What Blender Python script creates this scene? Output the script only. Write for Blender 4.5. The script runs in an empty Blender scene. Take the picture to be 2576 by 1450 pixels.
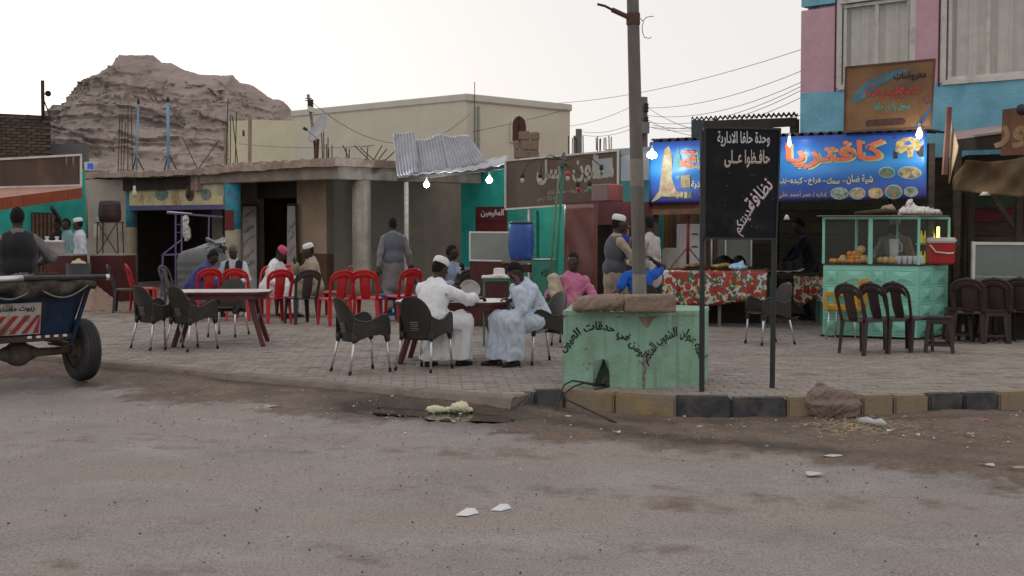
import bpy, bmesh, math, random
import numpy as np
from mathutils import Vector, Matrix, Euler
import openvdb as vdb

SC = bpy.context.scene
COL = SC.collection
R = math.radians

# ---------------------------------------------------------------- camera, sky, sun, exposure
F = 3250.0                      # focal length in units of a 2576 px wide frame
EYE = 1.6                       # eye height over the plaza paving (z = 0)
PITCH = math.atan(160.0 / F)
cam_d = bpy.data.cameras.new('camera')
cam_d.sensor_width = 36.0
cam_d.lens = F / 2576.0 * 36.0
cam_d.clip_start = 0.1
cam_d.clip_end = 3000.0
cam = bpy.data.objects.new('camera', cam_d)
COL.objects.link(cam)
cam.location = (0, 0, EYE)
cam.rotation_euler = (math.pi / 2 - PITCH, 0, 0)
SC.camera = cam

SUN_AZ = R(-24)                 # sunset glow behind the hill, left of the view axis
SUN_EL = R(6.0)
world = bpy.data.worlds.new('World')
SC.world = world
world.use_nodes = True
wn = world.node_tree.nodes
wl = world.node_tree.links
for n in list(wn):
 wn.remove(n)
w_out = wn.new('ShaderNodeOutputWorld')
w_bg = wn.new('ShaderNodeBackground')
w_sky = wn.new('ShaderNodeTexSky')
w_sky.sky_type = 'NISHITA'
w_sky.sun_disc = False
w_sky.sun_elevation = SUN_EL
w_sky.sun_rotation = SUN_AZ
w_sky.altitude = 150.0
w_sky.air_density = 1.0
w_sky.dust_density = 4.0
w_sky.ozone_density = 1.0
# dusty dusk air: the sky's own colours washed out towards a pale cream veil
w_mix = wn.new('ShaderNodeMix')
w_mix.data_type = 'RGBA'
w_mix.inputs[0].default_value = 0.90
w_mix.inputs[7].default_value = (6.85, 6.68, 6.6, 1)
w_hs = wn.new('ShaderNodeHueSaturation')
w_hs.inputs['Saturation'].default_value = 0.40
w_hs.inputs['Value'].default_value = 1.0
wl.new(w_sky.outputs['Color'], w_hs.inputs['Color'])
wl.new(w_hs.outputs['Color'], w_mix.inputs[6])
wl.new(w_mix.outputs[2], w_bg.inputs['Color'])
w_bg.inputs['Strength'].default_value = 0.12
wl.new(w_bg.outputs['Background'], w_out.inputs['Surface'])

sun_d = bpy.data.lights.new('sun', 'SUN')
sun_d.energy = 0.5
sun_d.angle = R(20)
sun_d.color = (1.0, 0.86, 0.72)
sun = bpy.data.objects.new('sun', sun_d)
COL.objects.link(sun)
_sd = Vector((math.sin(SUN_AZ) * math.cos(SUN_EL), math.cos(SUN_AZ) * math.cos(SUN_EL), math.sin(SUN_EL)))
sun.rotation_euler = (-_sd).to_track_quat('-Z', 'Y').to_euler()
sun.location = (0, 0, 40)

SC.view_settings.view_transform = 'Standard'
SC.view_settings.look = 'None'
SC.view_settings.exposure = 0.12
SC.view_settings.gamma = 1.0
SC.view_settings.use_curve_mapping = False
SC.render.engine = 'CYCLES'
SC.cycles.max_bounces = 6
SC.cycles.diffuse_bounces = 3
SC.cycles.glossy_bounces = 3
SC.cycles.transmission_bounces = 5
SC.cycles.transparent_max_bounces = 8
SC.cycles.caustics_reflective = False
SC.cycles.caustics_refractive = False
SC.cycles.use_denoising = True

# ---------------------------------------------------------------- where things stand
_cp, _sp = math.cos(PITCH), math.sin(PITCH)
ROAD_Z = -0.16

def ray(u, v):
 """view direction of a point of the photograph (2576 x 1450 units), scaled to unit depth along world Y"""
 a = (u - 1288.0) / F
 b = -(v - 725.0) / F
 d = Vector((a, _cp + b * _sp, -_sp + b * _cp))
 return d / d.y

def P(u, v, d):
 """world point seen at (u, v), d metres in front of the camera"""
 r = ray(u, v)
 return Vector((r.x * d, d, EYE + r.z * d))

def G(u, v, z=0.0):
 """world point of the horizontal plane z seen at (u, v)"""
 r = ray(u, v)
 t = (z - EYE) / r.z
 return Vector((r.x * t, t, z))

def XY(u, d):
 return (u - 1288.0) / F * d, d

AD = Vector((-0.7287, 0.6848, 0.0))      # street grid: away to the left
BD = Vector((0.6858, 0.7278, 0.0))       # street grid: away to the right

# ---------------------------------------------------------------- materials
MATS = {}

def mat(key, col=(0.5, 0.5, 0.5), rough=0.8, var=0.25, scale=6.0, bump=0.0, bscale=40.0, metal=0.0, spec=0.3,
  col2=None, mix_lo=0.45, mix_hi=0.65, stain=None, stain_scale=1.2, stain_lo=0.55, stain_hi=0.7,
  emit=None, emit_s=0.0, alpha=1.0, stretch=(1, 1, 1), trans=0.0, sheen=0.0, streak=None):
 """procedural material: base colour broken up by noise, optional second colour in patches, stains, fine relief"""
 if key in MATS:
  return MATS[key]
 m = bpy.data.materials.new(key)
 m.use_nodes = True
 nt = m.node_tree
 N, L = nt.nodes, nt.links
 b = N['Principled BSDF']
 b.inputs['Roughness'].default_value = rough
 b.inputs['Metallic'].default_value = metal
 b.inputs['Specular IOR Level'].default_value = spec
 if sheen:
  b.inputs['Sheen Weight'].default_value = sheen
 if trans:
  b.inputs['Transmission Weight'].default_value = trans
 if alpha < 1:
  b.inputs['Alpha'].default_value = alpha
 tc = N.new('ShaderNodeTexCoord')
 mp = N.new('ShaderNodeMapping')
 mp.inputs['Scale'].default_value = stretch
 L.new(tc.outputs['Object'], mp.inputs['Vector'])
 V = mp.outputs['Vector']
 c = col
 cur = None
 if var > 0:
  n1 = N.new('ShaderNodeTexNoise')
  n1.inputs['Scale'].default_value = scale
  n1.inputs['Detail'].default_value = 6
  n1.inputs['Roughness'].default_value = 0.62
  L.new(V, n1.inputs['Vector'])
  r1 = N.new('ShaderNodeValToRGB')
  r1.color_ramp.elements[0].position = 0.28
  r1.color_ramp.elements[1].position = 0.74
  lo = tuple(max(0, x * (1 - var)) for x in c) + (1,)
  hi = tuple(min(1, x * (1 + var * 0.8)) for x in c) + (1,)
  r1.color_ramp.elements[0].color = lo
  r1.color_ramp.elements[1].color = hi
  L.new(n1.outputs['Fac'], r1.inputs['Fac'])
  cur = r1.outputs['Color']

 def layer(cur, colour, sc, lo, hi, vec=V, detail=5):
  n = N.new('ShaderNodeTexNoise')
  n.inputs['Scale'].default_value = sc
  n.inputs['Detail'].default_value = detail
  n.inputs['Roughness'].default_value = 0.6
  L.new(vec, n.inputs['Vector'])
  r = N.new('ShaderNodeValToRGB')
  r.color_ramp.elements[0].position = lo
  r.color_ramp.elements[1].position = hi
  L.new(n.outputs['Fac'], r.inputs['Fac'])
  x = N.new('ShaderNodeMix')
  x.data_type = 'RGBA'
  L.new(r.outputs['Color'], x.inputs[0])
  if cur is None:
   x.inputs[6].default_value = tuple(c) + (1,)
  else:
   L.new(cur, x.inputs[6])
  x.inputs[7].default_value = tuple(colour) + (1,)
  return x.outputs[2]
 if col2 is not None:
  cur = layer(cur, col2, scale * 0.45, mix_lo, mix_hi)
 if stain is not None:
  cur = layer(cur, stain, stain_scale, stain_lo, stain_hi)
 if streak is not None:
  mp2 = N.new('ShaderNodeMapping')
  mp2.inputs['Scale'].default_value = (9, 9, 0.5)
  L.new(tc.outputs['Object'], mp2.inputs['Vector'])
  cur = layer(cur, streak, 1.6, 0.52, 0.72, mp2.outputs['Vector'], 3)
 if cur is None:
  b.inputs['Base Color'].default_value = tuple(c) + (1,)
 else:
  L.new(cur, b.inputs['Base Color'])
 if bump > 0:
  n3 = N.new('ShaderNodeTexNoise')
  n3.inputs['Scale'].default_value = bscale
  n3.inputs['Detail'].default_value = 5
  L.new(V, n3.inputs['Vector'])
  bp = N.new('ShaderNodeBump')
  bp.inputs['Strength'].default_value = bump
  bp.inputs['Distance'].default_value = 0.02
  L.new(n3.outputs['Fac'], bp.inputs['Height'])
  L.new(bp.outputs['Normal'], b.inputs['Normal'])
 if emit is not None:
  b.inputs['Emission Color'].default_value = tuple(emit) + (1,)
  b.inputs['Emission Strength'].default_value = emit_s
 MATS[key] = m
 return m

def glass(key, tint=(0.8, 0.86, 0.84), alpha=0.22, rough=0.06):
 """thin dusty pane: mostly clear, with real reflection"""
 if key in MATS:
  return MATS[key]
 m = bpy.data.materials.new(key)
 m.use_nodes = True
 N, L = m.node_tree.nodes, m.node_tree.links
 b = N['Principled BSDF']
 b.inputs['Base Color'].default_value = tuple(tint) + (1,)
 b.inputs['Roughness'].default_value = rough
 b.inputs['Alpha'].default_value = alpha
 b.inputs['Specular IOR Level'].default_value = 0.5
 MATS[key] = m
 return m

# ---------------------------------------------------------------- tagging
def tag(o, label, cat, group=None):
 o['label'] = label
 o['category'] = cat
 if group:
  o['group'] = group
 return o

def struct(o):
 o['kind'] = 'structure'
 return o

def stuff(o):
 o['kind'] = 'stuff'
 return o

def empty(name, loc=(0, 0, 0), rz=0.0, label=None, cat=None, group=None):
 o = bpy.data.objects.new(name, None)
 COL.objects.link(o)
 o.location = loc
 o.rotation_euler = (0, 0, rz)
 o.empty_display_size = 0.1
 if label:
  tag(o, label, cat, group)
 return o

def copy_tree(o, parent=None):
 c = o.copy()
 COL.objects.link(c)
 c.parent = parent
 for ch in KIDS.get(o.name, []):
  k = copy_tree(ch, c)
  KIDS.setdefault(c.name, []).append(k)
 return c

KIDS = {}

# ---------------------------------------------------------------- mesh building
class MB:
 def __init__(s):
  s.v = []
  s.f = []

 def add(s, vs, fs, M=None):
  k = len(s.v)
  for p in vs:
   p = Vector(p)
   if M is not None:
    p = M @ p
   s.v.append(p)
  s.f += [tuple(i + k for i in f) for f in fs]
  return s

 def box(s, c, size, rot=None, taper=1.0):
  x, y, z = [q / 2 for q in size]
  vs = []
  for zz in (-z, z):
   t = taper if zz > 0 else 1.0
   for xx, yy in ((-x, -y), (x, -y), (x, y), (-x, y)):
    vs.append(Vector((xx * t, yy * t, zz)))
  M = Matrix.Translation(Vector(c))
  if rot is not None:
   M = M @ (rot if isinstance(rot, Matrix) else Euler(rot).to_matrix()).to_4x4()
  fs = [(3, 2, 1, 0), (4, 5, 6, 7), (0, 1, 5, 4), (1, 2, 6, 5), (2, 3, 7, 6), (3, 0, 4, 7)]
  return s.add(vs, fs, M)

 def span(s, lo, hi):
  return s.box([(a + b) / 2 for a, b in zip(lo, hi)], [abs(b - a) for a, b in zip(lo, hi)])

 def hexa(s, p):
  """box given by 8 corners: bottom ring 0-3, top ring 4-7"""
  return s.add(p, [(3, 2, 1, 0), (4, 5, 6, 7), (0, 1, 5, 4), (1, 2, 6, 5), (2, 3, 7, 6), (3, 0, 4, 7)])

 def slab(s, q, n, t):
  """four corners q, thickened by t against direction n"""
  n = Vector(n).normalized() * t
  q = [Vector(p) for p in q]
  return s.hexa([p - n for p in q] + q)

 def tube(s, pts, r, n=8, cap=True, flat=None, up=None):
  """sweep along pts, radius r or list; flat=(a,b) gives an elliptic / boxy section scale"""
  pts = [Vector(p) for p in pts]
  m = len(pts)
  rs = r if isinstance(r, (list, tuple)) else [r] * m
  k = len(s.v)
  prev = None
  for i, p in enumerate(pts):
   if i == 0:
    t = pts[1] - p
   elif i == m - 1:
    t = p - pts[i - 1]
   else:
    t = pts[i + 1] - pts[i - 1]
   t.normalize()
   if prev is None:
    h = Vector(up) if up is not None else (Vector((0, 0, 1)) if abs(t.z) < 0.9 else Vector((1, 0, 0)))
   else:
    h = prev
   a = h - t * h.dot(t)
   if a.length < 1e-6:
    a = t.orthogonal()
   a.normalize()
   b = t.cross(a)
   prev = a
   fa, fb = flat if flat else (1, 1)
   for j in range(n):
    w = 2 * math.pi * (j + (0.5 if n == 4 else 0)) / n
    s.v.append(p + (a * math.cos(w) * fa + b * math.sin(w) * fb) * rs[i])
  for i in range(m - 1):
   for j in range(n):
    j2 = (j + 1) % n
    s.f.append((k + i * n + j, k + i * n + j2, k + (i + 1) * n + j2, k + (i + 1) * n + j))
  if cap:
   s.f.append(tuple(k + j for j in reversed(range(n))))
   s.f.append(tuple(k + (m - 1) * n + j for j in range(n)))
  return s

 def lathe(s, prof, n=20, c=(0, 0, 0), M=None, jit=0.0, seed=0):
  k = len(s.v)
  rnd = random.Random(seed)
  c = Vector(c)
  for r, z in prof:
   for j in range(n):
    w = 2 * math.pi * j / n
    rr = r * (1 + rnd.uniform(-jit, jit))
    p = Vector((rr * math.cos(w), rr * math.sin(w), z))
    if M is not None:
     p = M @ p
    s.v.append(p + c)
  for i in range(len(prof) - 1):
   for j in range(n):
    j2 = (j + 1) % n
    s.f.append((k + i * n + j, k + i * n + j2, k + (i + 1) * n + j2, k + (i + 1) * n + j))
  s.f.append(tuple(k + j for j in reversed(range(n))))
  s.f.append(tuple(k + (len(prof) - 1) * n + j for j in range(n)))
  return s

 def prism(s, poly, t, M=None):
  """flat polygon (x, z) extruded to thickness t about y = 0"""
  n = len(poly)
  vs = [(x, -t / 2, z) for x, z in poly] + [(x, t / 2, z) for x, z in poly]
  fs = [tuple(range(n)), tuple(reversed(range(n, 2 * n)))]
  for i in range(n):
   j = (i + 1) % n
   fs.append((i, i + n, j + n, j))
  return s.add(vs, fs, M)

 def sheet(s, fn, nu, nv, t=0.0):
  """fn(a, b) -> point for a, b in 0..1; t > 0 gives the sheet a back side"""
  pts = [[Vector(fn(i / nu, j / nv)) for j in range(nv + 1)] for i in range(nu + 1)]
  k = len(s.v)
  w = nv + 1
  for row in pts:
   s.v += row
  for i in range(nu):
   for j in range(nv):
    a = k + i * w + j
    s.f.append((a, a + w, a + w + 1, a + 1))
  if t > 0:
   k2 = len(s.v)
   for i in range(nu + 1):
    for j in range(nv + 1):
     du = pts[min(i + 1, nu)][j] - pts[max(i - 1, 0)][j]
     dv = pts[i][min(j + 1, nv)] - pts[i][max(j - 1, 0)]
     n = du.cross(dv)
     if n.length > 1e-9:
      n.normalize()
     s.v.append(pts[i][j] - n * t)
   for i in range(nu):
    for j in range(nv):
     a = k2 + i * w + j
     s.f.append((a, a + 1, a + w + 1, a + w))
   rim = [(i, 0) for i in range(nu + 1)] + [(nu, j) for j in range(1, nv + 1)] + \
     [(i, nv) for i in range(nu - 1, -1, -1)] + [(0, j) for j in range(nv - 1, 0, -1)]
   for q in range(len(rim)):
    (i, j), (i2, j2) = rim[q], rim[(q + 1) % len(rim)]
    a, b = i * w + j, i2 * w + j2
    s.f.append((k + b, k + a, k2 + a, k2 + b))
  return s

 def build(s, name, m, parent=None, smooth=False, bevel=0.0, loc=None, rot=None, seg=1):
  me = bpy.data.meshes.new(name)
  me.from_pydata([tuple(p) for p in s.v], [], s.f)
  if bevel > 0:
   bm = bmesh.new()
   bm.from_mesh(me)
   bmesh.ops.recalc_face_normals(bm, faces=bm.faces)
   es = [e for e in bm.edges if len(e.link_faces) == 2 and e.calc_face_angle(0) > 0.6]
   bmesh.ops.bevel(bm, geom=es, offset=bevel, segments=seg, affect='EDGES', clamp_overlap=True)
   bm.to_mesh(me)
   bm.free()
  return mesh_obj(name, me, m, parent, smooth, loc, rot)

def mesh_obj(name, me, m, parent=None, smooth=False, loc=None, rot=None):
 if m is not None and not me.materials:
  me.materials.append(m)
 if smooth:
  me.polygons.foreach_set('use_smooth', [True] * len(me.polygons))
  if smooth != 'all':
   try:
    me.set_sharp_from_angle(angle=R(38))
   except Exception:
    pass
 o = bpy.data.objects.new(name, me)
 COL.objects.link(o)
 if parent is not None:
  o.parent = parent
  KIDS.setdefault(parent.name, []).append(o)
 if loc is not None:
  o.location = loc
 if rot is not None:
  o.rotation_euler = rot
 return o

def arr_obj(name, v, f, m, parent=None, smooth='all', loc=None):
 me = bpy.data.meshes.new(name)
 v = np.asarray(v, dtype=np.float32)
 f = np.asarray(f, dtype=np.int32)
 me.vertices.add(len(v))
 me.vertices.foreach_set('co', v.ravel())
 k = f.shape[1]
 me.loops.add(f.size)
 me.loops.foreach_set('vertex_index', f.ravel())
 me.polygons.add(len(f))
 me.polygons.foreach_set('loop_start', np.arange(0, f.size, k, dtype=np.int32))
 me.polygons.foreach_set('loop_total', np.full(len(f), k, dtype=np.int32))
 me.update(calc_edges=True)
 me.validate()
 return mesh_obj(name, me, m, parent, smooth, loc)

# ---------------------------------------------------------------- volumes blended into one skin
def wob(p, seed=0, f=1.0, n=5, st=(1, 1, 1)):
 """cheap smooth noise, -1..1, from warped sines"""
 r = np.random.RandomState(seed)
 q = p * np.array(st, dtype=np.float32) * f
 o = np.zeros(p.shape[:-1], dtype=np.float32)
 a = 1.0
 tot = 0.0
 for i in range(n):
  k = r.normal(size=3).astype(np.float32)
  k /= np.linalg.norm(k)
  k2 = r.normal(size=3).astype(np.float32)
  o += a * np.sin(q @ k * (1.6 ** i) * 3 + 1.7 * np.sin(q @ k2 * (1.5 ** i) * 1.9 + r.rand() * 6) + r.rand() * 6)
  tot += a
  a *= 0.72
 return o / tot * 1.6

def sdf(prims, vox=0.012, k=0.03, disp=None):
 """smooth union of round cones ('c', a, b, ra, rb), ellipsoids ('e', c, r, rot) and boxes ('b', c, h, rot, round);
 a leading '-' cuts instead. Returns vertices and quads."""
 lo = np.full(3, 1e9)
 hi = -lo
 for pr in prims:
  t = pr[0]
  if t == 'c':
   for q, r in ((pr[1], pr[3]), (pr[2], pr[4])):
    lo = np.minimum(lo, np.array(q) - r)
    hi = np.maximum(hi, np.array(q) + r)
  elif t in 'eb':
   r = max(pr[2]) * (1.0 if t == 'e' else 1.8)
   lo = np.minimum(lo, np.array(pr[1]) - r)
   hi = np.maximum(hi, np.array(pr[1]) + r)
 pad = k * 0.6 + vox * 4 + (0.03 if disp else 0)
 lo = lo - pad
 hi = hi + pad
 dims = np.ceil((hi - lo) / vox).astype(int) + 1
 ax = [lo[i] + vox * np.arange(dims[i]) for i in range(3)]
 D = np.full(dims, 0.25, dtype=np.float32)

 def block(c0, c1):
  i0 = np.clip(((c0 - lo) / vox).astype(int) - 1, 0, dims - 1)
  i1 = np.clip(((c1 - lo) / vox).astype(int) + 3, 1, dims)
  sl = tuple(slice(i0[i], i1[i]) for i in range(3))
  X, Y, Z = np.meshgrid(ax[0][sl[0]], ax[1][sl[1]], ax[2][sl[2]], indexing='ij', sparse=False)
  return sl, np.stack([X, Y, Z], -1).astype(np.float32)

 for pr in prims:
  t = pr[0]
  cut = t.startswith('-')
  t = t.lstrip('-')
  kk = k
  if isinstance(pr[-1], dict):
   kk = pr[-1].get('k', k)
   pr = pr[:-1]
  mg = kk + vox * 4
  if t == 'c':
   a, b = np.array(pr[1], dtype=np.float32), np.array(pr[2], dtype=np.float32)
   ra, rb = pr[3], pr[4]
   m = max(ra, rb) + mg
   sl, p = block(np.minimum(a, b) - m, np.maximum(a, b) + m)
   ba = b - a
   h = np.clip(((p - a) @ ba) / max(float(ba @ ba), 1e-9), 0, 1)
   d = np.linalg.norm(p - a - h[..., None] * ba, axis=-1) - (ra + (rb - ra) * h)
  else:
   c = np.array(pr[1], dtype=np.float32)
   r = np.array(pr[2], dtype=np.float32)
   rot = pr[3] if len(pr) > 3 else None
   m = float(np.linalg.norm(r)) + mg if t == 'b' else float(r.max()) + mg
   sl, p = block(c - m, c + m)
   q = p - c
   if rot is not None:
    q = q @ np.array(rot, dtype=np.float32)      # world -> local
   if t == 'e':
    k0 = np.linalg.norm(q / r, axis=-1)
    k1 = np.linalg.norm(q / (r * r), axis=-1)
    d = k0 * (k0 - 1.0) / np.maximum(k1, 1e-6)
   else:
    rd = pr[4] if len(pr) > 4 else 0.0
    w = np.abs(q) - (r - rd)
    d = np.linalg.norm(np.maximum(w, 0), axis=-1) + np.minimum(w.max(-1), 0) - rd
  B = D[sl]
  if cut:
   d = -d
   h = np.clip(0.5 - 0.5 * (B - d) / kk, 0, 1) if kk > 0 else (d > B).astype(np.float32)
   D[sl] = B * (1 - h) + d * h + kk * h * (1 - h)
  else:
   if kk > 0:
    h = np.clip(0.5 + 0.5 * (B - d) / kk, 0, 1)
    D[sl] = B * (1 - h) + d * h - kk * h * (1 - h)
   else:
    D[sl] = np.minimum(B, d)
 if disp is not None:
  near = np.abs(D) < 0.08
  idx = np.nonzero(near)
  p = np.stack([ax[i][idx[i]] for i in range(3)], -1).astype(np.float32)
  D[idx] += disp(p).astype(np.float32)
 g = vdb.FloatGrid(0.25)
 g.copyFromArray(D.astype(np.float32))
 pts, quads = g.convertToQuads(isovalue=0.0)
 return pts * vox + lo, quads[:, ::-1]

# ---------------------------------------------------------------- Arabic lettering
_FORMS = {}
def _forms():
 base = 0xFE80
 seq = [('ء', 1), ('آ', 2), ('أ', 2), ('ؤ', 2), ('إ', 2), ('ئ', 4), ('ا', 2), ('ب', 4), ('ة', 2), ('ت', 4), ('ث', 4), ('ج', 4),
   ('ح', 4), ('خ', 4), ('د', 2), ('ذ', 2), ('ر', 2), ('ز', 2), ('س', 4), ('ش', 4), ('ص', 4), ('ض', 4), ('ط', 4), ('ظ', 4),
   ('ع', 4), ('غ', 4), ('ف', 4), ('ق', 4), ('ك', 4), ('ل', 4), ('م', 4), ('ن', 4), ('ه', 4), ('و', 2), ('ى', 2), ('ي', 4)]
 for ch, n in seq:
  _FORMS[ch] = (base, n)
  base += n
_forms()

def shape_ar(s):
 """joined letter forms, in visual (left to right) order"""
 lam = {'آ': 0xFEF5, 'أ': 0xFEF7, 'إ': 0xFEF9, 'ا': 0xFEFB}
 out = []
 i = 0
 n = len(s)

 def joins_next(c):
  return c == 'ـ' or (c in _FORMS and _FORMS[c][1] == 4)

 def joins_prev(c):
  return c == 'ـ' or (c in _FORMS and _FORMS[c][1] >= 2)
 while i < n:
  c = s[i]
  prev = i > 0 and joins_next(s[i - 1])
  if c == 'ل' and i + 1 < n and s[i + 1] in lam:
   out.append(chr(lam[s[i + 1]] + (1 if prev else 0)))
   i += 2
   continue
  if c in _FORMS:
   b, k = _FORMS[c]
   nxt = k == 4 and i + 1 < n and joins_prev(s[i + 1])
   if k == 1:
    f = 0
   elif prev and nxt:
    f = 3
   elif nxt:
    f = 2
   elif prev:
    f = 1
   else:
    f = 0
   out.append(chr(b + f))
  else:
   out.append(c)
  i += 1
 return ''.join(reversed(out))

_TXT = {}
def text_mesh(s, bold=0.0):
 """flat lettering: triangulated verts (x, y) with height about 1 and its bounds"""
 key = (s, bold)
 if key in _TXT:
  return _TXT[key]
 cu = bpy.data.curves.new('lettering', 'FONT')
 cu.body = shape_ar(s)
 cu.resolution_u = 2
 cu.offset = bold
 o = bpy.data.objects.new('lettering', cu)
 COL.objects.link(o)
 dg = bpy.context.evaluated_depsgraph_get()
 me = bpy.data.meshes.new_from_object(o.evaluated_get(dg))
 bm = bmesh.new()
 bm.from_mesh(me)
 bmesh.ops.triangulate(bm, faces=bm.faces)
 vs = [(v.co.x, v.co.y) for v in bm.verts]
 bm.verts.index_update()
 fs = [tuple(v.index for v in f.verts) for f in bm.faces]
 bm.free()
 bpy.data.meshes.remove(me)
 bpy.data.objects.remove(o)
 bpy.data.curves.remove(cu)
 _TXT[key] = (vs, fs)
 return _TXT[key]

def lettering(name, s, m, parent, fn, bold=0.012, sub=False):
 """put lettering on a surface; fn(a, b) maps a, b in 0..1 over the text's bounds to a point"""
 vs, fs = text_mesh(s, bold)
 x0, x1 = min(p[0] for p in vs), max(p[0] for p in vs)
 y0, y1 = min(p[1] for p in vs), max(p[1] for p in vs)
 b = MB()
 b.add([fn((x - x0) / (x1 - x0), (y - y0) / (y1 - y0)) for x, y in vs], fs)
 return b.build(name, m, parent)
# ================================================================ the setting
RND = random.Random(7)

def on_line(O, D, u):
 """point where the vertical plane through (O, D) is seen at column u"""
 k = (u - 1288.0) / F
 t = (k * O[1] - O[0]) / (D[0] - k * D[1])
 return Vector((O[0] + D[0] * t, O[1] + D[1] * t, 0))

def zat(v, d):
 return EYE + ray(1288, v).z * d

# ---- outline of the paved plaza (paving level z = 0)
EDGE = [(-900, 800), (-300, 850), (0, 884), (250, 911), (600, 944), (900, 973), (1130, 990), (1285, 1004), (1345, 987), (1420, 985),
  (1545, 992), (1700, 1002), (1840, 1004), (1980, 1004), (2070, 1003), (2169, 1001), (2250, 999), (2338, 997), (2426, 994), (2514, 991),
  (2600, 988), (2690, 984), (2800, 980), (3000, 972), (3400, 950)]
EW = [G(u, v) for u, v in EDGE]
EX = np.array([p.x for p in EW])
EY = np.array([p.y for p in EW])

def edge_y(x):
 return np.interp(x, EX, EY)

# ---- ground: one sheet to the horizon, finely cut near the camera
def ground_sheet():
 def axis(pts):
  out = []
  for a, b, n in pts:
   out += list(np.linspace(a, b, n, endpoint=False))
  return np.array(out + [pts[-1][1]])
 xs = axis([(-900, -60, 12), (-60, -8, 40), (-8, 8.5, 236), (8.5, 60, 40), (60, 900, 12)])
 ys = axis([(-60, 4, 10), (4, 16.5, 190), (16.5, 40, 24), (40, 1500, 24)])
 X, Y = np.meshgrid(xs, ys, indexing='ij')
 p = np.stack([X, Y, X * 0], -1).astype(np.float32)
 gap = edge_y(X) - Y                                     # > 0 in front of the plaza edge
 left = 1 / (1 + np.exp((X - 0.15) * 4.0))                # 1 on the left, where sand has drifted up to the paving
 near = np.exp(-np.clip(gap, 0, None) / 0.9)
 H = ROAD_Z + left * 0.115 * near + 0.016 * wob(p, 3, 0.5, 4) + 0.006 * wob(p, 5, 2.2, 4)
 shoulder = np.exp(-((gap - 0.9) / 0.9) ** 2)
 H += 0.012 * wob(p, 11, 4.5, 4) * shoulder
 # the drain hollow with the puddle
 a, b = G(915, 1024, -.12), G(1235, 1050, -.12)
 q = np.stack([X - a.x, Y - a.y], -1)
 ba = np.array([b.x - a.x, b.y - a.y])
 h = np.clip((q @ ba) / (ba @ ba), 0, 1)
 dp = np.linalg.norm(q - h[..., None] * ba, axis=-1)
 H -= 0.09 * np.exp(-(dp / 0.22) ** 2)
 H = np.where(gap < -0.25, ROAD_Z - 0.12, H)
 far = np.clip((Y - 40) / 60, 0, 1)
 H = H * (1 - far) + far * (-0.05)
 p[..., 2] = H
 nx, ny = X.shape
 idx = np.arange(nx * ny).reshape(nx, ny)
 f = np.stack([idx[:-1, :-1], idx[1:, :-1], idx[1:, 1:], idx[:-1, 1:]], -1).reshape(-1, 4)
 # what the ground is made of: worn asphalt in front, trodden earth along the plaza, wet streaks of spilt water, shade painted along the edge foot
 s = Y + 0.60 * X - 11.05 + 0.55 * wob(p, 21, 0.8, 5) + 0.25 * wob(p, 22, 3.0, 5)
 earth = np.clip(0.5 + s * 0.9, 0, 1)
 earth = np.maximum(earth, np.clip(0.10 + 0.8 * wob(p, 25, 0.35, 5, (0.5, 2.2, 1)), 0, 0.38) * (0.6 + 0.4 * wob(p, 31, 3.0, 4)))
 rx, ry = X * .857 - Y * .515, X * .515 + Y * .857      # along and across the wheel tracks
 tr = np.stack([rx * .12, ry * 2.6, X * 0], -1).astype(np.float32)
 earth = np.clip(earth + .22 * np.clip(wob(tr, 41, 1.0, 5), -.3, 1) + .10 * wob(p, 42, 6.0, 4), 0, 1)
 damp_shade = np.exp(-(dp / 0.42) ** 2) * 1.3

 def streak(u0, v0, u1, v1, w, amp):
  a, b = G(u0, v0, ROAD_Z), G(u1, v1, ROAD_Z)
  q = np.stack([X - a.x, Y - a.y + 0.05 * wob(p, int(u0), 2.0, 4)], -1)
  ba = np.array([b.x - a.x, b.y - a.y])
  h = np.clip((q @ ba) / (ba @ ba), 0, 1)
  d = np.linalg.norm(q - h[..., None] * ba, axis=-1)
  ww = w * 1.35 * (0.75 + 0.45 * wob(p, int(u1), 1.7, 4))
  return amp * np.exp(-(d / np.clip(ww, 0.03, None)) ** 2)
 for args in ((1250, 1045, 1560, 1080, 0.20, 0.8), (1540, 1088, 2080, 1138, 0.16, 0.95), (640, 1000, 930, 1020, 0.15, 0.6),
     (1300, 1030, 1700, 1058, 0.13, 0.55), (2080, 1138, 2500, 1165, 0.10, 0.45), (270, 930, 700, 975, 0.10, 0.45),
     (1700, 1058, 2576, 1050, 0.09, 0.5)):
  damp_shade = np.maximum(damp_shade, streak(*args))
 damp_shade = np.maximum(damp_shade, .85 * np.exp(-((gap - .05) / .06) ** 2) * (X < .2))  # shade at the foot of the plaza edge, painted in as a dark line
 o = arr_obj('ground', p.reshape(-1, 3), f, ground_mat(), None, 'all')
 for nm, val in (('earth', earth), ('damp_shade', np.clip(damp_shade, 0, 1))):
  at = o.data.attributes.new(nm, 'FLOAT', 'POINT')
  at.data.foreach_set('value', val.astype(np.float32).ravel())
 return struct(o)

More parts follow.
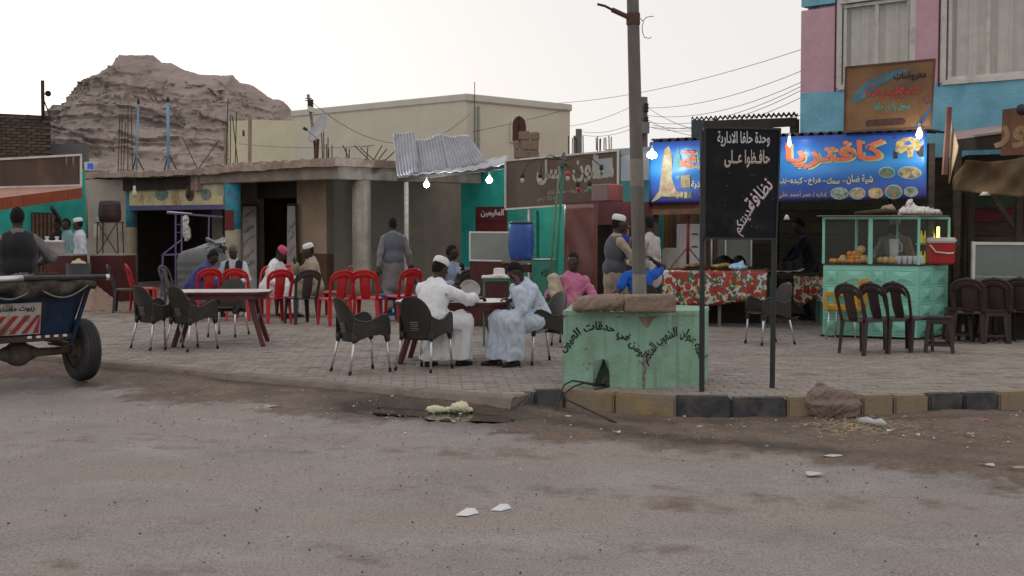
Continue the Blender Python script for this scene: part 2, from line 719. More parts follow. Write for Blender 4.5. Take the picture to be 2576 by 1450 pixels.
def ground_mat():
 m = bpy.data.materials.new('dusty_road')
 m.use_nodes = True
 N, L = m.node_tree.nodes, m.node_tree.links
 b = N['Principled BSDF']
 tc = N.new('ShaderNodeTexCoord')

 def noise(sc, det=6, rough=0.65, stretch=None):
  n = N.new('ShaderNodeTexNoise')
  n.inputs['Scale'].default_value = sc
  n.inputs['Detail'].default_value = det
  n.inputs['Roughness'].default_value = rough
  if stretch:
   mp = N.new('ShaderNodeMapping')
   mp.inputs['Scale'].default_value = stretch
   mp.inputs['Rotation'].default_value = (0, 0, R(28))
   L.new(tc.outputs['Object'], mp.inputs['Vector'])
   L.new(mp.outputs['Vector'], n.inputs['Vector'])
  else:
   L.new(tc.outputs['Object'], n.inputs['Vector'])
  return n.outputs['Fac']

 def ramp(fac, stops):
  r = N.new('ShaderNodeValToRGB')
  e = r.color_ramp.elements
  while len(e) < len(stops):
   e.new(0.5)
  for el, (p, c) in zip(e, stops):
   el.position = p
   el.color = tuple(c) + (1,)
  L.new(fac, r.inputs['Fac'])
  return r.outputs['Color']

 def mix(fac, a, c2, mode='MIX'):
  x = N.new('ShaderNodeMix')
  x.data_type = 'RGBA'
  x.blend_type = mode
  if isinstance(fac, float):
   x.inputs[0].default_value = fac
  else:
   L.new(fac, x.inputs[0])
  L.new(a, x.inputs[6])
  if isinstance(c2, tuple):
   x.inputs[7].default_value = c2 + (1,)
  else:
   L.new(c2, x.inputs[7])
  return x.outputs[2]

 asph = ramp(noise(1.3, 8, 0.7), [(0.3, (0.245, 0.222, 0.216)), (0.7, (0.378, 0.345, 0.333))])
 asph = mix(ramp(noise(0.5, 4, 0.6, (0.4, 2.4, 1)), [(0.42, (0, 0, 0)), (0.66, (1, 1, 1))]), asph, (0.325, 0.28, 0.25))
 speck = ramp(noise(70, 3, 0.7), [(0.36, (0.60, 0.58, 0.57)), (0.50, (1, 1, 1)), (0.70, (1.28, 1.26, 1.24))])
 asph = mix(1.0, asph, speck, 'MULTIPLY')
 dirt = ramp(noise(2.2, 9, 0.72), [(0.25, (0.125, 0.090, 0.071)), (0.55, (0.205, 0.157, 0.126)), (0.8, (0.275, 0.22, 0.18))])
 dirt = mix(1.0, dirt, ramp(noise(28, 5, 0.75), [(0.3, (0.55, 0.53, 0.52)), (0.55, (1, 1, 1)), (0.75, (1.35, 1.32, 1.3))]), 'MULTIPLY')
 at = N.new('ShaderNodeAttribute')
 at.attribute_name = 'earth'
 d2 = N.new('ShaderNodeMath')
 d2.operation = 'ADD'
 sub = N.new('ShaderNodeMath')
 sub.operation = 'MULTIPLY_ADD'
 L.new(noise(9, 6, 0.7), sub.inputs[0])
 sub.inputs[1].default_value = 0.7
 sub.inputs[2].default_value = -0.35
 L.new(at.outputs['Fac'], d2.inputs[0])
 L.new(sub.outputs[0], d2.inputs[1])
 fac = ramp(d2.outputs[0], [(0.30, (0, 0, 0)), (0.72, (1, 1, 1))])
 c = mix(fac, asph, dirt)
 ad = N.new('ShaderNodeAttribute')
 ad.attribute_name = 'damp_shade'
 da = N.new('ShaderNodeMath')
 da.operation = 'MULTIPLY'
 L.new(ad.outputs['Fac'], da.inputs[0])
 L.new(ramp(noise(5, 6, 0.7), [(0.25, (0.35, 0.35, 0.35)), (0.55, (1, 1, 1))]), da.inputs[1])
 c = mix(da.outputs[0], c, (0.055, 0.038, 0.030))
 L.new(c, b.inputs['Base Color'])
 rr = N.new('ShaderNodeMapRange')
 rr.inputs['To Min'].default_value = 0.92
 rr.inputs['To Max'].default_value = 0.55
 L.new(da.outputs[0], rr.inputs['Value'])
 L.new(rr.outputs['Result'], b.inputs['Roughness'])
 b.inputs['Specular IOR Level'].default_value = 0.2
 bp = N.new('ShaderNodeBump')
 bp.inputs['Strength'].default_value = 0.75
 bp.inputs['Distance'].default_value = 0.03
 add = N.new('ShaderNodeMath')
 add.operation = 'MULTIPLY_ADD'
 L.new(noise(60, 4, 0.75), add.inputs[0])
 add.inputs[1].default_value = 0.45
 L.new(noise(11, 6, 0.7), add.inputs[2])
 L.new(add.outputs[0], bp.inputs['Height'])
 L.new(bp.outputs['Normal'], b.inputs['Normal'])
 return m

ground_sheet()

# ---- plaza: bed of sand and mortar with paving stones laid on it
M_bed = mat('paving_bed', (0.235, 0.185, 0.15), 0.95, 0.3, 1.2, 0.5, 30, col2=(0.18, 0.138, 0.11))
pb = MB()
top = [Vector((p.x, p.y + 0.06, -0.010)) for p in EW] + [Vector((30, 60, -0.010)), Vector((-30, 60, -0.010))]
n = len(top)
pb.add(top + [Vector((p.x, p.y, -0.3)) for p in top], [tuple(range(n))] + [(i, i + n, (i + 1) % n + n, (i + 1) % n) for i in range(n)])
plaza = struct(pb.build('plaza', M_bed))

M_pave = [mat('paver%d' % i, c, 0.9, 0.22, 9, 0.35, 70, stain=(0.19, 0.15, 0.125), stain_scale=2.0, stain_lo=0.5, stain_hi=0.75)
   for i, c in enumerate([(0.30, 0.257, 0.231), (0.276, 0.236, 0.21), (0.33, 0.287, 0.26)])]

def pave():
 ang = R(4)
 ca, sa = math.cos(ang), math.sin(ang)
 L_, W_ = 0.235, 0.118
 cells = []
 for j in range(0, 112):
  for i in range(-62, 66):
   a = (i + 0.5 * (j % 2)) * L_
   b = 11.2 + j * W_
   x = a * ca - b * sa + 0.75
   y = a * sa + b * ca
   if abs(x) > y * 0.42 + 0.5:
    continue
   if y < float(edge_y(x)) + 0.20 or y > 23.6:
    continue
   if y > 20.6 and RND.random() < (y - 20.6) / 3.0:
    continue
   cells.append((y, x, a, b))
 cells.sort()
 hx, hy = (L_ - 0.012) / 2, (W_ - 0.012) / 2
 c = 0.007
 base = [(-hx, -hy, -0.05), (hx, -hy, -0.05), (hx, hy, -0.05), (-hx, hy, -0.05),
   (-hx, -hy, -c), (hx, -hy, -c), (hx, hy, -c), (-hx, hy, -c),
   (-hx + c, -hy + c, 0), (hx - c, -hy + c, 0), (hx - c, hy - c, 0), (-hx + c, hy - c, 0)]
 fc = [(8, 9, 10, 11)] + [(i, (i + 1) % 4, (i + 1) % 4 + 4, i + 4) for i in range(4)] + \
   [(i + 4, (i + 1) % 4 + 4, (i + 1) % 4 + 8, i + 8) for i in range(4)]
 proto = []
 for m in M_pave:
  me = bpy.data.meshes.new('paving_stone')
  me.from_pydata(base, [], fc)
  me.materials.append(m)
  proto.append(me)
 V, FQ, MI = [], [], []
 bv = np.array(base)
 bf = np.array(fc)
 k = 0
 made = 0
 for y, x, a, b in cells:
  dz = RND.uniform(-0.005, 0.004)
  tx, ty = RND.uniform(-0.018, 0.018), RND.uniform(-0.03, 0.03)
  rz = ang + RND.uniform(-0.02, 0.02)
  mi = RND.choices((0, 1, 2), (5, 3, 2))[0]
  if made < 300 and abs(x) < y * 0.385:
   o = bpy.data.objects.new('paving_stone', proto[mi])
   COL.objects.link(o)
   o.parent = plaza
   o.location = (x, y, dz)
   o.rotation_euler = (ty, tx, rz)
   made += 1
  else:
   Rm = np.array(Euler((ty, tx, rz)).to_matrix())
   V.append(bv @ Rm.T + np.array([x, y, dz]))
   FQ.append(bf + k)
   MI += [mi] * len(fc)
   k += len(base)
 o = arr_obj('paving_stones', np.concatenate(V), np.concatenate(FQ), None, plaza, False)
 for m in M_pave:
  o.data.materials.append(m)
 o.data.polygons.foreach_set('material_index', MI)
 stuff(o)
pave()

# ---- kerb of painted stones
M_kerb = {'g': mat('kerb_grey', (0.085, 0.085, 0.088), 0.85, 0.3, 9, 0.4, 40, stain=(0.20, 0.16, 0.13), stain_scale=4),
   'y': mat('kerb_yellow', (0.28, 0.215, 0.115), 0.9, 0.3, 6, 0.4, 40, stain=(0.25, 0.20, 0.16), stain_scale=3.5, stain_lo=0.38, stain_hi=0.6),
   'b': mat('kerb_black', (0.05, 0.052, 0.06), 0.9, 0.4, 8, 0.4, 40, stain=(0.125, 0.11, 0.10), stain_scale=5, stain_lo=0.42, stain_hi=0.7)}
kerb = empty('kerb', (0, 0, 0))
struct(kerb)
KC = 'gyybbyyyybbyyyybb'
ks = EDGE[8:]
for i in range(len(ks) - 2):
 a, b = G(*ks[i]), G(*ks[i + 1])
 dirv = (b - a).normalized()
 back = Vector((-dirv.y, dirv.x, 0)) * 0.15
 g = dirv * 0.006
 lo = Vector((0, 0, -0.34))
 up = Vector((0, 0, 0.012 + RND.uniform(-0.006, 0.006)))
 za = Vector((0, 0, -0.0)) 
 q = [a + g, b - g, b - g + back, a + g + back]
 MB().hexa([p + lo for p in q] + [p + up for p in q]).build('kerb_stone', M_kerb[KC[i]], kerb, bevel=0.018, seg=2)
# the sloping end stone, half buried in sand
a, b = G(1287, 1004), G(1345, 987)
dirv = (b - a).normalized()
back = Vector((-dirv.y, dirv.x, 0)) * 0.15
q = [a, b, b + back, a + back]
MB().hexa([p + Vector((0, 0, -0.34)) for p in q] + [q[0] + Vector((0, 0, -0.12)), q[1] + Vector((0, 0, .01)), q[2] + Vector((0, 0, .01)), q[3] + Vector((0, 0, -0.12))]
   ).build('kerb_stone', M_kerb['g'], kerb, bevel=0.015, seg=2)

# ---- drifted concrete apron left of the kerb, where the paving runs out
M_apron = mat('apron_concrete', (0.225, 0.185, 0.155), 0.95, 0.35, 3, 0.6, 35, stain=(0.13, 0.095, 0.075), stain_scale=3)
ap = MB()
apts = EDGE[2:8]
def apron_fn(a, b):
 i = min(int(a * (len(apts) - 1)), len(apts) - 2)
 t = a * (len(apts) - 1) - i
 p = G(*apts[i]).lerp(G(*apts[i + 1]), t)
 out = Vector((-0.3, -1, 0)).normalized()
 w = 0.03 + 0.03 * math.sin(a * 37) * math.sin(a * 17)
 z = 0.002 if b < 0.5 else (-0.008 if b < 0.8 else -0.17)
 off = (-0.22, -0.10, -0.02, 0.005 + w * .5)[min(3, int(b * 3 + 0.5))]
 return p + out * off + Vector((0, 0, z))
ap.sheet(apron_fn, 72, 3)
struct(ap.build('pavement_edge', M_apron, None, 'all'))

# ---- the rocky hill
def hill():
 sil = [(-260, 420), (-60, 365), (60, 325), (110, 300), (133, 284), (160, 256), (200, 233), (220, 206), (236, 184), (262, 174), (278, 160),
   (298, 154), (307, 153), (310, 131), (352, 131), (394, 131), (403, 148), (440, 152), (466, 166), (505, 178), (548, 180), (591, 181),
   (595, 198), (640, 206), (674, 232), (690, 241), (716, 245), (727, 262), (729, 276), (741, 281), (760, 305), (830, 345), (930, 400), (1100, 470)]
 DR = 215.0
 us = np.linspace(-260, 1100, 640)
 sv = np.interp(us, [s[0] for s in sil], [s[1] for s in sil])
 Hh = np.array([zat(v, DR) for v in sv])
 nb = 150
 ts = np.concatenate([np.linspace(0, .72, 112), np.linspace(.72, 1, nb - 111)[1:]])
 V = np.zeros((len(us), nb, 3), dtype=np.float32)
 for i, u in enumerate(us):
  x = (u - 1288) / F * DR
  t = ts
  hh = Hh[i]
  front = np.clip(t / 0.72, 0, 1)
  y = DR - 62 * (1 - front) + np.clip((t - 0.72) / 0.28, 0, 1) * 70
  z = Hh[i] * np.where(t <= 0.72, front ** 0.93, 1 - np.clip((t - 0.72) / 0.28, 0, 1) ** 1.5)
  V[i, :, 0] = x * (1 + 0 * y)
  V[i, :, 1] = y
  V[i, :, 2] = z - 0.6
 p = V.copy()
 q = V.reshape(-1, 3)
 # ledges: the beds of rock stand proud in turn
 bed = q[:, 2] + 0.06 * q[:, 0] + 0.6 * wob(q * 0.09, 4, 1.0, 4) * 1.6
 led = np.zeros(len(q), dtype=np.float32)
 for hgt, am in ((5.2, 2.4), (2.3, 1.5), (1.05, 0.8)):
  ph = (bed / hgt) % 1.0
  led += am * (ph ** 3.0) * (0.75 + 0.40 * wob(q * 0.06, int(hgt * 10), 1.0, 4))
 face = np.clip(q[:, 2] / 4.0, 0, 1) * (q[:, 1] < DR + 2) * np.clip((np.repeat(Hh, nb) - q[:, 2]) / 3.5, 0.05, 1)
 q[:, 1] -= led * face * 1.6
 q[:, 1] += (1.3 * wob(q * 0.05, 8, 1.0, 5) + 0.40 * wob(q * 0.22, 9, 1.0, 5, (1, 1, 2.5)) + 0.14 * wob(q * 0.7, 10, 1.0, 4, (.6, 1, 2.5))) * face
 q[:, 2] += 0.09 * wob(q * 0.5, 12, 1.0, 5) * (face > 0)
 q[:, 0] += 0.2 * wob(q * 0.4, 14, 1.0, 4) * face
 nx, ny = V.shape[:2]
 idx = np.arange(nx * ny).reshape(nx, ny)
 f = np.stack([idx[:-1, :-1], idx[1:, :-1], idx[1:, 1:], idx[:-1, 1:]], -1).reshape(-1, 4)
 m = mat('hill_rock', (0.345, 0.28, 0.25), 0.95, 0.22, 0.30, 0.9, 1.1, col2=(0.29, 0.235, 0.215), stain=(0.315, 0.235, 0.222), stain_scale=0.10, stretch=(0.5, 0.5, 2.2))
 m.node_tree.nodes['Bump'].inputs['Distance'].default_value = 0.8
 struct(arr_obj('rocky_hill', q, f, m, None, False))
hill()
# ================================================================ buildings
def wb(b, name, m, root, smooth=False, bevel=0.0, seg=1):
 """link a mesh given in world coordinates under a thing (or under one of its parts)"""
 loc = -root.location if (root is not None and root.type == 'EMPTY') else None
 return b.build(name, m, root, smooth, bevel, loc, None, seg)

def place(name, p, label, cat, group=None):
 return empty(name, (p[0], p[1], p[2] if len(p) > 2 else 0.0), 0, label, cat, group)

def wallseg(b, p, q, z0, z1, t=0.18):
 """upright wall between two ground points, thickness going away from the camera"""
 p, q = Vector((p[0], p[1], 0)), Vector((q[0], q[1], 0))
 d = (q - p).normalized()
 n = Vector((-d.y, d.x, 0))
 if n.y < 0:
  n = -n
 n *= t
 c = [p, q, q + n, p + n]
 b.hexa([w + Vector((0, 0, z0)) for w in c] + [w + Vector((0, 0, z1)) for w in c])
 return b

class Board:
 """flat panel given by its corners in the photograph and their distances: bl, br, tr, tl"""
 def __init__(s, c):
  s.px = c
  s.w = [P(*q) for q in c]
  n = (s.w[1] - s.w[0]).cross(s.w[3] - s.w[0]).normalized()
  if n.y > 0:
   n = -n
  s.n = n
  s.rip = None

 def at(s, a, b, off=0.0):
  w = s.w
  p = w[0].lerp(w[1], a).lerp(w[3].lerp(w[2], a), b)
  if s.rip:
   off = off + s.rip(a, b)
  return p + s.n * off

 def ab(s, u, v):
  c = s.px
  a = 0.5
  b = 0.5
  for _ in range(6):
   ul, ur = c[0][0] + (c[3][0] - c[0][0]) * b, c[1][0] + (c[2][0] - c[1][0]) * b
   dl, dr = (c[0][2] + c[3][2]) / 2, (c[1][2] + c[2][2]) / 2
   x, y = dl * (u - ul), dr * (ur - u)
   a = x / (x + y)
   k = (u - ul) / (ur - ul)
   vb, vt = c[0][1] + (c[1][1] - c[0][1]) * k, c[3][1] + (c[2][1] - c[3][1]) * k
   b = (v - vb) / (vt - vb)
  return a, b

 def panel(s, name, m, root, t=0.02, nu=1, nv=1):
  b = MB()
  b.sheet(lambda i, j: s.at(i, j), nu, nv, t)
  return wb(b, name, m, root, nu > 1 and 'all')

 def px3(s, u, v, off=0.0):
  a, b = s.ab(u, v)
  return s.at(a, b, off)

 def text(s, string, m, root, u0, u1, v0, v1, off=0.004, bold=0.012, name='lettering', slant=0.0, quad=None):
  """lettering across the rectangle u0..u1, v0 (top) .. v1 (bottom)"""
  if quad:
   def fn(a, b):
    (x0, y0), (x1, y1), (x2, y2), (x3, y3) = quad
    x = (x0 * (1 - a) + x1 * a) * (1 - b) + (x3 * (1 - a) + x2 * a) * b
    y = (y0 * (1 - a) + y1 * a) * (1 - b) + (y3 * (1 - a) + y2 * a) * b
    return s.px3(x, y, off)
  else:
   def fn(a, b):
    return s.px3(u0 + (u1 - u0) * a, v1 + (v0 - v1) * b + slant * (a - 0.5), off)
  vs, fs = text_mesh(string, bold)
  x0, x1 = min(p[0] for p in vs), max(p[0] for p in vs)
  y0, y1 = min(p[1] for p in vs), max(p[1] for p in vs)
  b = MB()
  b.add([fn((x - x0) / (x1 - x0), (y - y0) / (y1 - y0)) for x, y in vs], fs)
  return wb(b, name, m, root)

 def disc(s, u, v, ru, rv, m, root, name, off=0.004, n=20, wobble=0.0, seed=1):
  r = random.Random(seed)
  b = MB()
  c = [s.px3(u + ru * math.cos(w) * (1 + r.uniform(-wobble, wobble)), v - rv * math.sin(w) * (1 + r.uniform(-wobble, wobble)), off)
    for w in [2 * math.pi * i / n for i in range(n)]]
  b.add([s.px3(u, v, off)] + c, [(0, 1 + i, 1 + (i + 1) % n) for i in range(n)])
  return wb(b, name, m, root)

 def poly(s, pts, m, root, name, off=0.004):
  b = MB()
  b.add([s.px3(u, v, off) for u, v in pts], [tuple(range(len(pts)))])
  return wb(b, name, m, root)

 def edging(s, m, root, w=0.03, t=0.03, off=0.012, name='frame_bar', sides=(0, 1, 2, 3)):
  cs = [s.at(0, 0, off), s.at(1, 0, off), s.at(1, 1, off), s.at(0, 1, off)]
  for i in sides:
   a, b = cs[i], cs[(i + 1) % 4]
   d = (b - a).normalized() * (w / 2 - 0.004)
   wb(MB().tube([a - d, b + d], w * 0.7071, 4, up=s.n), name, m, root)

# ---- shared surfaces
M_conc = mat('rough_concrete', (0.30, 0.255, 0.215), 0.95, 0.3, 3.0, 0.8, 22, stain=(0.20, 0.16, 0.13), stain_scale=1.3, streak=(0.22, 0.18, 0.15))
M_concl = mat('slab_edge', (0.38, 0.30, 0.25), 0.95, 0.35, 5.0, 1.0, 18, col2=(0.28, 0.20, 0.16))
M_mud = mat('mud_plaster', (0.215, 0.182, 0.15), 0.97, 0.22, 1.6, 0.5, 26, stain=(0.17, 0.145, 0.12), stain_scale=0.8)
M_beige = mat('beige_plaster', (0.36, 0.265, 0.19), 0.95, 0.22, 2.0, 0.3, 25)
M_brownlow = mat('brown_dado', (0.115, 0.066, 0.042), 0.9, 0.35, 3.0, 0.3, 25)
M_dark = mat('dark_timber', (0.055, 0.043, 0.034), 0.9, 0.4, 3.0, 0.5, 20, stretch=(1, 1, 4))
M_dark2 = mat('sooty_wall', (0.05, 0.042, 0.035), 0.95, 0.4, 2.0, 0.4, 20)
M_plank = [mat('weathered_plank%d' % i, c, 0.9, 0.35, 5.0, 0.5, 22, stretch=(1, 1, 5)) for i, c in
   enumerate([(0.085, 0.080, 0.052), (0.068, 0.060, 0.042), (0.105, 0.092, 0.060), (0.075, 0.05, 0.035)])]
M_teal = mat('teal_paint', (0.03, 0.37, 0.31), 0.75, 0.2, 3.0, 0.3, 30, stain=(0.02, 0.24, 0.21), stain_scale=0.9)
M_green = mat('green_paint', (0.012, 0.15, 0.105), 0.7, 0.25, 2.5, 0.25, 25, stain=(0.01, 0.085, 0.062), stain_scale=0.9)
M_maroon = mat('maroon_metal', (0.155, 0.042, 0.034), 0.42, 0.3, 3.0, 0.12, 9, spec=0.5, stain=(0.10, 0.045, 0.035), stain_scale=1.4)
M_maroon_d = mat('dark_maroon', (0.075, 0.018, 0.017), 0.5, 0.35, 5.0, 0.15, 20)
M_rust = mat('rusty_sheet', (0.12, 0.055, 0.038), 0.75, 0.4, 3.5, 0.3, 30, col2=(0.075, 0.05, 0.042), stain=(0.20, 0.10, 0.055), stain_scale=1.1)
M_blackmetal = mat('black_metal', (0.025, 0.025, 0.028), 0.5, 0.3, 9, 0.2, 40, spec=0.4)
M_rebar = mat('rusty_rebar', (0.085, 0.048, 0.032), 0.9, 0.3, 20)
M_white = mat('white_paint', (0.62, 0.60, 0.55), 0.6, 0.15, 6, 0.1, 30, stain=(0.36, 0.32, 0.27), stain_scale=2.2)
M_alu = mat('aluminium', (0.62, 0.62, 0.63), 0.35, 0.12, 9, metal=0.85)
M_galv = mat('galvanised_sheet', (0.42, 0.42, 0.46), 0.5, 0.25, 2.2, 0.2, 14, metal=0.3, stain=(0.30, 0.27, 0.27), stain_scale=1.6)
M_letter_w = mat('white_lettering', (0.68, 0.67, 0.65), 0.7, 0.12, 14)
M_letter_k = mat('black_lettering', (0.012, 0.014, 0.016), 0.7, 0.2, 14)
M_letter_r = mat('red_lettering', (0.42, 0.03, 0.035), 0.7, 0.15, 14)

# ---------------------------------------------------------------- cream block behind the shops
def cream_block():
 C = P(1172, 565, 38.0)
 C.z = 0
 Lp = on_line(C, AD, 740)
 Rp = on_line(C, BD, 1433)
 far = Lp + (Rp - C)
 H = zat(236, 38.0)
 m1 = mat('cream_render', (0.63, 0.585, 0.475), 0.9, 0.08, 1.0, 0.15, 20, stain=(0.58, 0.53, 0.425), stain_scale=0.35)
 root = place('cream_building', C, 'big blank cream building with small arched window, rising behind the shops', 'building')
 b = MB()
 ring = [Lp, C, Rp, far]
 b.hexa([Vector((p.x, p.y, -0.1)) for p in ring] + [Vector((p.x, p.y, H - 0.22)) for p in ring])
 wb(b, 'wall', m1, root)
 cc = (Lp + C + Rp + far) / 4
 ring2 = [p + (p - cc).normalized() * 0.09 for p in ring]
 b = MB().hexa([Vector((p.x, p.y, H - 0.22)) for p in ring2] + [Vector((p.x, p.y, H)) for p in ring2])
 wb(b, 'parapet', mat('parapet_band', (0.60, 0.575, 0.51), 0.9, 0.08, 2.0, 0.1, 20), root, False, 0.03, 2)
 # arched window in the right face
 w0, w1 = on_line(C, BD, 1282), on_line(C, BD, 1324)
 nrm = -AD
 d = (w0.y + w1.y) / 2
 z0, z1 = zat(360, d), zat(318, d)
 wd = (w1 - w0)
 def arch(inset, off):
  pts = []
  a0, a1 = inset, 1 - inset
  pts.append(w0 + wd * a0 + Vector((0, 0, z0 + inset * 0.4)))
  pts.append(w0 + wd * a1 + Vector((0, 0, z0 + inset * 0.4)))
  for i in range(9):
   t = math.pi * i / 8
   pts.append(w0 + wd * (0.5 + (0.5 - inset) * math.cos(t)) + Vector((0, 0, z1 + 0.34 * math.sin(t) * (1 - inset))))
  return [p + nrm * off for p in pts]
 win = wb(MB().add(arch(0.0, 0.05) + arch(0.0, -0.02), [tuple(range(11)), tuple(range(21, 10, -1))] + [(i, i + 11, (i + 1) % 11 + 11, (i + 1) % 11) for i in range(11)]),
    'window', m1, root)
 wb(MB().add(arch(0.10, 0.056), [tuple(range(11))]), 'pane', mat('maroon_shutter', (0.085, 0.028, 0.026), 0.6, 0.3, 6), win)
 mid = [w0 + wd * 0.5 + Vector((0, 0, z)) + nrm * 0.07 for z in (z0, z1 + 0.28)]
 wb(MB().tube(mid, 0.03, 4), 'frame', M_maroon_d, win)
 # thin mast and drain pipe against the corner
 a = C + nrm * 0.12 + BD * 0.25
 wb(MB().tube([a + Vector((0, 0, 1.5)), a + Vector((0, 0, H + 0.35))], 0.012, 5), 'lightning_rod', M_blackmetal, root)
 a = on_line(C, BD, 1198) + nrm * 0.1
 wb(MB().tube([a + Vector((0, 0, 1)), a + Vector((0, 0, zat(268, a.y)))], 0.045, 6), 'drain_pipe', mat('pipe_green', (0.30, 0.33, 0.27), 0.8), root)
 a = on_line(C, BD, 1196)
 # smaller cream building, further left
 C2 = P(742, 565, 50.0)
 C2.z = 0
 root = place('cream_house', C2, 'low cream house with one small square window, left of the big cream building', 'house')
 a, b2 = XY(578, 52.0), XY(660, 51)
 p0, p1, p2 = Vector((*XY(578, 52.0), 0)), Vector((*XY(660, 50.0), 0)), Vector((*XY(800, 52.0), 0))
 b = MB()
 q = [p0, p1, p2, p2 + Vector((0, 8, 0)), p0 + Vector((0, 8, 0))]
 zt = [zat(305, 52), zat(302, 50), zat(306, 52), zat(306, 52), zat(305, 52)]
 k = len(q)
 b.add([Vector((p.x, p.y, 0)) for p in q] + [Vector((p.x, p.y, z)) for p, z in zip(q, zt)],
   [tuple(range(k - 1, -1, -1)), tuple(range(k, 2 * k))] + [(i, (i + 1) % k, (i + 1) % k + k, i + k) for i in range(k)])
 wb(b, 'wall', mat('cream_render2', (0.62, 0.58, 0.42), 0.9, 0.1, 1.2, 0.15, 20), root)
 pl = p0.lerp(p1, 0.44)
 bd = Board([(610, 343, 51.1), (620, 343, 50.9), (620, 328, 50.9), (610, 328, 51.1)])
 bd.panel('window', M_dark2, root, 0.05)
cream_block()

# ---------------------------------------------------------------- concrete arcade with its shops
CA = Vector((*XY(850, 27.3), 0))
def FA(u, s=0.0):
 return on_line(CA + BD * s, AD, u)

def arcade():
 root = place('concrete_arcade', CA, 'unfinished concrete arcade with thick roof slab and round columns, left of centre', 'building')
 z_b, z_s, z_t = 2.56, 2.82, 2.98
 # roof slab with a broken edge: uneven sheet top, main block from the corner to u = 500
 L0, L1 = FA(503), FA(196)
 def slab(p0, p1, zt0, zt1, th, depth, name, over, seed):
  nseg = 26
  b = MB()
  rr = random.Random(seed)
  for i in range(nseg):
   pass
  d = (p1 - p0)
  def ring(i):
   t = i / nseg
   p = p0 + d * t - BD * (over + rr.uniform(-0.03, 0.04))
   zt = zt0 + (zt1 - zt0) * t + rr.uniform(-0.025, 0.03)
   zb = zt0 + (zt1 - zt0) * t - th + rr.uniform(-0.02, 0.02)
   return [p + Vector((0, 0, zb)), p + Vector((0, 0, zt)), p + BD * depth + Vector((0, 0, zt)), p + BD * depth + Vector((0, 0, zb))]
  rings = [ring(i) for i in range(nseg + 1)]
  vs = [q for r in rings for q in r]
  fs = []
  for i in range(nseg):
   for j in range(4):
    j2 = (j + 1) % 4
    fs.append((i * 4 + j, i * 4 + j2, i * 4 + 4 + j2, i * 4 + 4 + j))
  fs += [(3, 2, 1, 0), tuple(nseg * 4 + j for j in range(4))]
  return wb(b.add(vs, fs), name, M_concl, root)
 slab(CA - AD * 0.12, L0, z_t, 2.92, 0.15, 4.6, 'roof_slab', 0.16, 3)
 slab(L0, L1, 2.88, 2.95, 0.13, 5.0, 'roof_slab', 0.42, 5)
 # long beam of the left face and the beam of the right face
 b = MB()
 p0, p1 = CA, L0
 n = BD * 0.28
 b.hexa([q + Vector((0, 0, z_b)) for q in (p0 + AD * .25, p1, p1 + n, p0 + AD * .25 + n)] + [q + Vector((0, 0, z_s + 0.02)) for q in (p0 + AD * .25, p1, p1 + n, p0 + AD * .25 + n)])
 wb(b, 'beam', M_conc, root, bevel=0.015)
 r1 = CA + BD * 4.3
 nn = AD * 0.26
 b = MB()
 b.hexa([q + Vector((0, 0, z_b - 0.01)) for q in (CA - AD * 0.02, r1 - AD * .02, r1 + nn, CA + nn)] + [q + Vector((0, 0, z_s + 0.01)) for q in (CA - AD * .02, r1 - AD * .02, r1 + nn, CA + nn)])
 wb(b, 'beam', M_conc, root, bevel=0.015)
 # lighter beam end left of the main slab
 e = L0 + AD * 0.02
 b = MB()
 b.hexa([q + Vector((0, 0, 2.40)) for q in (e - BD * .05, e + AD * .28 - BD * .05, e + AD * .28 + BD * .3, e + BD * .3)] + [q + Vector((0, 0, 2.80)) for q in (e - BD * .05, e + AD * .28 - BD * .05, e + AD * .28 + BD * .3, e + BD * .3)])
 wb(b, 'beam_end', M_concl, root, bevel=0.01)
 # lower beam of the left wing
 e0, e1 = L0 + AD * 0.35, FA(238)
 b = MB()
 b.hexa([q + Vector((0, 0, 2.46)) for q in (e0, e1, e1 + BD * .25, e0 + BD * .25)] + [q + Vector((0, 0, 2.75)) for q in (e0, e1, e1 + BD * .25, e0 + BD * .25)])
 wb(b, 'beam', M_dark2, root)
 # columns
 c = on_line(CA, BD, 922) + AD * 0.16
 wb(MB().lathe([(0.215, 0), (0.21, 0.3), (0.20, 1.2), (0.205, 2.0), (0.20, 2.545)], 28, c, jit=0.006), 'column', M_conc, root, 'all')
 def painted(u, s, r, bands, label):
  c = FA(u, s)
  col = None
  for i, (z0, z1, m) in enumerate(bands):
   bb = MB().lathe([(r, z0), (r * 0.995, (z0 + z1) / 2), (r, z1)], 24, c, jit=0.004, seed=i)
   o = wb(bb, 'column' if i == 0 else 'paint_band', m, root if i == 0 else col, 'all')
   if i == 0:
    o['label'] = label
    col = o
  return c, col
 M_cb = mat('column_blue', (0.06, 0.30, 0.43), 0.8, 0.35, 5, 0.3, 30, stain=(0.16, 0.13, 0.10), stain_scale=3, stain_lo=0.52, stain_hi=0.7)
 M_cc = mat('column_cream', (0.40, 0.34, 0.24), 0.9, 0.22, 4, 0.3, 30)
 M_cm = mat('column_maroon', (0.17, 0.035, 0.028), 0.8, 0.25, 5)
 d = FA(587, 0.2).y
 c, col = painted(587, 0.2, 0.185, [(0, zat(577, d), M_cc), (zat(577, d), 2.56, M_cb)], 'column painted blue above and cream below, with a maroon patch')
 b = MB()
 for i in range(9):
  w = R(205 + i * 10.5)
  b.v += [Vector((c.x + 0.188 * math.cos(w), c.y + 0.188 * math.sin(w), z)) for z in (zat(580, d), zat(529, d))]
 for i in range(8):
  b.f.append((2 * i, 2 * i + 2, 2 * i + 3, 2 * i + 1))
 wb(b, 'paint_patch', M_cm, col)
 d = FA(329, 0.2).y
 c, col = painted(329, 0.2, 0.175, [(0, zat(572, d), M_cc), (zat(572, d), 2.46, M_cb)], 'column painted blue above and dirty cream below')
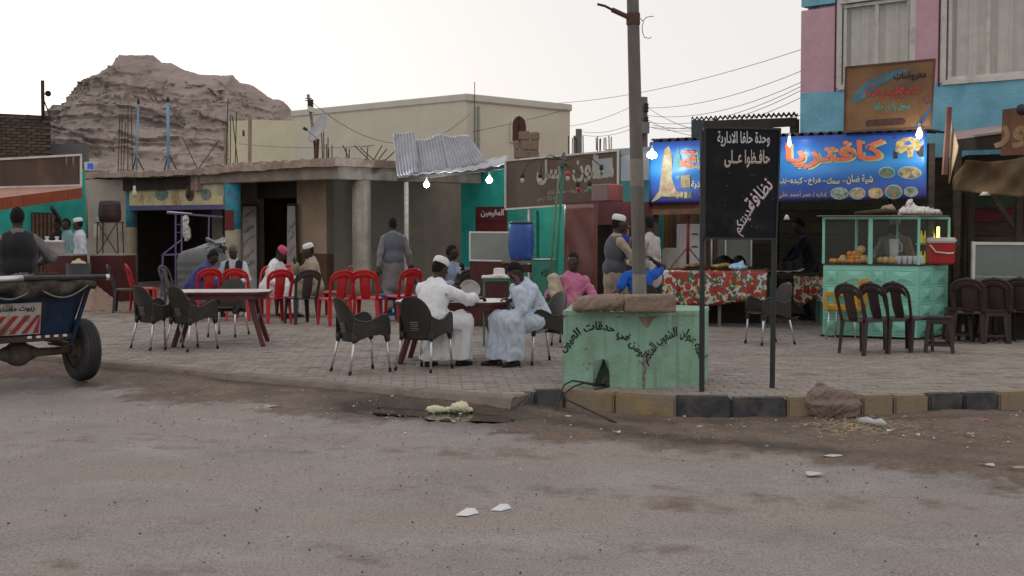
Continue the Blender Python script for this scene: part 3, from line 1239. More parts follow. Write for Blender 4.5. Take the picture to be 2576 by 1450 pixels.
 # walls behind the columns: beige with a brown dado, doorway of the tea room between
 S = 1.25
 ZC = 2.80
 def seg(u0, u1, z0, z1, m, name='wall', s=S, t=0.2):
  return wb(wallseg(MB(), FA(u0, s), FA(u1, s), z0, z1, t), name, m, root)
 zd = 0.93
 seg(822, 748, zd, ZC, M_beige)
 seg(822, 748, 0, zd, M_brownlow, s=S - 0.006)
 seg(648, 604, 0, ZC, M_mud)
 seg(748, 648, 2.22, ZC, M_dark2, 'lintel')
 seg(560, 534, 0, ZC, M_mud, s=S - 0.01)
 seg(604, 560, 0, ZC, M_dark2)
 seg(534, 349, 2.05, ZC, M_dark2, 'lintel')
 # the wall runs on to the right as a bare mud wall, in the other street direction
 e = FA(822, S)
 mud_end = on_line(e, BD, 1172)
 wb(wallseg(MB(), e, mud_end, 0, 2.74, 0.22), 'wall', M_mud, root)
 # doorway: a plastered-up opening with rounded head shows as a shallow frame in the mud wall
 k0, k1 = on_line(e, BD, 1012), on_line(e, BD, 1040)
 # rooms behind the doorways
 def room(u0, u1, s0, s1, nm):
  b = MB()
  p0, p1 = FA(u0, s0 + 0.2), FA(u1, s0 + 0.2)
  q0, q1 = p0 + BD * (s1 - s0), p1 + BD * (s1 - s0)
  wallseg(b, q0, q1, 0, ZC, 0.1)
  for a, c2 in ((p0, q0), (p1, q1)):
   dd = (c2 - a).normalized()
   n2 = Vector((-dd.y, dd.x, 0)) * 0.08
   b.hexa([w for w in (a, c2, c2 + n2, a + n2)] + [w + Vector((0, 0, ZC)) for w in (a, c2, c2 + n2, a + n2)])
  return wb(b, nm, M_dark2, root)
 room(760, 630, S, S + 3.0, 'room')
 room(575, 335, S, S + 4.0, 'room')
 # white door leaves covered with handwritten menus
 def leaf(c, name, label, words):
  bd = Board(c)
  o = bd.panel(name, mat('menu_board', (0.42, 0.40, 0.385), 0.75, 0.15, 3, 0.1, 20, stain=(0.30, 0.27, 0.24), stain_scale=2), root, 0.05)
  o['label'] = label
  wb(MB().tube([bd.at(0, 1.012, -0.02), bd.at(1, 1.012, -0.02)], 0.045, 4), 'frame', M_dark, root)
  wb(MB().tube([bd.at(1.03, 0, -0.02), bd.at(1.03, 1.02, -0.02)], 0.04, 4), 'frame', M_dark, root)
  for w, (u0, v0), (u1, v1), hgt, m in words:
   du, dv = u1 - u0, v1 - v0
   bd.text(w, m, o, 0, 0, 0, 0, 0.006, 0.0, 'handwriting', quad=[(u0, v0), (u1, v1), (u1 - 5, v1 - hgt), (u0 - 5, v0 - hgt)])
  return bd
 d0, d1 = FA(612, S - 0.15).y, FA(646, S - 0.15).y
 leaf([(613, 737, d0), (647, 737, d1), (645, 519, d1), (611, 519, d0)], 'door_leaf', 'white door leaf with handwritten menu, by the blue column',
   [('بسطة', (617, 552), (640, 532), 10, M_letter_k), ('معاقله', (616, 590), (641, 570), 11, M_letter_k), ('بيضة فراخ', (614, 622), (643, 597), 11, M_letter_k),
   ('فاصوليا', (617, 655), (641, 636), 11, M_letter_r), ('رحمة', (617, 680), (641, 660), 11, M_letter_k)])
 d0, d1 = FA(722, S - 0.3).y, FA(749, S - 0.1).y
 leaf([(721, 737, d0), (750, 737, d1), (745, 518, d1), (723, 518, d0)], 'door_leaf', 'white door leaf with handwritten menu, beside the beige wall',
   [('سمك', (726, 585), (743, 562), 10, M_letter_k), ('كبده', (726, 614), (743, 590), 11, M_letter_k), ('بيض', (727, 645), (744, 622), 11, M_letter_r)])
arcade()

# ---- yellow shop sign over the left doorway of the arcade
def yellow_sign():
 d0, d1 = FA(322, 0.1).y, FA(562, 0.1).y
 bd = Board([(320, 530, d0), (562, 527, d1), (562, 445, d1), (320, 452, d0)])
 root = place('shop_sign', bd.at(0.5, 0), 'yellowed food shop sign with painted pictures above the dark doorway', 'sign')
 m = mat('sign_yellow', (0.62, 0.53, 0.31), 0.7, 0.25, 3, 0.1, 20, stain=(0.36, 0.20, 0.09), stain_scale=2.0)
 bd.panel('sign_panel', m, root, 0.05)
 bd.poly([(320, 470), (562, 462), (562, 445), (320, 452)], mat('sign_red', (0.16, 0.03, 0.02), 0.7, 0.4, 5), root, 'red_band', 0.006)
 bd.poly([(320, 530), (562, 527), (562, 515), (320, 518)], mat('sign_purple', (0.11, 0.10, 0.24), 0.7, 0.3, 5), root, 'purple_band', 0.006)
 bd.text('مطعم الاخلاص للمأكولات', M_letter_r, root, 400, 505, 449, 461, 0.010, 0.0, slant=-3)
 m_t = mat('sign_dish', (0.10, 0.24, 0.22), 0.7, 0.5, 24, col2=(0.35, 0.33, 0.26))
 for u, v, ru, rv in ((407, 490, 17, 15), (519, 490, 13, 15)):
  bd.disc(u, v, ru, rv, m_t, root, 'painted_picture', 0.006)
 bd.poly([(546, 466), (560, 466), (560, 492), (550, 494), (546, 488)], mat('sign_pale', (0.35, 0.40, 0.30), 0.7, 0.3, 10), root, 'painted_picture', 0.006)
 bd.disc(478, 490, 11, 17, mat('sign_basket', (0.10, 0.075, 0.045), 0.8, 0.5, 30), root, 'painted_picture', 0.006)
yellow_sign()

# ---------------------------------------------------------------- teal shop in the middle, with its sheet metal awning
def teal_shop():
 d = 30.4
 a, b_ = Vector((*XY(1160, 31.2), 0)), Vector((*XY(1300, 29.6), 0))
 root = place('teal_shop', a.lerp(b_, 0.5), 'turquoise shop front with maroon shutter under the metal awning', 'shop')
 wb(wallseg(MB(), a, b_, 0, 3.05, 0.2), 'wall', M_teal, root)
 bd = Board([(1197, 690, 30.6), (1282, 690, 29.7), (1276, 520, 29.7), (1196, 521, 30.6)])
 o = bd.panel('shutter', mat('maroon_shutter2', (0.125, 0.022, 0.022), 0.6, 0.3, 4, 0.1, 20), root, 0.04)
 o['label'] = 'maroon shutter with white Arabic lettering'
 bd.text('المقيمين', M_letter_w, o, 1210, 1268, 526, 547, 0.006, 0.03)
 for v in (557, 585):
  wb(MB().tube([bd.px3(1198, v, 0.006), bd.px3(1280, v, 0.006)], 0.012, 4), 'ridge', M_maroon_d, o)
 bd.text('شاي', M_letter_w, o, 1236, 1252, 575, 586, 0.006, 0.0)
 # green side wall of the next shop, further right, deep under the sign
 g0, g1 = Vector((*XY(1276, 27.6), 0)), Vector((*XY(1432, 25.2), 0))
 r2 = place('green_shop', g0.lerp(g1, 0.5), 'dark green shop wall below the brown sign, behind the blue barrel', 'shop')
 wb(wallseg(MB(), g0, g1, 0, 2.35, 0.2), 'wall', M_green, r2)
 bd = Board([(1307, 700, 27.05), (1350, 700, 26.3), (1348, 530, 26.3), (1306, 532, 27.05)])
 o = bd.panel('door', mat('green_door', (0.03, 0.135, 0.10), 0.7, 0.3, 4), r2, 0.04)
 for v in (548, 570, 592, 616, 640):
  wb(MB().tube([bd.px3(1308, v, 0.005), bd.px3(1348, v, 0.005)], 0.01, 4), 'rail', M_green, o)
 bd2 = Board([(1278, 574, 27.4), (1303, 574, 27.0), (1303, 560, 27.0), (1280, 560, 27.4)])
 bd2.panel('hatch', M_teal, r2, 0.03)
 # roof of the row behind the signs
 return root
teal_shop()

def awning():
 root = place('sheet_awning', P(1140, 440, 26), 'flat sheet metal awning over the two lit bulbs', 'awning')
 c = [P(1001, 447, 26.9), P(1277, 413, 24.6), P(1277, 392, 26.6), P(1040, 425, 28.9)]
 b = MB()
 b.sheet(lambda i, j: c[0].lerp(c[1], i).lerp(c[3].lerp(c[2], i), j) + Vector((0, 0, 0.012 * math.sin(i * 60) + 0.02 * math.sin(i * 7))), 60, 3, 0.012)
 wb(b, 'roof_sheet', M_galv, root, 'all')
 fr = M_dark
 for j in (0.03, 0.55):
  p, q = c[0].lerp(c[3], j), c[1].lerp(c[2], j)
  wb(MB().tube([p - Vector((0, 0, 0.06)), q - Vector((0, 0, 0.06))], 0.045, 4), 'purlin', fr, root)
 for u in (1011,):
  p = c[0].lerp(c[1], 0.03)
  wb(MB().tube([Vector((p.x + .1, p.y + 0.1, 0)), Vector((p.x + .1, p.y + .1, p.z - 0.1))], 0.05, 8), 'post', mat('post_wood', (0.25, 0.21, 0.17), 0.9, 0.3, 8), root)
 # loose corrugated sheets leaning on the roof
 shs = [([(998, 444, 26.7), (1051, 434, 26.6), (1041, 332, 27.7), (989, 336, 27.8)], 7, 'bent corrugated sheet at the left end of the pile on the roof'),
   ([(1054, 437, 26.7), (1130, 431, 26.5), (1110, 335, 27.6), (1042, 352, 27.8)], 9, 'middle corrugated sheet of the pile on the roof'),
   ([(1131, 431, 26.4), (1230, 412, 26.2), (1178, 338, 27.4), (1113, 339, 27.5)], 11, 'corrugated sheet at the right end of the pile on the roof')]
 for i, (c4, nr, lab) in enumerate(shs):
  bd = Board(c4)
  b = MB()
  def fn(a, t, bd=bd, nr=nr, i=i):
   return bd.at(a, t + (0.02 * math.sin(a * 9 + i) if t > 0.5 else 0), 0.018 * math.sin(a * nr * 2 * math.pi) + 0.05 * math.sin(t * 3.1 + i) * math.sin(a * 3))
  b.sheet(fn, nr * 8, 8, 0.002)
  o = b.build('corrugated_sheet', M_galv, None, 'all')
  o.location = (0, 0, 0)
  tag(o, lab, 'metal sheet', 'corrugated sheets lying on the shop roof')
awning()

# ---------------------------------------------------------------- pink and blue two storey building
def pink_building():
 C = P(2009, 565, 25.1)
 C.z = 0
 D = -AD
 E = on_line(C, AD, 2760)
 def FP(u):
  return on_line(C, AD, u)
 m_pink = mat('pink_plaster', (0.58, 0.36, 0.42), 0.92, 0.12, 2.5, 0.55, 30, stain=(0.52, 0.335, 0.40), stain_scale=0.7)
 m_blue = mat('blue_plaster', (0.20, 0.45, 0.58), 0.92, 0.22, 2.2, 0.55, 30, stain=(0.15, 0.37, 0.50), stain_scale=1.6)
 root = place('pink_building', C, 'two storey building painted pink and blue with curtained sliding windows, far right', 'building')
 zb = zat(236, 25.1)                  # top of the blue band
 zt = zat(28, 25.1)                   # top of the pink band
 wins = [(2104, 2287, 6, 222), (2364, 2585, -40, 209)]
 def spanwall(u0, u1, z0, z1, m, t=0.25, off=0.0):
  p, q = FP(u0), FP(u1)
  n = BD * t
  o = -BD * off
  wb(MB().hexa([w + o + Vector((0, 0, z0)) for w in (p, q, q + n, p + n)] + [w + o + Vector((0, 0, z1)) for w in (p, q, q + n, p + n)]), 'wall', m, root)
 # window openings
 W = []
 for u0, u1, v0, v1 in wins:
  p, q = FP(u0), FP(u1)
  W.append((p, q, zat(v1, p.y), zat(v0, p.y), u0, u1))
 spanwall(2009, 2760, 0, zb, m_blue)
 us = [2009, wins[0][0], wins[0][1], wins[1][0], wins[1][1], 2760]
 for i in range(5):
  if i % 2 == 0:
   spanwall(us[i], us[i + 1], zb, zt, m_pink)
  else:
   p, q, z0, z1, u0, u1 = W[i // 2]
   if z0 > zb:
    spanwall(us[i], us[i + 1], zb, z0, m_pink)
   spanwall(us[i], us[i + 1], z1, zt + 0.001, m_pink) if z1 < zt else None
 spanwall(2009, 2760, max(zt, W[0][3]) + 0.0, zt + 3.0, m_blue)
 b = MB()
 p, q = C, C + BD * 8
 n = D * 0.25
 b.hexa([w + Vector((0, 0, 0)) for w in (p + BD * .26, q, q + n, p + n + BD * .26)] + [w + Vector((0, 0, zt + 3.0)) for w in (p + BD * .26, q, q + n, p + n + BD * .26)])
 wb(b, 'wall', m_pink, root)
 m_gl = glass('window_glass', (0.75, 0.78, 0.78), 0.20, 0.05)
 m_cur = mat('curtain', (0.60, 0.57, 0.50), 0.95, 0.15, 4)
 for p, q, z0, z1, u0, u1 in W:
  dv = q - p
  win = wb(MB().tube([p + Vector((0, 0, z0)), q + Vector((0, 0, z0))], 0.06, 4).tube([p + Vector((0, 0, z1)), q + Vector((0, 0, z1))], 0.06, 4)
     .tube([p + Vector((0, 0, z0)), p + Vector((0, 0, z1))], 0.06, 4).tube([q + Vector((0, 0, z0)), q + Vector((0, 0, z1))], 0.06, 4), 'window', M_white, root)
  for f in (0.06, 0.5, 0.93):
   a = p + dv * f + BD * 0.06
   wb(MB().tube([a + Vector((0, 0, z0 + .03)), a + Vector((0, 0, z1 - .03))], 0.042, 4), 'frame', M_white, win)
  for zz in (z0 + 0.07, z1 - 0.09):
   wb(MB().tube([p + dv * 0.05 + BD * .05 + Vector((0, 0, zz)), p + dv * 0.94 + BD * .05 + Vector((0, 0, zz))], 0.04, 4), 'frame', M_white, win)
  for f0, f1 in ((0.07, 0.49), (0.51, 0.92)):
   a0, a1 = p + dv * f0 + BD * 0.075, p + dv * f1 + BD * 0.075
   wb(MB().add([a0 + Vector((0, 0, z0 + .08)), a1 + Vector((0, 0, z0 + .08)), a1 + Vector((0, 0, z1 - .1)), a0 + Vector((0, 0, z1 - .1))], [(0, 1, 2, 3)]), 'pane', m_gl, win)
  b = MB()
  L = dv.length
  def cf(a, t, p=p, dv=dv, z0=z0, z1=z1):
   w = 0.03 * math.sin(a * 38 + 1.3 * math.sin(a * 9)) + 0.02 * math.sin(a * 71)
   w *= 0.5 + 0.5 * (1 - t)
   return p + dv * (0.05 + 0.89 * a) + BD * (0.17 + w) + Vector((0, 0, z0 + (z1 - z0) * t))
  b.sheet(cf, 90, 4)
  wb(b, 'curtain', m_cur, win, 'all')
  # dark red line of the reveal
  a = p - BD * 0.012 - dv.normalized() * 0.07
  wb(MB().tube([a + Vector((0, 0, z0 - .06)), a + Vector((0, 0, z1 + .06))], 0.016, 4), 'trim', mat('reveal_maroon', (.13, .035, .045), .8), win)
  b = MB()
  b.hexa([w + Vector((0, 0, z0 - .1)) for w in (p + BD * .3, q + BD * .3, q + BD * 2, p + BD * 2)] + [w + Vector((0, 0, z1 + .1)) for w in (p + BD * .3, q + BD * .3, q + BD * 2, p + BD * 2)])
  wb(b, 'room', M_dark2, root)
pink_building()

# ---------------------------------------------------------------- open roof terrace behind the black sign
def terrace():
 d = 27.0
 root = place('roof_shelter', P(1870, 400, d), 'dark steel roof shelter with corrugated edge behind the black sign', 'shelter')
 m_sh = mat('shelter_green', (0.055, 0.085, 0.085), 0.7, 0.3, 3)
 c = [P(1739, 297, 27.2), P(2007, 284, 25.6), P(2007, 292, 30.0), P(1739, 302, 31.5)]
 b = MB()
 b.sheet(lambda i, j: c[0].lerp(c[1], i).lerp(c[3].lerp(c[2], i), j) + Vector((0, 0, 0.03 * math.sin(i * 22 * 6.283))), 132, 2, 0.004)
 wb(b, 'roof_sheet', mat('shelter_roof', (0.16, 0.12, 0.10), 0.8, 0.3, 4), root, 'all')
 Board([(1739, 395, 27.2), (1770, 395, 27.0), (1770, 302, 27.0), (1739, 302, 27.2)]).panel('panel', m_sh, root, 0.05)
 Board([(1770, 330, 27.0), (2003, 318, 25.7), (2003, 296, 25.7), (1770, 304, 27.0)]).panel('panel', M_dark2, root, 0.05)
 Board([(1990, 345, 25.8), (2008, 345, 25.7), (2008, 300, 25.7), (1990, 301, 25.8)]).panel('panel', M_dark2, root, 0.05)
 for u, dd in ((1800, 26.9), (1865, 26.5), (1940, 26.1), (1992, 25.85)):
  wb(MB().tube([P(u, 420, dd), P(u, 300, dd)], 0.05, 4), 'post', m_sh, root)
 wb(MB().tube([P(1770, 400, 27.0), P(2010, 345, 25.7)], 0.05, 4), 'rail', m_sh, root)
 # floor it stands on: the top of the row behind
 bb = place('back_row', P(1800, 500, 27.5), 'plain block under the steel roof shelter, mostly hidden by signs', 'building')
 wb(wallseg(MB(), XY(1560, 28.5), XY(2010, 26.2), 0, zat(405, 27.2), 2.5), 'wall', M_mud, bb)
 # pale block with painted top behind the pole
 pb2 = place('white_block', P(1590, 500, 25.2), 'small whitewashed block with teal lower wall behind the pole', 'building')
 Z1, Z0 = zat(372, 25), zat(455, 25)
 wb(wallseg(MB(), XY(1520, 25.6), XY(1640, 24.6), Z0, Z1, 1.5), 'wall', mat('dirty_white', (0.42, 0.42, 0.44), 0.9, 0.2, 2, 0.3, 20, stain=(0.25, 0.25, 0.26), stain_scale=1), pb2)
 wb(wallseg(MB(), XY(1520, 25.6), XY(1660, 24.6), 0, Z0, 1.5), 'wall', mat('teal_faded', (0.07, 0.25, 0.25), 0.85, 0.2, 2, 0.3, 20), pb2)
terrace()

# ---------------------------------------------------------------- left edge: brick wall, grey wall, turquoise shop, awning, board
def left_edge():
 # brick wall of the upper storey
 d0, d1 = 35.0, 36.5
 M_br = [mat('mud_brick%d' % i, c, 0.95, 0.3, 8, 0.5, 40) for i, c in enumerate([(0.105, 0.078, 0.058), (0.085, 0.065, 0.050), (0.125, 0.095, 0.072)])]
 p0, p1 = Vector((*XY(-110, d0), 0)), Vector((*XY(133, d1), 0))
 root = place('brick_wall', p0.lerp(p1, .5), 'dark mud brick wall rising above the brown board, far left', 'wall')
 z0, z1 = zat(420, d0), zat(283, 35.7)
 wb(wallseg(MB(), p0, p1, 0, z1 - 0.03, 0.3), 'core', mat('brick_mortar', (0.065, 0.050, 0.040), 0.95, 0.3, 6, 0.5, 30), root)
 dv = (p1 - p0)
 Lw = dv.length
 dv.normalize()
 nrm = Vector((dv.y, -dv.x, 0))
 bl, bh = 0.27, 0.085
 rows = int((z1 - z0) / bh)
 cols = int(Lw / bl)
 me = {}
 for mi in range(3):
  b = MB().box((0, 0, 0), (bl - 0.02, 0.06, bh - 0.016))
  o = b.build('brick', M_br[mi], root)
  me[mi] = o.data
  COL.objects.unlink(o)
  bpy.data.objects.remove(o)
 KIDS[root.name] = []
 cnt = 0
 rz = math.atan2(dv.y, dv.x)
 for r in range(rows):
  for c in range(cols):
   t = (c + 0.5 + 0.5 * (r % 2)) * bl
   if t > Lw - 0.1:
    continue
   pp = p0 + dv * t + nrm * RND.uniform(-0.005, 0.02)
   if pp.x / pp.y < -0.402 or cnt > 330:
    continue
   o = bpy.data.objects.new('brick', me[RND.choice((0, 0, 1, 2))])
   COL.objects.link(o)
   o.parent = root
   o.location = pp + Vector((0, 0, z0 + (r + 0.5) * bh)) - root.location
   o.rotation_euler = (0, 0, rz + RND.uniform(-.01, .01))
   cnt += 1
 # grey rendered wall
 r = place('grey_wall', XY(175, 36.8), 'grey rendered wall between brick wall and blue screen', 'wall')
 wb(wallseg(MB(), XY(128, 36.9), XY(221, 36.9), 0, zat(362, 36.9), 0.25), 'wall', mat('grey_render', (0.145, 0.130, 0.135), 0.95, 0.2, 3, 0.4, 30), r)
 # turquoise shop wall
 s0, s1 = Vector((*XY(-60, 29.5), 0)), Vector((*XY(217, 30.2), 0))
 r = place('turquoise_shop', s0.lerp(s1, .5), 'turquoise walled tea shop at the far left behind the cart driver', 'shop')
 wb(wallseg(MB(), s0, s1, 0, 2.9, 0.25), 'wall', M_teal, r)
 bd = Board([(78, 700, 29.8), (140, 700, 29.9), (140, 536, 29.9), (78, 534, 29.8)])
 door = bd.panel('door', M_dark, r, 0.03)
 for i in range(6):
  u = 84 + i * 10
  b = MB()
  q = [bd.px3(u - 3.4, 690, 0.02), bd.px3(u + 3.4, 690, 0.02), bd.px3(u + 3.4, 539, 0.02), bd.px3(u - 3.4, 539, 0.02)]
  wb(b.slab(q, bd.n, 0.018), 'plank', mat('door_plank', (0.13, 0.075, 0.05), 0.85, 0.4, 6), door)
 # pale pillar and wall panel with pasted papers
 r = place('pale_wall', XY(275, 33.5), 'pale plastered wall with pasted papers behind the water drum', 'wall')
 mp = mat('pale_plaster', (0.40, 0.355, 0.31), 0.92, 0.14, 3, 0.3, 30, stain=(0.30, 0.25, 0.21), stain_scale=1.2)
 wb(wallseg(MB(), XY(215, 33.6), XY(318, 33.2), 0, 2.75, 0.25), 'wall', mp, r)
 wb(MB().lathe([(0.13, 1.25), (0.12, 2.0), (0.10, 2.5)], 10, (*XY(210, 32.9), 0), jit=.05), 'column', mp, r, 'all')
 for k, (u0, u1, v0, v1, m) in enumerate(((236, 250, 563, 596, M_white), (240, 258, 545, 560, mat('paper_blue', (0.42, 0.47, 0.55), 0.9)), (280, 305, 560, 600, M_white))):
  Board([(u0, v1, 33.35), (u1, v1, 33.3), (u1, v0, 33.3), (u0, v0, 33.35)]).panel('pasted_paper', m, r, 0.01)
 # brown board sign with white frame
 bd = Board([(-40, 473, 27.6), (203, 467, 28.6), (203, 390, 28.6), (-40, 403, 27.6)])
 r = place('board_sign', bd.at(.5, 0), 'wide brown board with white frame above the orange awning, far left', 'sign')
 mm = mat('board_brown', (0.082, 0.042, 0.028), 0.5, 0.45, 2.0, 0.1, 12, spec=0.5, stretch=(1, 1, 0.35), stain=(0.13, 0.065, 0.04), stain_scale=2.5)
 bd.panel('sign_panel', mm, r, 0.06)
 bd.edging(M_white, r, 0.045, off=0.02)
 for u, w in ((167, 3), (184, 3.4)):
  bd.poly([(u - w, 394), (u + w, 393), (u + w * 0.6, 408), (u, 420), (u - w * 0.5, 410)], mat('board_scuff', (0.26, 0.19, 0.15), 0.7), r, 'scuff', 0.008)
 # orange awning below it
 r = place('orange_awning', P(90, 500, 27), 'sloping orange sheet awning over the turquoise tea shop', 'awning')
 m_or = mat('awning_orange', (0.30, 0.075, 0.035), 0.75, 0.25, 3, 0.2, 20, streak=(0.19, 0.05, 0.03))
 m_ort = mat('awning_top', (0.42, 0.23, 0.19), 0.8, 0.2, 3)
 A = [P(-40, 484, 26.6), P(207, 472, 27.8), P(207, 469, 28.4), P(-40, 476, 27.4)]
 f0, f1 = P(-40, 503, 25.6), P(207, 472.5, 27.6)
 b = MB()
 bk0, bk1 = P(-40, 475, 27.5), P(204, 468.5, 28.5)
 b.sheet(lambda i, j: f0.lerp(f1, i).lerp(bk0.lerp(bk1, i), j), 12, 2, 0.01)
 wb(b, 'roof_sheet', m_ort, r)
 g0, g1 = P(-40, 535, 25.6), P(207, 499, 27.6)
 b = MB()
 b.sheet(lambda i, j: g0.lerp(g1, i).lerp(f0.lerp(f1, i), j) + Vector((0, -0.012 * math.sin(i * 26 * 6.283), -0.003)), 208, 1, 0.004)
 wb(b, 'valance', m_or, r)
 wb(MB().tube([P(130, 522, 26.9), P(172, 588, 28.6)], 0.045, 4), 'strut', M_dark, r)
left_edge()
# ================================================================ signs, kiosk, cafeteria shack
def bulb(p, label, energy, col=(0.80, 0.95, 1.0), r=0.045, cord=None, group='lit bulbs'):
 root = empty('light_bulb', p, 0, label, 'light bulb', group)
 m = mat('bulb_glow', (0.9, 0.95, 1.0), 0.4, 0, emit=(0.80, 0.97, 1.0), emit_s=9.0)
 prof = [(0.012, 0.0)] + [(r * math.sin(t) * (1 if t < 1.7 else 0.98), -r * 1.55 + r * 1.25 * math.cos(t) * -1 - 0.0) for t in ()]
 prof = [(0.014, -0.005), (0.017, -0.03), (r * 0.75, -0.065), (r, -0.10), (r * 0.92, -0.128), (r * 0.55, -0.15), (0.004, -0.158)]
 MB().lathe(prof, 16).build('globe', m, root, 'all')
 MB().lathe([(0.016, -0.012), (0.019, 0.0), (0.019, 0.035), (0.012, 0.05)], 12).build('socket', M_white, root, 'all')
 if cord:
  MB().tube([Vector((0, 0, 0.04))] + [Vector(c) - Vector(p) for c in cord], 0.006, 5).build('cord', M_blackmetal, root)
 ld = bpy.data.lights.new('bulb_light', 'POINT')
 ld.energy = energy
 ld.color = col
 ld.shadow_soft_size = 0.05
 lo = bpy.data.objects.new('bulb_light', ld)
 COL.objects.link(lo)
 lo.parent = root
 lo.location = (0, -0.02, -0.21)
 return root

# ---- brown salon sign on posts
def salon():
 c = [(1273, 527, 24.2), (1556, 507, 21.8), (1556, 379, 21.8), (1273, 405, 24.2)]
 bd = Board(c)
 root = place('salon_sign', bd.at(0.5, 0), 'big faded brown salon sign with pale Arabic lettering', 'sign')
 m = mat('salon_brown', (0.115, 0.080, 0.055), 0.6, 0.25, 2.5, 0.08, 15, stain=(0.165, 0.12, 0.085), stain_scale=1.0)
 bd.panel('sign_panel', m, root, 0.05)
 bd.edging(M_white, root, 0.03, off=0.01)
 ml = mat('salon_letter', (0.41, 0.375, 0.32), 0.7, 0.2, 10)
 bd.text('سل', ml, root, 1350, 1412, 396, 466, 0.005, 0.03)
 bd.text('لون', ml, root, 1440, 1500, 388, 460, 0.005, 0.03)
 bd.text('صا', ml, root, 1500, 1545, 390, 452, 0.005, 0.03)
 ms = mat('salon_small', (0.40, 0.375, 0.33), 0.7, 0.2, 10)
 bd.text('شعر - صبغة - حفرة - قناع', ms, root, 1378, 1486, 474, 492, 0.005, 0.005, slant=-8)
 bd.text('ادارة / ايدي', ms, root, 1352, 1396, 494, 508, 0.005, 0.005, slant=-3)
 m_pale = mat('salon_pale', (0.36, 0.39, 0.41), 0.7, 0.25, 2.5)
 bd.poly([(1490, 402), (1541, 397), (1542, 433), (1530, 447), (1491, 450)], m_pale, root, 'haze_patch', 0.0035)  # smoke haze in front of the sign, painted on as a pale patch
 wb(MB().tube([P(1332, 520, 23.8), Vector((P(1332, 560, 23.8).x, 23.8, 0))], 0.035, 8), 'post', M_alu, root)
 # maroon sheet metal kiosk
 r = place('metal_kiosk', XY(1495, 20.0), 'maroon sheet metal kiosk with dark doorway behind the man in the vest', 'kiosk')
 a, b_, c2 = XY(1419, 20.9), XY(1496, 20.0), XY(1640, 20.65)
 H = zat(513, 20.0)
 def crumple(p, q, name, m, amp, seed):
  p, q = Vector((p[0], p[1], 0)), Vector((q[0], q[1], 0))
  n = Vector(((q - p).y, -(q - p).x, 0)).normalized()
  if n.y > 0:
   n = -n
  def fn(i, j):
   o = amp * (math.sin(i * 5 + seed) * math.sin(j * 7 + i * 3) + 0.5 * math.sin(j * 15 + i * 9 + seed))
   if i in (0, 1) or j in (0, 1):
    o = 0
   return p.lerp(q, i) + Vector((0, 0, 0.02 + (H - 0.02) * j)) + n * o
  wb(MB().sheet(fn, 16, 26, 0.01), name, m, r, 'all')
 crumple(a, b_, 'side_panel', M_maroon, 0.022, 1.0)
 # front with a doorway
 dd = Vector((*c2, 0)) - Vector((*b_, 0))
 B0 = Vector((*b_, 0))
 k = lambda u: on_line(B0, dd, u)
 zdoor = zat(566, 20.1)
 wb(wallseg(MB(), k(1497), k(1503), 0, H, 0.05), 'door_jamb', M_maroon, r)
 wb(wallseg(MB(), k(1503), k(1541), zdoor, H, 0.05), 'lintel', M_maroon_d, r)
 wb(wallseg(MB(), k(1541), k(1640), 0, H, 0.05), 'front_panel', M_maroon_d, r)
 wb(MB().tube([Vector((*b_, 0)) + Vector((0, -.02, 0)), Vector((*b_, H)) + Vector((0, -.02, 0))], 0.022, 4), 'corner_post', M_maroon, r)
 back = Vector((0.2, 2.2, 0))
 q = [Vector((*a, H)), Vector((*b_, H)), Vector((*c2, H)), Vector((*c2, H)) + back, Vector((*a, H)) + back]
 wb(MB().add(q + [p + Vector((0, 0, .04)) for p in q], [(4, 3, 2, 1, 0), (5, 6, 7, 8, 9)] + [(i, (i + 1) % 5, (i + 1) % 5 + 5, i + 5) for i in range(5)]), 'roof_sheet', M_maroon_d, r)
 wb(wallseg(MB(), Vector((*a, 0)) + back, Vector((*c2, 0)) + back, 0, H, 0.05), 'back_panel', M_dark2, r)
 # cabinet on its roof
 z0, z1 = H + 0.045, zat(463, 20.3)
 r2 = place('roof_cabinet', (*XY(1528, 20.3), z0), 'maroon metal cabinet on top of the kiosk', 'cabinet')
 e0, e1, e2 = Vector((*XY(1487, 20.7), 0)), Vector((*XY(1529, 20.15), 0)), Vector((*XY(1567, 20.6), 0))
 e3 = e0 + e2 - e1
 b = MB().hexa([p + Vector((0, 0, z0)) for p in (e0, e1, e2, e3)] + [p + Vector((0, 0, z1)) for p in (e0, e1, e2, e3)])
 wb(b, 'cabinet_body', M_maroon, r2, bevel=0.012)
salon()

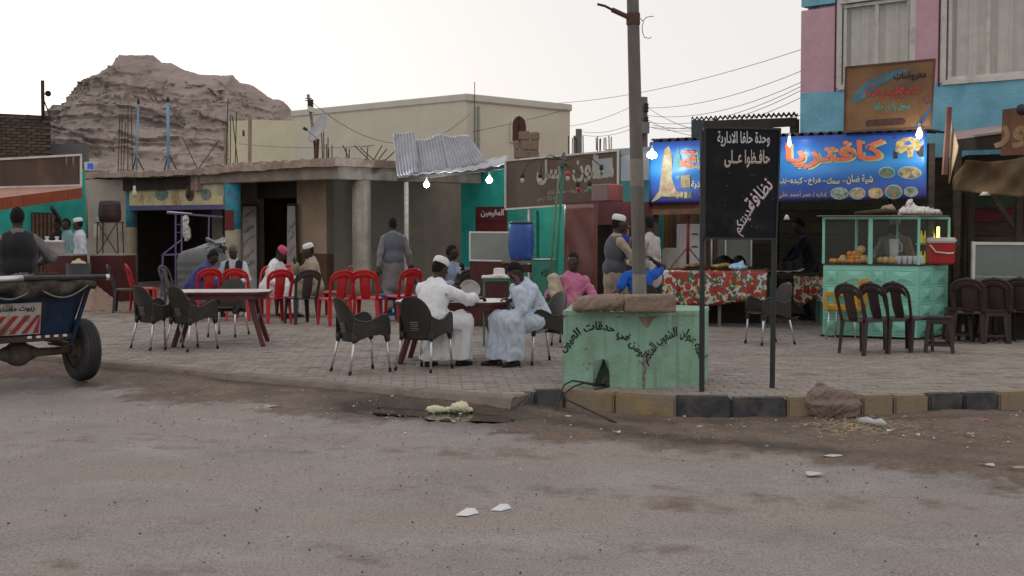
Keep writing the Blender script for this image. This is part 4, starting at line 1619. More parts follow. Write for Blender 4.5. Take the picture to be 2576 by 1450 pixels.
# ---- cafeteria: timber shack under the long blue banner
BN = [(1633, 514, 20.6), (2331, 500, 18.3), (2331, 330, 18.3), (1633, 358, 20.6)]
def cafeteria():
 bd = Board(BN)
 root = place('cafeteria_shack', XY(2000, 21.5), 'dark timber cafeteria shack behind the blue banner', 'shack')
 w0, w1 = Vector((*XY(1700, 23.6), 0)), Vector((*XY(2470, 20.9), 0))
 dv = (w1 - w0)
 nrm = Vector((dv.y, -dv.x, 0)).normalized()
 # plank wall
 for i in range(13):
  for s0, s1 in ((0.0, 0.36), (0.365, 0.72), (0.725, 1.0)):
   z = 0.05 + i * 0.2
   p, q = w0 + dv * s0, w0 + dv * s1
   o = nrm * RND.uniform(-0.012, 0.012)
   wb(wallseg(MB(), p + o, q + o, z, z + 0.193, 0.03), 'plank', M_plank[RND.randrange(3)], root)
 wb(wallseg(MB(), w0 - nrm * .05, w1 - nrm * .05, 0, 2.7, 0.05), 'wall_lining', M_dark2, root)
 # left side: posts, teal door strip, upright planks
 dpl = 22.4
 for u0, u1, m in ((1641, 1650, M_dark), (1651, 1671, mat('seafoam_door', (0.10, 0.36, 0.28), 0.7, 0.2, 4)), (1671, 1679, mat('orange_strip', (0.45, 0.20, 0.03), 0.7, 0.2, 6))):
  wb(wallseg(MB(), XY(u0, dpl), XY(u1, dpl - 0.03), 0, 2.0, 0.05), 'door_strip', m, root)
 mw = [mat('upright_plank%d' % i, c, 0.85, 0.35, 7, 0.3, 20, stretch=(3, 3, 0.5)) for i, c in enumerate([(0.19, 0.125, 0.085), (0.15, 0.095, 0.065), (0.23, 0.16, 0.11)])]
 for i in range(12):
  u = 1680 + i * 10.5
  wb(wallseg(MB(), XY(u, dpl - 0.06 - i * 0.02), XY(u + 10.1, dpl - 0.07 - i * 0.02), 0, 1.98, 0.04), 'upright_plank', mw[i % 3], root)
 # roof
 t0, t1 = bd.at(0, 1, -0.05) + Vector((0, 0, 0.03)), bd.at(1, 1, -0.05) + Vector((0, 0, 0.03))
 k0, k1 = t0 + Vector((1.2, 3.6, 0.25)), t1 + Vector((1.6, 4.0, 0.25))
 b = MB()
 b.sheet(lambda i, j: t0.lerp(t1, i).lerp(k0.lerp(k1, i), j) + Vector((0, 0, 0.03 * math.sin(i * 30 * 6.283))), 180, 2, 0.004)
 wb(b, 'roof_sheet', mat('shack_roof', (0.075, 0.06, 0.055), 0.8, 0.4, 6), root, 'all')
 # beam under the banner, posts
 b = Board([(1638, 541, 20.65), (1790, 538, 20.1), (1790, 510, 20.1), (1638, 513, 20.65)])
 b.panel('beam', mat('rust_beam', (0.13, 0.06, 0.035), 0.85, 0.4, 4, 0.3, 20), root, 0.08)
 for u, d in ((1649, 20.75), (2405, 18.6), (2338, 18.45)):
  wb(MB().tube([Vector((*XY(u, d), 0)), Vector((*XY(u, d), 2.95 if u < 2000 else 2.75))], 0.062, 4), 'post', M_dark, root)
 # banner
 bn = place('blue_banner', bd.at(0.5, 0), 'long blue cafeteria banner with orange lettering and food pictures', 'banner')
 bd.rip = lambda a, b: 0.012 * math.sin(a * 19 + b * 4) + 0.010 * math.sin(b * 17 - a * 7) * (0.3 + b) + 0.006 * math.sin(a * 55)
 m = bpy.data.materials.new('banner_print')
 m.use_nodes = True
 N, L = m.node_tree.nodes, m.node_tree.links
 pr = N['Principled BSDF']
 pr.inputs['Roughness'].default_value = 0.38
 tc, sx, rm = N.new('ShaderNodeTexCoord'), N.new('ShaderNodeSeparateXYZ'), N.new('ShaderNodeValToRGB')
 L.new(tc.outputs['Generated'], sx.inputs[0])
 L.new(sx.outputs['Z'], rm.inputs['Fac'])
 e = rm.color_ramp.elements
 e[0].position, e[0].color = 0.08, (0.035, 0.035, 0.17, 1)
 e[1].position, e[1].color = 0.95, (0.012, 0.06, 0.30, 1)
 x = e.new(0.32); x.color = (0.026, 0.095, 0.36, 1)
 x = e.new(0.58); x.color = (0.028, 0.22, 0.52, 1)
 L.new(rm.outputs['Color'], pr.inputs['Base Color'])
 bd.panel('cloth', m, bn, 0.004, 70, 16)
 m_or = mat('banner_orange', (0.62, 0.15, 0.085), 0.45, 0.08, 3)
 m_sh = mat('banner_shadow', (0.50, 0.42, 0.20), 0.45, 0.1, 3)
 m_ye = mat('banner_yellow', (0.62, 0.56, 0.22), 0.45, 0.1, 5)
 m_ye2 = mat('banner_yellow2', (0.40, 0.36, 0.25), 0.45, 0.1, 5)
 bd.text('كافتريا', m_sh, bn, 1982, 2232, 358, 425, 0.006, 0.028, slant=-10)
 bd.text('كافتريا', m_or, bn, 1976, 2225, 355, 421, 0.020, 0.028, slant=-10)
 bd.text('لة', m_sh, bn, 1716, 1790, 381, 430, 0.006, 0.028)
 bd.text('لة', m_or, bn, 1710, 1784, 379, 427, 0.020, 0.028)
 for wd, u0, u1, v0, v1 in (('شية ضان', 2130, 2196, 440, 464), ('سمك', 2081, 2113, 447, 463), ('فراخ', 2034, 2066, 447, 466), ('كبده', 1988, 2020, 447, 465), ('كباب', 1962, 1978, 449, 465),
        ('غاذية', 1738, 1775, 455, 475)):
  bd.text(wd, m_ye, bn, u0, u1, v0, v1, 0.006, 0.02)
 for u in (2123, 2074, 2027, 1982):
  bd.text('-', m_ye, bn, u - 3, u + 4, 455, 457, 0.006, 0.0)
 bd.text('إداره / عمر أحمد علي', m_ye2, bn, 1958, 2080, 481, 500, 0.006, 0.01)
 dish = [mat('dish%d' % i, c, 0.6, 0.55, 30, col2=c2) for i, (c, c2) in enumerate((((0.30, 0.34, 0.26), (0.08, 0.10, 0.05)), ((0.42, 0.36, 0.22), (0.16, 0.10, 0.05)),
   ((0.36, 0.24, 0.12), (0.5, 0.4, 0.25)), ((0.06, 0.20, 0.14), (0.4, 0.12, 0.08))))]
 rim = mat('dish_rim', (0.28, 0.46, 0.52), 0.5, 0.2, 6)
 for i, (u, v, ru, rv, k) in enumerate(((2113, 487, 21, 13, 0), (2158, 487, 18, 13, 1), (2203, 486, 19, 14, 2), (2248, 483, 20, 16, 3), (2292, 483, 16, 11, 0), (2231, 434, 19, 12, 3),
           (2289, 435, 28, 14, 1), (1776, 489, 15, 15, 1))):
  if k != 2:
   bd.disc(u, v, ru + 2.2, rv + 2.2, rim, bn, 'plate_rim', 0.006, wobble=0.02, seed=i)
  bd.disc(u, v, ru, rv, dish[k], bn, 'food_picture', 0.010, wobble=0.03, seed=i)
 bd.poly([(2247, 400), (2324, 394), (2324, 338), (2247, 345)], mat('grill_photo', (0.035, 0.030, 0.026), 0.6, 0.3, 20), bn, 'food_picture', 0.006)
 bd.poly([(2252, 380), (2256, 358), (2272, 348), (2296, 345), (2312, 352), (2319, 366), (2312, 380), (2300, 377), (2296, 396), (2285, 398), (2282, 380), (2266, 388)],
   mat('roast_meat', (0.46, 0.36, 0.17), 0.7, 0.45, 22, col2=(0.20, 0.12, 0.05)), bn, 'food_picture', 0.010)
 bd.poly([(1667, 494), (1650, 506), (1640, 508), (1660, 480), (1665, 420), (1672, 375), (1682, 368), (1690, 390), (1690, 450), (1702, 480), (1718, 494), (1690, 497)],
   mat('meat_carcass', (0.42, 0.34, 0.20), 0.7, 0.4, 10, col2=(0.30, 0.12, 0.07)), bn, 'food_picture', 0.008)
 bd.poly([(1700, 450), (1694, 410), (1706, 370), (1715, 410), (1708, 452)], mat('kebab_print', (0.12, 0.30, 0.30), 0.6, 0.4, 12), bn, 'food_picture', 0.007)
 bd.poly([(1713, 473), (1736, 472), (1736, 440), (1713, 441)], mat('drink_print', (0.36, 0.26, 0.13), 0.6, 0.5, 25), bn, 'food_picture', 0.007)
 for k in range(4):
  bd.poly([(1702 + k * 10, 499), (1710 + k * 10, 499), (1710 + k * 10, 482), (1702 + k * 10, 483)], dish[k], bn, 'food_picture', 0.007)
 # bulbs along the banner
 bulb(P(1640, 374, 20.0), 'big glaring bulb at the left end of the blue banner', 20, r=0.085, group=None, cord=[P(1640, 356, 20.5)])
 bulb(P(1986, 342, 19.0), 'bulb glowing just above the big orange lettering, beside the black sign', 8, r=0.024, group=None, cord=[P(1988, 338, 19.35)])
 bulb(P(2313, 320, 17.95), 'bright white bulb at the right end of the blue banner', 14, col=(1, 0.98, 0.92), r=0.045, group=None, cord=[P(2318, 316, 18.3)])
cafeteria()
bulb(P(1073, 452, 25.9), 'lit bulb in front of the mud wall, left of two under the awning', 55, r=0.062, group=None, cord=[P(1076, 446, 25.9), P(1120, 440, 26.0)])
bulb(P(1231, 440, 25.0), 'lit bulb in front of the turquoise wall, right of two under the awning', 80, r=0.066, group=None, cord=[P(1233, 432, 25.2)])

# ---- rusty sign on the roof: "Wadi Halfa market"
def market_sign():
 c = [(2124, 333, 18.9), (2342, 322, 18.2), (2352, 150, 18.3), (2128, 170, 19.0)]
 bd = Board(c)
 root = place('market_sign', bd.at(.5, 0), 'rusty ochre market sign standing on the banner roof', 'sign')
 m = mat('sign_ochre', (0.20, 0.105, 0.048), 0.7, 0.3, 2.5, 0.15, 20, col2=(0.115, 0.066, 0.042), stain=(0.25, 0.145, 0.07), stain_scale=1.4)
 bd.panel('sign_panel', m, root, 0.04)
 bd.edging(M_rust, root, 0.022, off=0.006)
 bd.poly([(2140, 252), (2150, 235), (2180, 205), (2240, 180), (2300, 172), (2240, 200), (2190, 235), (2165, 255), (2150, 262)],
   mat('sign_blue_sweep', (0.075, 0.15, 0.19), 0.7, 0.45, 5), root, 'paint_sweep', 0.004)
 bd.poly([(2300, 318), (2320, 295), (2347, 258), (2347, 270), (2325, 305), (2310, 320)], mat('sign_blue_sweep2', (0.06, 0.11, 0.24), 0.7, 0.4, 5), root, 'paint_sweep', 0.004)
 bd.text('معروضات', M_letter_k, root, 2248, 2330, 178, 204, 0.006, 0.015, slant=-5)
 mr = mat('sign_red_letter', (0.36, 0.05, 0.045), 0.7, 0.3, 12)
 bd.text('سـوبيـرت', mr, root, 2178, 2315, 213, 250, 0.006, 0.03, slant=-8)
 bd.text('سوق وادى حلفا', mat('sign_teal_letter', (0.07, 0.33, 0.29), 0.7, 0.2, 12), root, 2199, 2290, 258, 280, 0.006, 0.015, slant=-4)
 bd.poly([(2180, 319), (2178, 308), (2185, 303), (2270, 297), (2279, 303), (2275, 314)], mat('sign_dark_pill', (0.075, 0.035, 0.03), 0.7, 0.4, 14), root, 'paint_patch', 0.004)
 bd.disc(2333, 252, 9, 10, mat('sign_pot', (0.17, 0.085, 0.075), 0.7, 0.5, 20), root, 'paint_patch', 0.004, wobble=.15)
 for u, d in ((2150, 18.95), (2320, 18.35)):
  wb(MB().tube([P(u, 340, d), P(u, 320, d)], 0.03, 4), 'support', M_rust, root)
market_sign()

# ---- far right: next stall, tarpaulin, lettered board
def right_stall():
 root = place('tarpaulin_stall', XY(2520, 19), 'dark stall hung with brown tarpaulin at the right edge', 'stall')
 w0, w1 = Vector((*XY(2425, 20.6), 0)), Vector((*XY(2760, 19.4), 0))
 dv = w1 - w0
 cols = [M_plank[0], mat('stall_red', (0.12, 0.025, 0.025), 0.8, 0.35, 4), M_plank[2], M_plank[3], mat('stall_green', (0.05, 0.075, 0.045), 0.8, 0.35, 4)]
 for i in range(11):
  wb(wallseg(MB(), w0, w1, 0.1 + i * 0.22, 0.1 + i * 0.22 + 0.21, 0.03), 'plank', cols[(i * 3) % 5], root)
 wb(wallseg(MB(), w0 + Vector((0, .06, 0)), w1 + Vector((0, .06, 0)), 0, 2.7, .05), 'wall_lining', M_dark2, root)
 for u, d in ((2440, 18.9), (2560, 18.3)):
  wb(MB().tube([Vector((*XY(u, d), 0)), Vector((*XY(u, d), 2.6))], 0.06, 4), 'post', M_dark, root)
 wb(MB().tube([P(2492, 490, 18.2), P(2600, 640, 18.4)], 0.045, 4), 'brace', M_dark, root)
 c = [P(2398, 347, 18.6), P(2620, 318, 17.6), P(2640, 300, 21.6), P(2400, 330, 22.4)]
 b = MB()
 b.sheet(lambda i, j: c[0].lerp(c[1], i).lerp(c[3].lerp(c[2], i), j), 8, 2, 0.03)
 wb(b, 'roof_sheet', mat('stall_roof', (0.36, 0.27, 0.26), 0.8, 0.2, 4), root)
 Board([(2398, 380, 18.62), (2620, 372, 17.65), (2620, 322, 17.65), (2398, 350, 18.62)]).panel('fascia', M_dark2, root, 0.05)
 # tarpaulin
 t = place('tarpaulin', P(2500, 500, 17.9), 'sagging brown and ochre tarpaulin with curled corner hung across the stall', 'tarpaulin')
 mt = mat('tarp_brown', (0.125, 0.078, 0.042), 0.85, 0.4, 2.5, 0.3, 12, col2=(0.075, 0.060, 0.04), stain=(0.19, 0.105, 0.042), stain_scale=1.6, stain_lo=0.45, stain_hi=0.65)
 bd = Board([(2397, 480, 18.3), (2620, 500, 17.3), (2620, 378, 17.3), (2400, 405, 18.3)])
 bd.rip = lambda a, b: 0.06 * math.sin(a * 6 + b * 5) + 0.025 * math.sin(a * 17 - b * 9) + 0.12 * a * (1 - b)
 def tf(a, b):
  bb = b * (1 - 0.16 * math.sin(a * math.pi)) if a > 0 else b
  aa = a + (1 - a) * 0.12 * b * b
  return bd.at(aa, bb)
 wb(MB().sheet(tf, 30, 16, 0.005), 'cloth', mt, t, 'all')
 # curled flap by the leaning post
 fl = [P(2386, 462, 18.1), P(2392, 300, 18.2), P(2416, 358, 17.9), P(2412, 372, 17.8)]
 b = MB()
 b.sheet(lambda i, j: fl[0].lerp(fl[1], j).lerp(fl[0].lerp(fl[3], min(1, j * 1.6)) if j < .6 else fl[3].lerp(fl[1], (j - .6) / .4), i) + Vector((0, -0.05 * math.sin(i * 3.1), 0)), 8, 16, 0.004)
 wb(b, 'flap', mat('tarp_flap', (0.36, 0.25, 0.17), 0.85, 0.3, 5, col2=(0.26, 0.12, 0.045)), t, 'all')
 # leaning post
 p = MB().tube([P(2376, 440, 18.05), P(2388, 270, 18.05)], 0.045, 4).build('timber_post', mat('red_post', (0.15, 0.075, 0.055), 0.85, 0.35, 9, stretch=(3, 3, .6)))
 tag(p, 'leaning reddish timber post between blue banner and tarpaulin', 'post')
 # lettered board above
 bd = Board([(2517, 392, 17.4), (2640, 386, 16.9), (2640, 262, 16.9), (2522, 276, 17.4)])
 r = place('rusty_board', bd.at(.5, 0), 'rusty brown board with two ochre letters cut by the right edge', 'sign')
 bd.panel('sign_panel', mat('rust_board', (0.115, 0.055, 0.032), 0.75, 0.4, 3, 0.2, 25, col2=(0.17, 0.08, 0.035)), r, 0.04)
 bd.text('ور', mat('ochre_letter', (0.27, 0.17, 0.085), 0.75, 0.25, 12), r, 2500, 2590, 315, 374, 0.006, 0.03)
 wb(MB().lathe([(0.02, 0), (0.07, 0.01), (0.075, 0.03), (0.02, 0.05)], 16, P(2568, 277, 17.05), Euler((R(90), 0, 0)).to_matrix()), 'lamp_hub', M_blackmetal, r, 'all')
right_stall()

# ================================================================ pedestal, pole, black sign, rocks, cart
def path_text(bd, s, path, h, m, root, off=0.004, bold=0.03, name='lettering'):
 """lettering along a bent base line given in photograph units, left to right"""
 pts = [Vector((u, v)) for u, v in path]
 seg = [0.0]
 for i in range(1, len(pts)):
  seg.append(seg[-1] + (pts[i] - pts[i - 1]).length)
 def at(t):
  x = t * seg[-1]
  for i in range(1, len(pts)):
   if x <= seg[i] or i == len(pts) - 1:
    k = (x - seg[i - 1]) / (seg[i] - seg[i - 1])
    return pts[i - 1].lerp(pts[i], k)
 def fn(a, b):
  p = at(min(1, max(0, a)))
  q0, q1 = at(max(0, a - 0.04)), at(min(1, a + 0.04))
  t = (q1 - q0).normalized()
  n = Vector((t.y, -t.x))
  x = p + n * (b * h)
  return bd.px3(x.x, x.y, off)
 vs, fs = text_mesh(s, bold)
 x0, x1 = min(p[0] for p in vs), max(p[0] for p in vs)
 y0, y1 = min(p[1] for p in vs), max(p[1] for p in vs)
 b = MB().add([fn((x - x0) / (x1 - x0), (y - y0) / (y1 - y0)) for x, y in vs], fs)
 return wb(b, name, m, root)

def zx(pts, ox, oy):
 return [((ox + x * 0.39751) / 1.59, (oy + y * 0.39751) / 1.59) for x, y in pts]

def pedestal():
 L, C, Rr = Vector((0.505, 12.74, 0)), Vector((1.292, 12.55, 0)), Vector((1.90, 12.80, 0))
 back = [Vector((2.05, 13.45, 0)), Vector((1.45, 13.85, 0)), Vector((0.62, 13.55, 0))]
 H = 0.735
 root = place('pole_pedestal', C, 'chipped green concrete pedestal with black Arabic slogans at the foot of the pole', 'pedestal')
 m = mat('pedestal_green', (0.27, 0.45, 0.335), 0.9, 0.18, 3.5, 0.45, 35, stain=(0.20, 0.285, 0.205), stain_scale=3.0, stain_lo=0.48, stain_hi=0.7, streak=(0.20, 0.30, 0.21))
 mc = mat('pedestal_bare', (0.25, 0.185, 0.145), 0.95, 0.3, 9, 0.8, 30)
 # left face with a ragged hole near the ground: strips around the opening
 bl = Board([(1418, 977, 12.74), (1622, 979, 12.55), (1622, 790, 12.55), (1411, 792, 12.74)])
 bl.w = [L.copy(), C.copy(), C + Vector((0, 0, H)), L + Vector((0, 0, H))]
 br = Board([(1622, 979, 12.55), (1770, 971, 12.80), (1770, 787, 12.80), (1622, 790, 12.55)])
 br.w = [C.copy(), Rr.copy(), Rr + Vector((0, 0, H)), C + Vector((0, 0, H))]
 for bd in (bl, br):
  n = (bd.w[1] - bd.w[0]).cross(bd.w[3] - bd.w[0]).normalized()
  bd.n = n if n.y < 0 else -n
 hole = [(0.375, 0.0), (0.37, 0.30), (0.40, 0.375), (0.45, 0.365), (0.50, 0.385), (0.565, 0.345), (0.575, 0.20), (0.58, 0.0)]
 outer = [(0, 0), (0.012, 0.35), (0.0, 0.62), (0.006, 1.0), (1, 1), (1, 0)]
 poly = outer + hole[::-1]
 t = 0.16
 fr = [bl.at(a, b) for a, b in poly]
 bk = [bl.at(a, b, -t) for a, b in poly]
 n = len(poly)
 b = MB()
 bm = bmesh.new()
 vf = [bm.verts.new(p) for p in fr]
 vb = [bm.verts.new(p) for p in bk]
 bm.faces.new(vf)
 bm.faces.new(list(reversed(vb)))
 for i in range(n):
  j = (i + 1) % n
  bm.faces.new((vf[i], vb[i], vb[j], vf[j]))
 bmesh.ops.triangulate(bm, faces=bm.faces)
 bmesh.ops.recalc_face_normals(bm, faces=bm.faces)
 me = bpy.data.meshes.new('face')
 bm.to_mesh(me)
 bm.free()
 face = mesh_obj('face', me, m, root, False, -root.location)
 # the rest of the block behind the left face
 o2 = -bl.n * 0 
 Li, Ci = L - bl.n * t, C - bl.n * t
 q = [C + Vector((0.002, 0.0, 0)), Rr, back[0], back[1], back[2], L - bl.n * t, bl.at(0.30, 0, -t), bl.at(0.30, 0, -0.45), bl.at(0.66, 0, -0.45), bl.at(0.66, 0, -t), Ci]
 q = [Vector((p.x, p.y, 0)) for p in q]
 k = len(q)
 bm = bmesh.new()
 v0 = [bm.verts.new(p + Vector((0, 0, -0.02))) for p in q]
 v1 = [bm.verts.new(p + Vector((0, 0, H - 0.002))) for p in q]
 bm.faces.new(list(reversed(v0)))
 bm.faces.new(v1)
 for i in range(k):
  bm.faces.new((v0[i], v0[(i + 1) % k], v1[(i + 1) % k], v1[i]))
 bmesh.ops.triangulate(bm, faces=bm.faces)
 bmesh.ops.recalc_face_normals(bm, faces=bm.faces)
 me = bpy.data.meshes.new('block')
 bm.to_mesh(me)
 bm.free()
 mesh_obj('block', me, m, root, False, -root.location)
 # top edge: worn cap with bare patches, broken corner
 cap = [L, C, Rr] + back
 cen = sum(cap, Vector()) / 6
 def ring(off, z):
  return [p + (p - cen).normalized() * off + Vector((0, 0, z)) for p in cap]
 b = MB().add(ring(0.008, H - 0.03) + ring(0.004, H + 0.012), [tuple(range(6, 12))] + [(i, (i + 1) % 6, (i + 1) % 6 + 6, i + 6) for i in range(6)])
 wb(b, 'top', m, root)
 rr = random.Random(4)
 def chip(bd, pts, nm='bare_patch'):
  bd.poly(pts, mc, root, nm, 0.003)
 chip(bl, zx([(905, 650), (1000, 655), (1370, 650), (1330, 668), (1250, 672), (1190, 700), (1130, 665), (1030, 672), (930, 680)], 2000, 1000))
 chip(bl, zx([(1370, 650), (1478, 650), (1478, 790), (1440, 760), (1400, 690)], 2000, 1000))
 chip(br, zx([(1482, 650), (1680, 655), (1620, 670), (1540, 700), (1505, 770), (1482, 790)], 2000, 1000))
 chip(bl, zx([(625, 650), (665, 650), (660, 680), (630, 720), (615, 700)], 2000, 1000))
 for x, y, r in ((835, 1168, 8), (905, 1160, 12), (880, 1213, 9)):
  bl.disc(*zx([(x, y)], 2000, 1000)[0], r * 0.25, r * 0.27, mc, root, 'bare_patch', 0.003, 9, 0.2, x)
 for x, y, r in ((1690, 720, 7), (1710, 745, 6), (1650, 740, 8), (1870, 655, 16)):
  br.disc(*zx([(x, y)], 2000, 1000)[0], r * 0.25, r * 0.27, mc, root, 'bare_patch', 0.003, 9, 0.2, x)
 # crumbled edge between the two faces
 b = MB()
 pts = []
 for i in range(12):
  z = H * (0.02 + 0.42 * i / 11)
  pts.append(C + Vector((rr.uniform(-0.008, 0.008), -0.004, z)))
 wb(MB().tube(pts, [0.006 + 0.012 * abs(math.sin(i * 1.7)) for i in range(12)], 6), 'broken_edge', mc, root)
 path_text(bl, 'الوطن في حدقات العيون', zx([(672, 1085), (715, 1030), (765, 965), (830, 905), (920, 868), (1030, 865), (1130, 890), (1205, 932), (1275, 1000), (1345, 1075), (1425, 1140)], 2000, 1000), 32, M_letter_k, root, 0.005, 0.028)
 path_text(br, 'النظافة عنوان الشعوب المتحضرة', zx([(1495, 1195), (1545, 1110), (1610, 1010), (1690, 945), (1780, 905), (1860, 920), (1920, 985), (1955, 1055), (1990, 1130)], 2000, 1000), 32, M_letter_k, root, 0.005, 0.02)
 bl.text('قادر', M_letter_k, root, 1467, 1476, 879, 886, 0.005, 0.0)
 # rubble in the hole
 v, f = sdf([('e', (0, 0, 0.05), (0.07, 0.06, 0.06)), ('e', (0.07, 0.04, 0.10), (0.05, 0.05, 0.07)), ('e', (-0.06, 0.02, 0.03), (0.06, 0.05, 0.04))], 0.012, 0.02, lambda p: 0.012 * wob(p, 2, 18, 4))
 r = arr_obj('rubble', v, f, mat('rubble_grey', (0.20, 0.19, 0.17), 0.95, 0.3, 14, 0.5, 40), None, 'all', bl.at(0.49, 0, -0.20))
 tag(r, 'lumps of broken rubble inside the pedestal hole', 'rubble')
 return H
PH = pedestal()

def stone(name, p, prims, label, cat, m, vox=0.014, k=0.03, disp=0.010, rz=0.0, fr=9, group=None):
 v, f = sdf(prims, vox, k, lambda q: disp * wob(q, 5, fr, 5) + disp * 0.4 * wob(q, 6, fr * 3, 4))
 o = arr_obj(name, v, f, m, None, 'all', p)
 o.rotation_euler = (0, 0, rz)
 tag(o, label, cat, group)
 return o

M_sand = mat('sandstone', (0.27, 0.20, 0.155), 0.95, 0.25, 7, 0.7, 45, stain=(0.20, 0.14, 0.11), stain_scale=4)
M_stone = mat('grey_brown_stone', (0.235, 0.178, 0.148), 0.95, 0.25, 6, 0.8, 40, stain=(0.17, 0.12, 0.10), stain_scale=4)
pp = G(1512, 788, PH + 0.012)
stone('stone_slab', pp + Vector((0, 0.12, 0.0)), [('b', (0, 0, 0.085), (0.265, 0.12, 0.075), Euler((0, R(-5), 0)).to_matrix(), 0.07)], 'long rounded stone slab lying on the pedestal, left of the pole', 'stone', M_sand, k=0.02, disp=0.014)
pp = G(1634, 788, PH + 0.012)
stone('stone_block', pp + Vector((0, 0.06, 0.0)), [('b', (0, 0, 0.09), (0.245, 0.10, 0.085), Euler((0, R(-1), R(3))).to_matrix(), 0.02)], 'squared stone block lying on the pedestal, in front of the pole', 'stone', M_sand, k=0.01, disp=0.006)
pp = G(2103, 1058, ROAD_Z - 0.02)
stone('boulder', pp + Vector((0, 0.14, 0.02)), [('e', (-0.04, 0, 0.12), (0.21, 0.14, 0.14)), ('e', (-0.10, 0, 0.20), (0.11, 0.11, 0.10)), ('e', (0.10, 0, 0.11), (0.15, 0.12, 0.12)), ('b', (0, 0, 0.06), (0.19, 0.10, 0.09), None, 0.05)],
  'large rough boulder leaning against the yellow kerb', 'boulder', M_stone, vox=0.012, k=0.05, disp=0.014, fr=11)

def pole():
 base = Vector((1.30, 13.10, PH))
 topz = 7.2
 lean = Vector((-0.028, 0.0, 1.0))
 root = place('concrete_pole', base, 'tall leaning concrete lamp pole with rusty broken arm', 'pole')
 m = mat('pole_concrete', (0.165, 0.148, 0.132), 0.92, 0.25, 5, 0.4, 40, stain=(0.085, 0.075, 0.07), stain_scale=2.4, stretch=(1.5, 1.5, 0.35))
 L = topz - PH
 sec = []
 for t in (0, 0.15, 0.4, 0.7, 1.0):
  z = t * L
  r = 0.070 - 0.020 * t
  ring = []
  for j in range(8):
   w = math.pi / 8 + j * math.pi / 4 + 0.25
   ring.append(Vector((lean.x * z + r * math.cos(w), r * math.sin(w), z)))
  sec.append(ring)
 vs = [p for r in sec for p in r]
 fs = [(i * 8 + j, i * 8 + (j + 1) % 8, i * 8 + 8 + (j + 1) % 8, i * 8 + 8 + j) for i in range(4) for j in range(8)] + [tuple(reversed(range(8))), tuple(range(32, 40))]
 MB().add(vs, fs).build('shaft', m, root)
 z = zat(48, 13.1) - PH
 c = Vector((lean.x * z, 0, z))
 MB().lathe([(0.068, -0.06), (0.07, -0.05), (0.07, 0.05), (0.066, 0.06)], 14, c).build('clamp', M_rust, root)
 e1 = P(1540, 25, 13.0) - base
 e2 = P(1503, 11, 12.95) - base
 MB().tube([c + Vector((-0.02, -0.02, 0)), e1], 0.026, 8).build('arm', M_rust, root)
 MB().tube([e1, (e1 + e2) / 2 + Vector((0, 0, 0.01)), e2], 0.013, 8).build('arm_end', M_blackmetal, root)
 w = [c + Vector((0.07, -0.03, 0)), c + Vector((0.10, -0.04, -0.04)), c + Vector((0.085, -0.04, -0.08)), c + Vector((0.09, -0.04, -0.14)), c + Vector((0.11, -0.04, -0.19)), c + Vector((0.16, -0.04, -0.20)), c + Vector((0.18, -0.04, -0.185))]
 MB().tube(w, 0.004, 5).build('wire', M_blackmetal, root)
 w = [c + Vector((0.09, -0.04, -0.03)), c + Vector((0.13, -0.04, 0.01)), c + Vector((0.18, -0.04, 0.02)), c + Vector((0.20, -0.04, 0.015))]
 MB().tube(w, 0.004, 5).build('wire', M_blackmetal, root)
 # painted-out collars low on the shaft
 for v0, v1 in ((745, 690), (470, 400)):
  za, zb = zat(v0, 13.1) - PH, zat(v1, 13.1) - PH
  ring = []
  for z in (za, zb):
   r = 0.070 - 0.020 * z / L + 0.002
   ring.append([Vector((lean.x * z + r * math.cos(math.pi / 8 + j * math.pi / 4 + .25), r * math.sin(math.pi / 8 + j * math.pi / 4 + .25), z)) for j in range(8)])
  MB().add(ring[0] + ring[1], [(j, (j + 1) % 8, 8 + (j + 1) % 8, 8 + j) for j in range(8)]).build('paint_collar', mat('pole_pale', (0.25, 0.228, 0.20), 0.9, 0.25, 7, 0.3, 30), root)
pole()

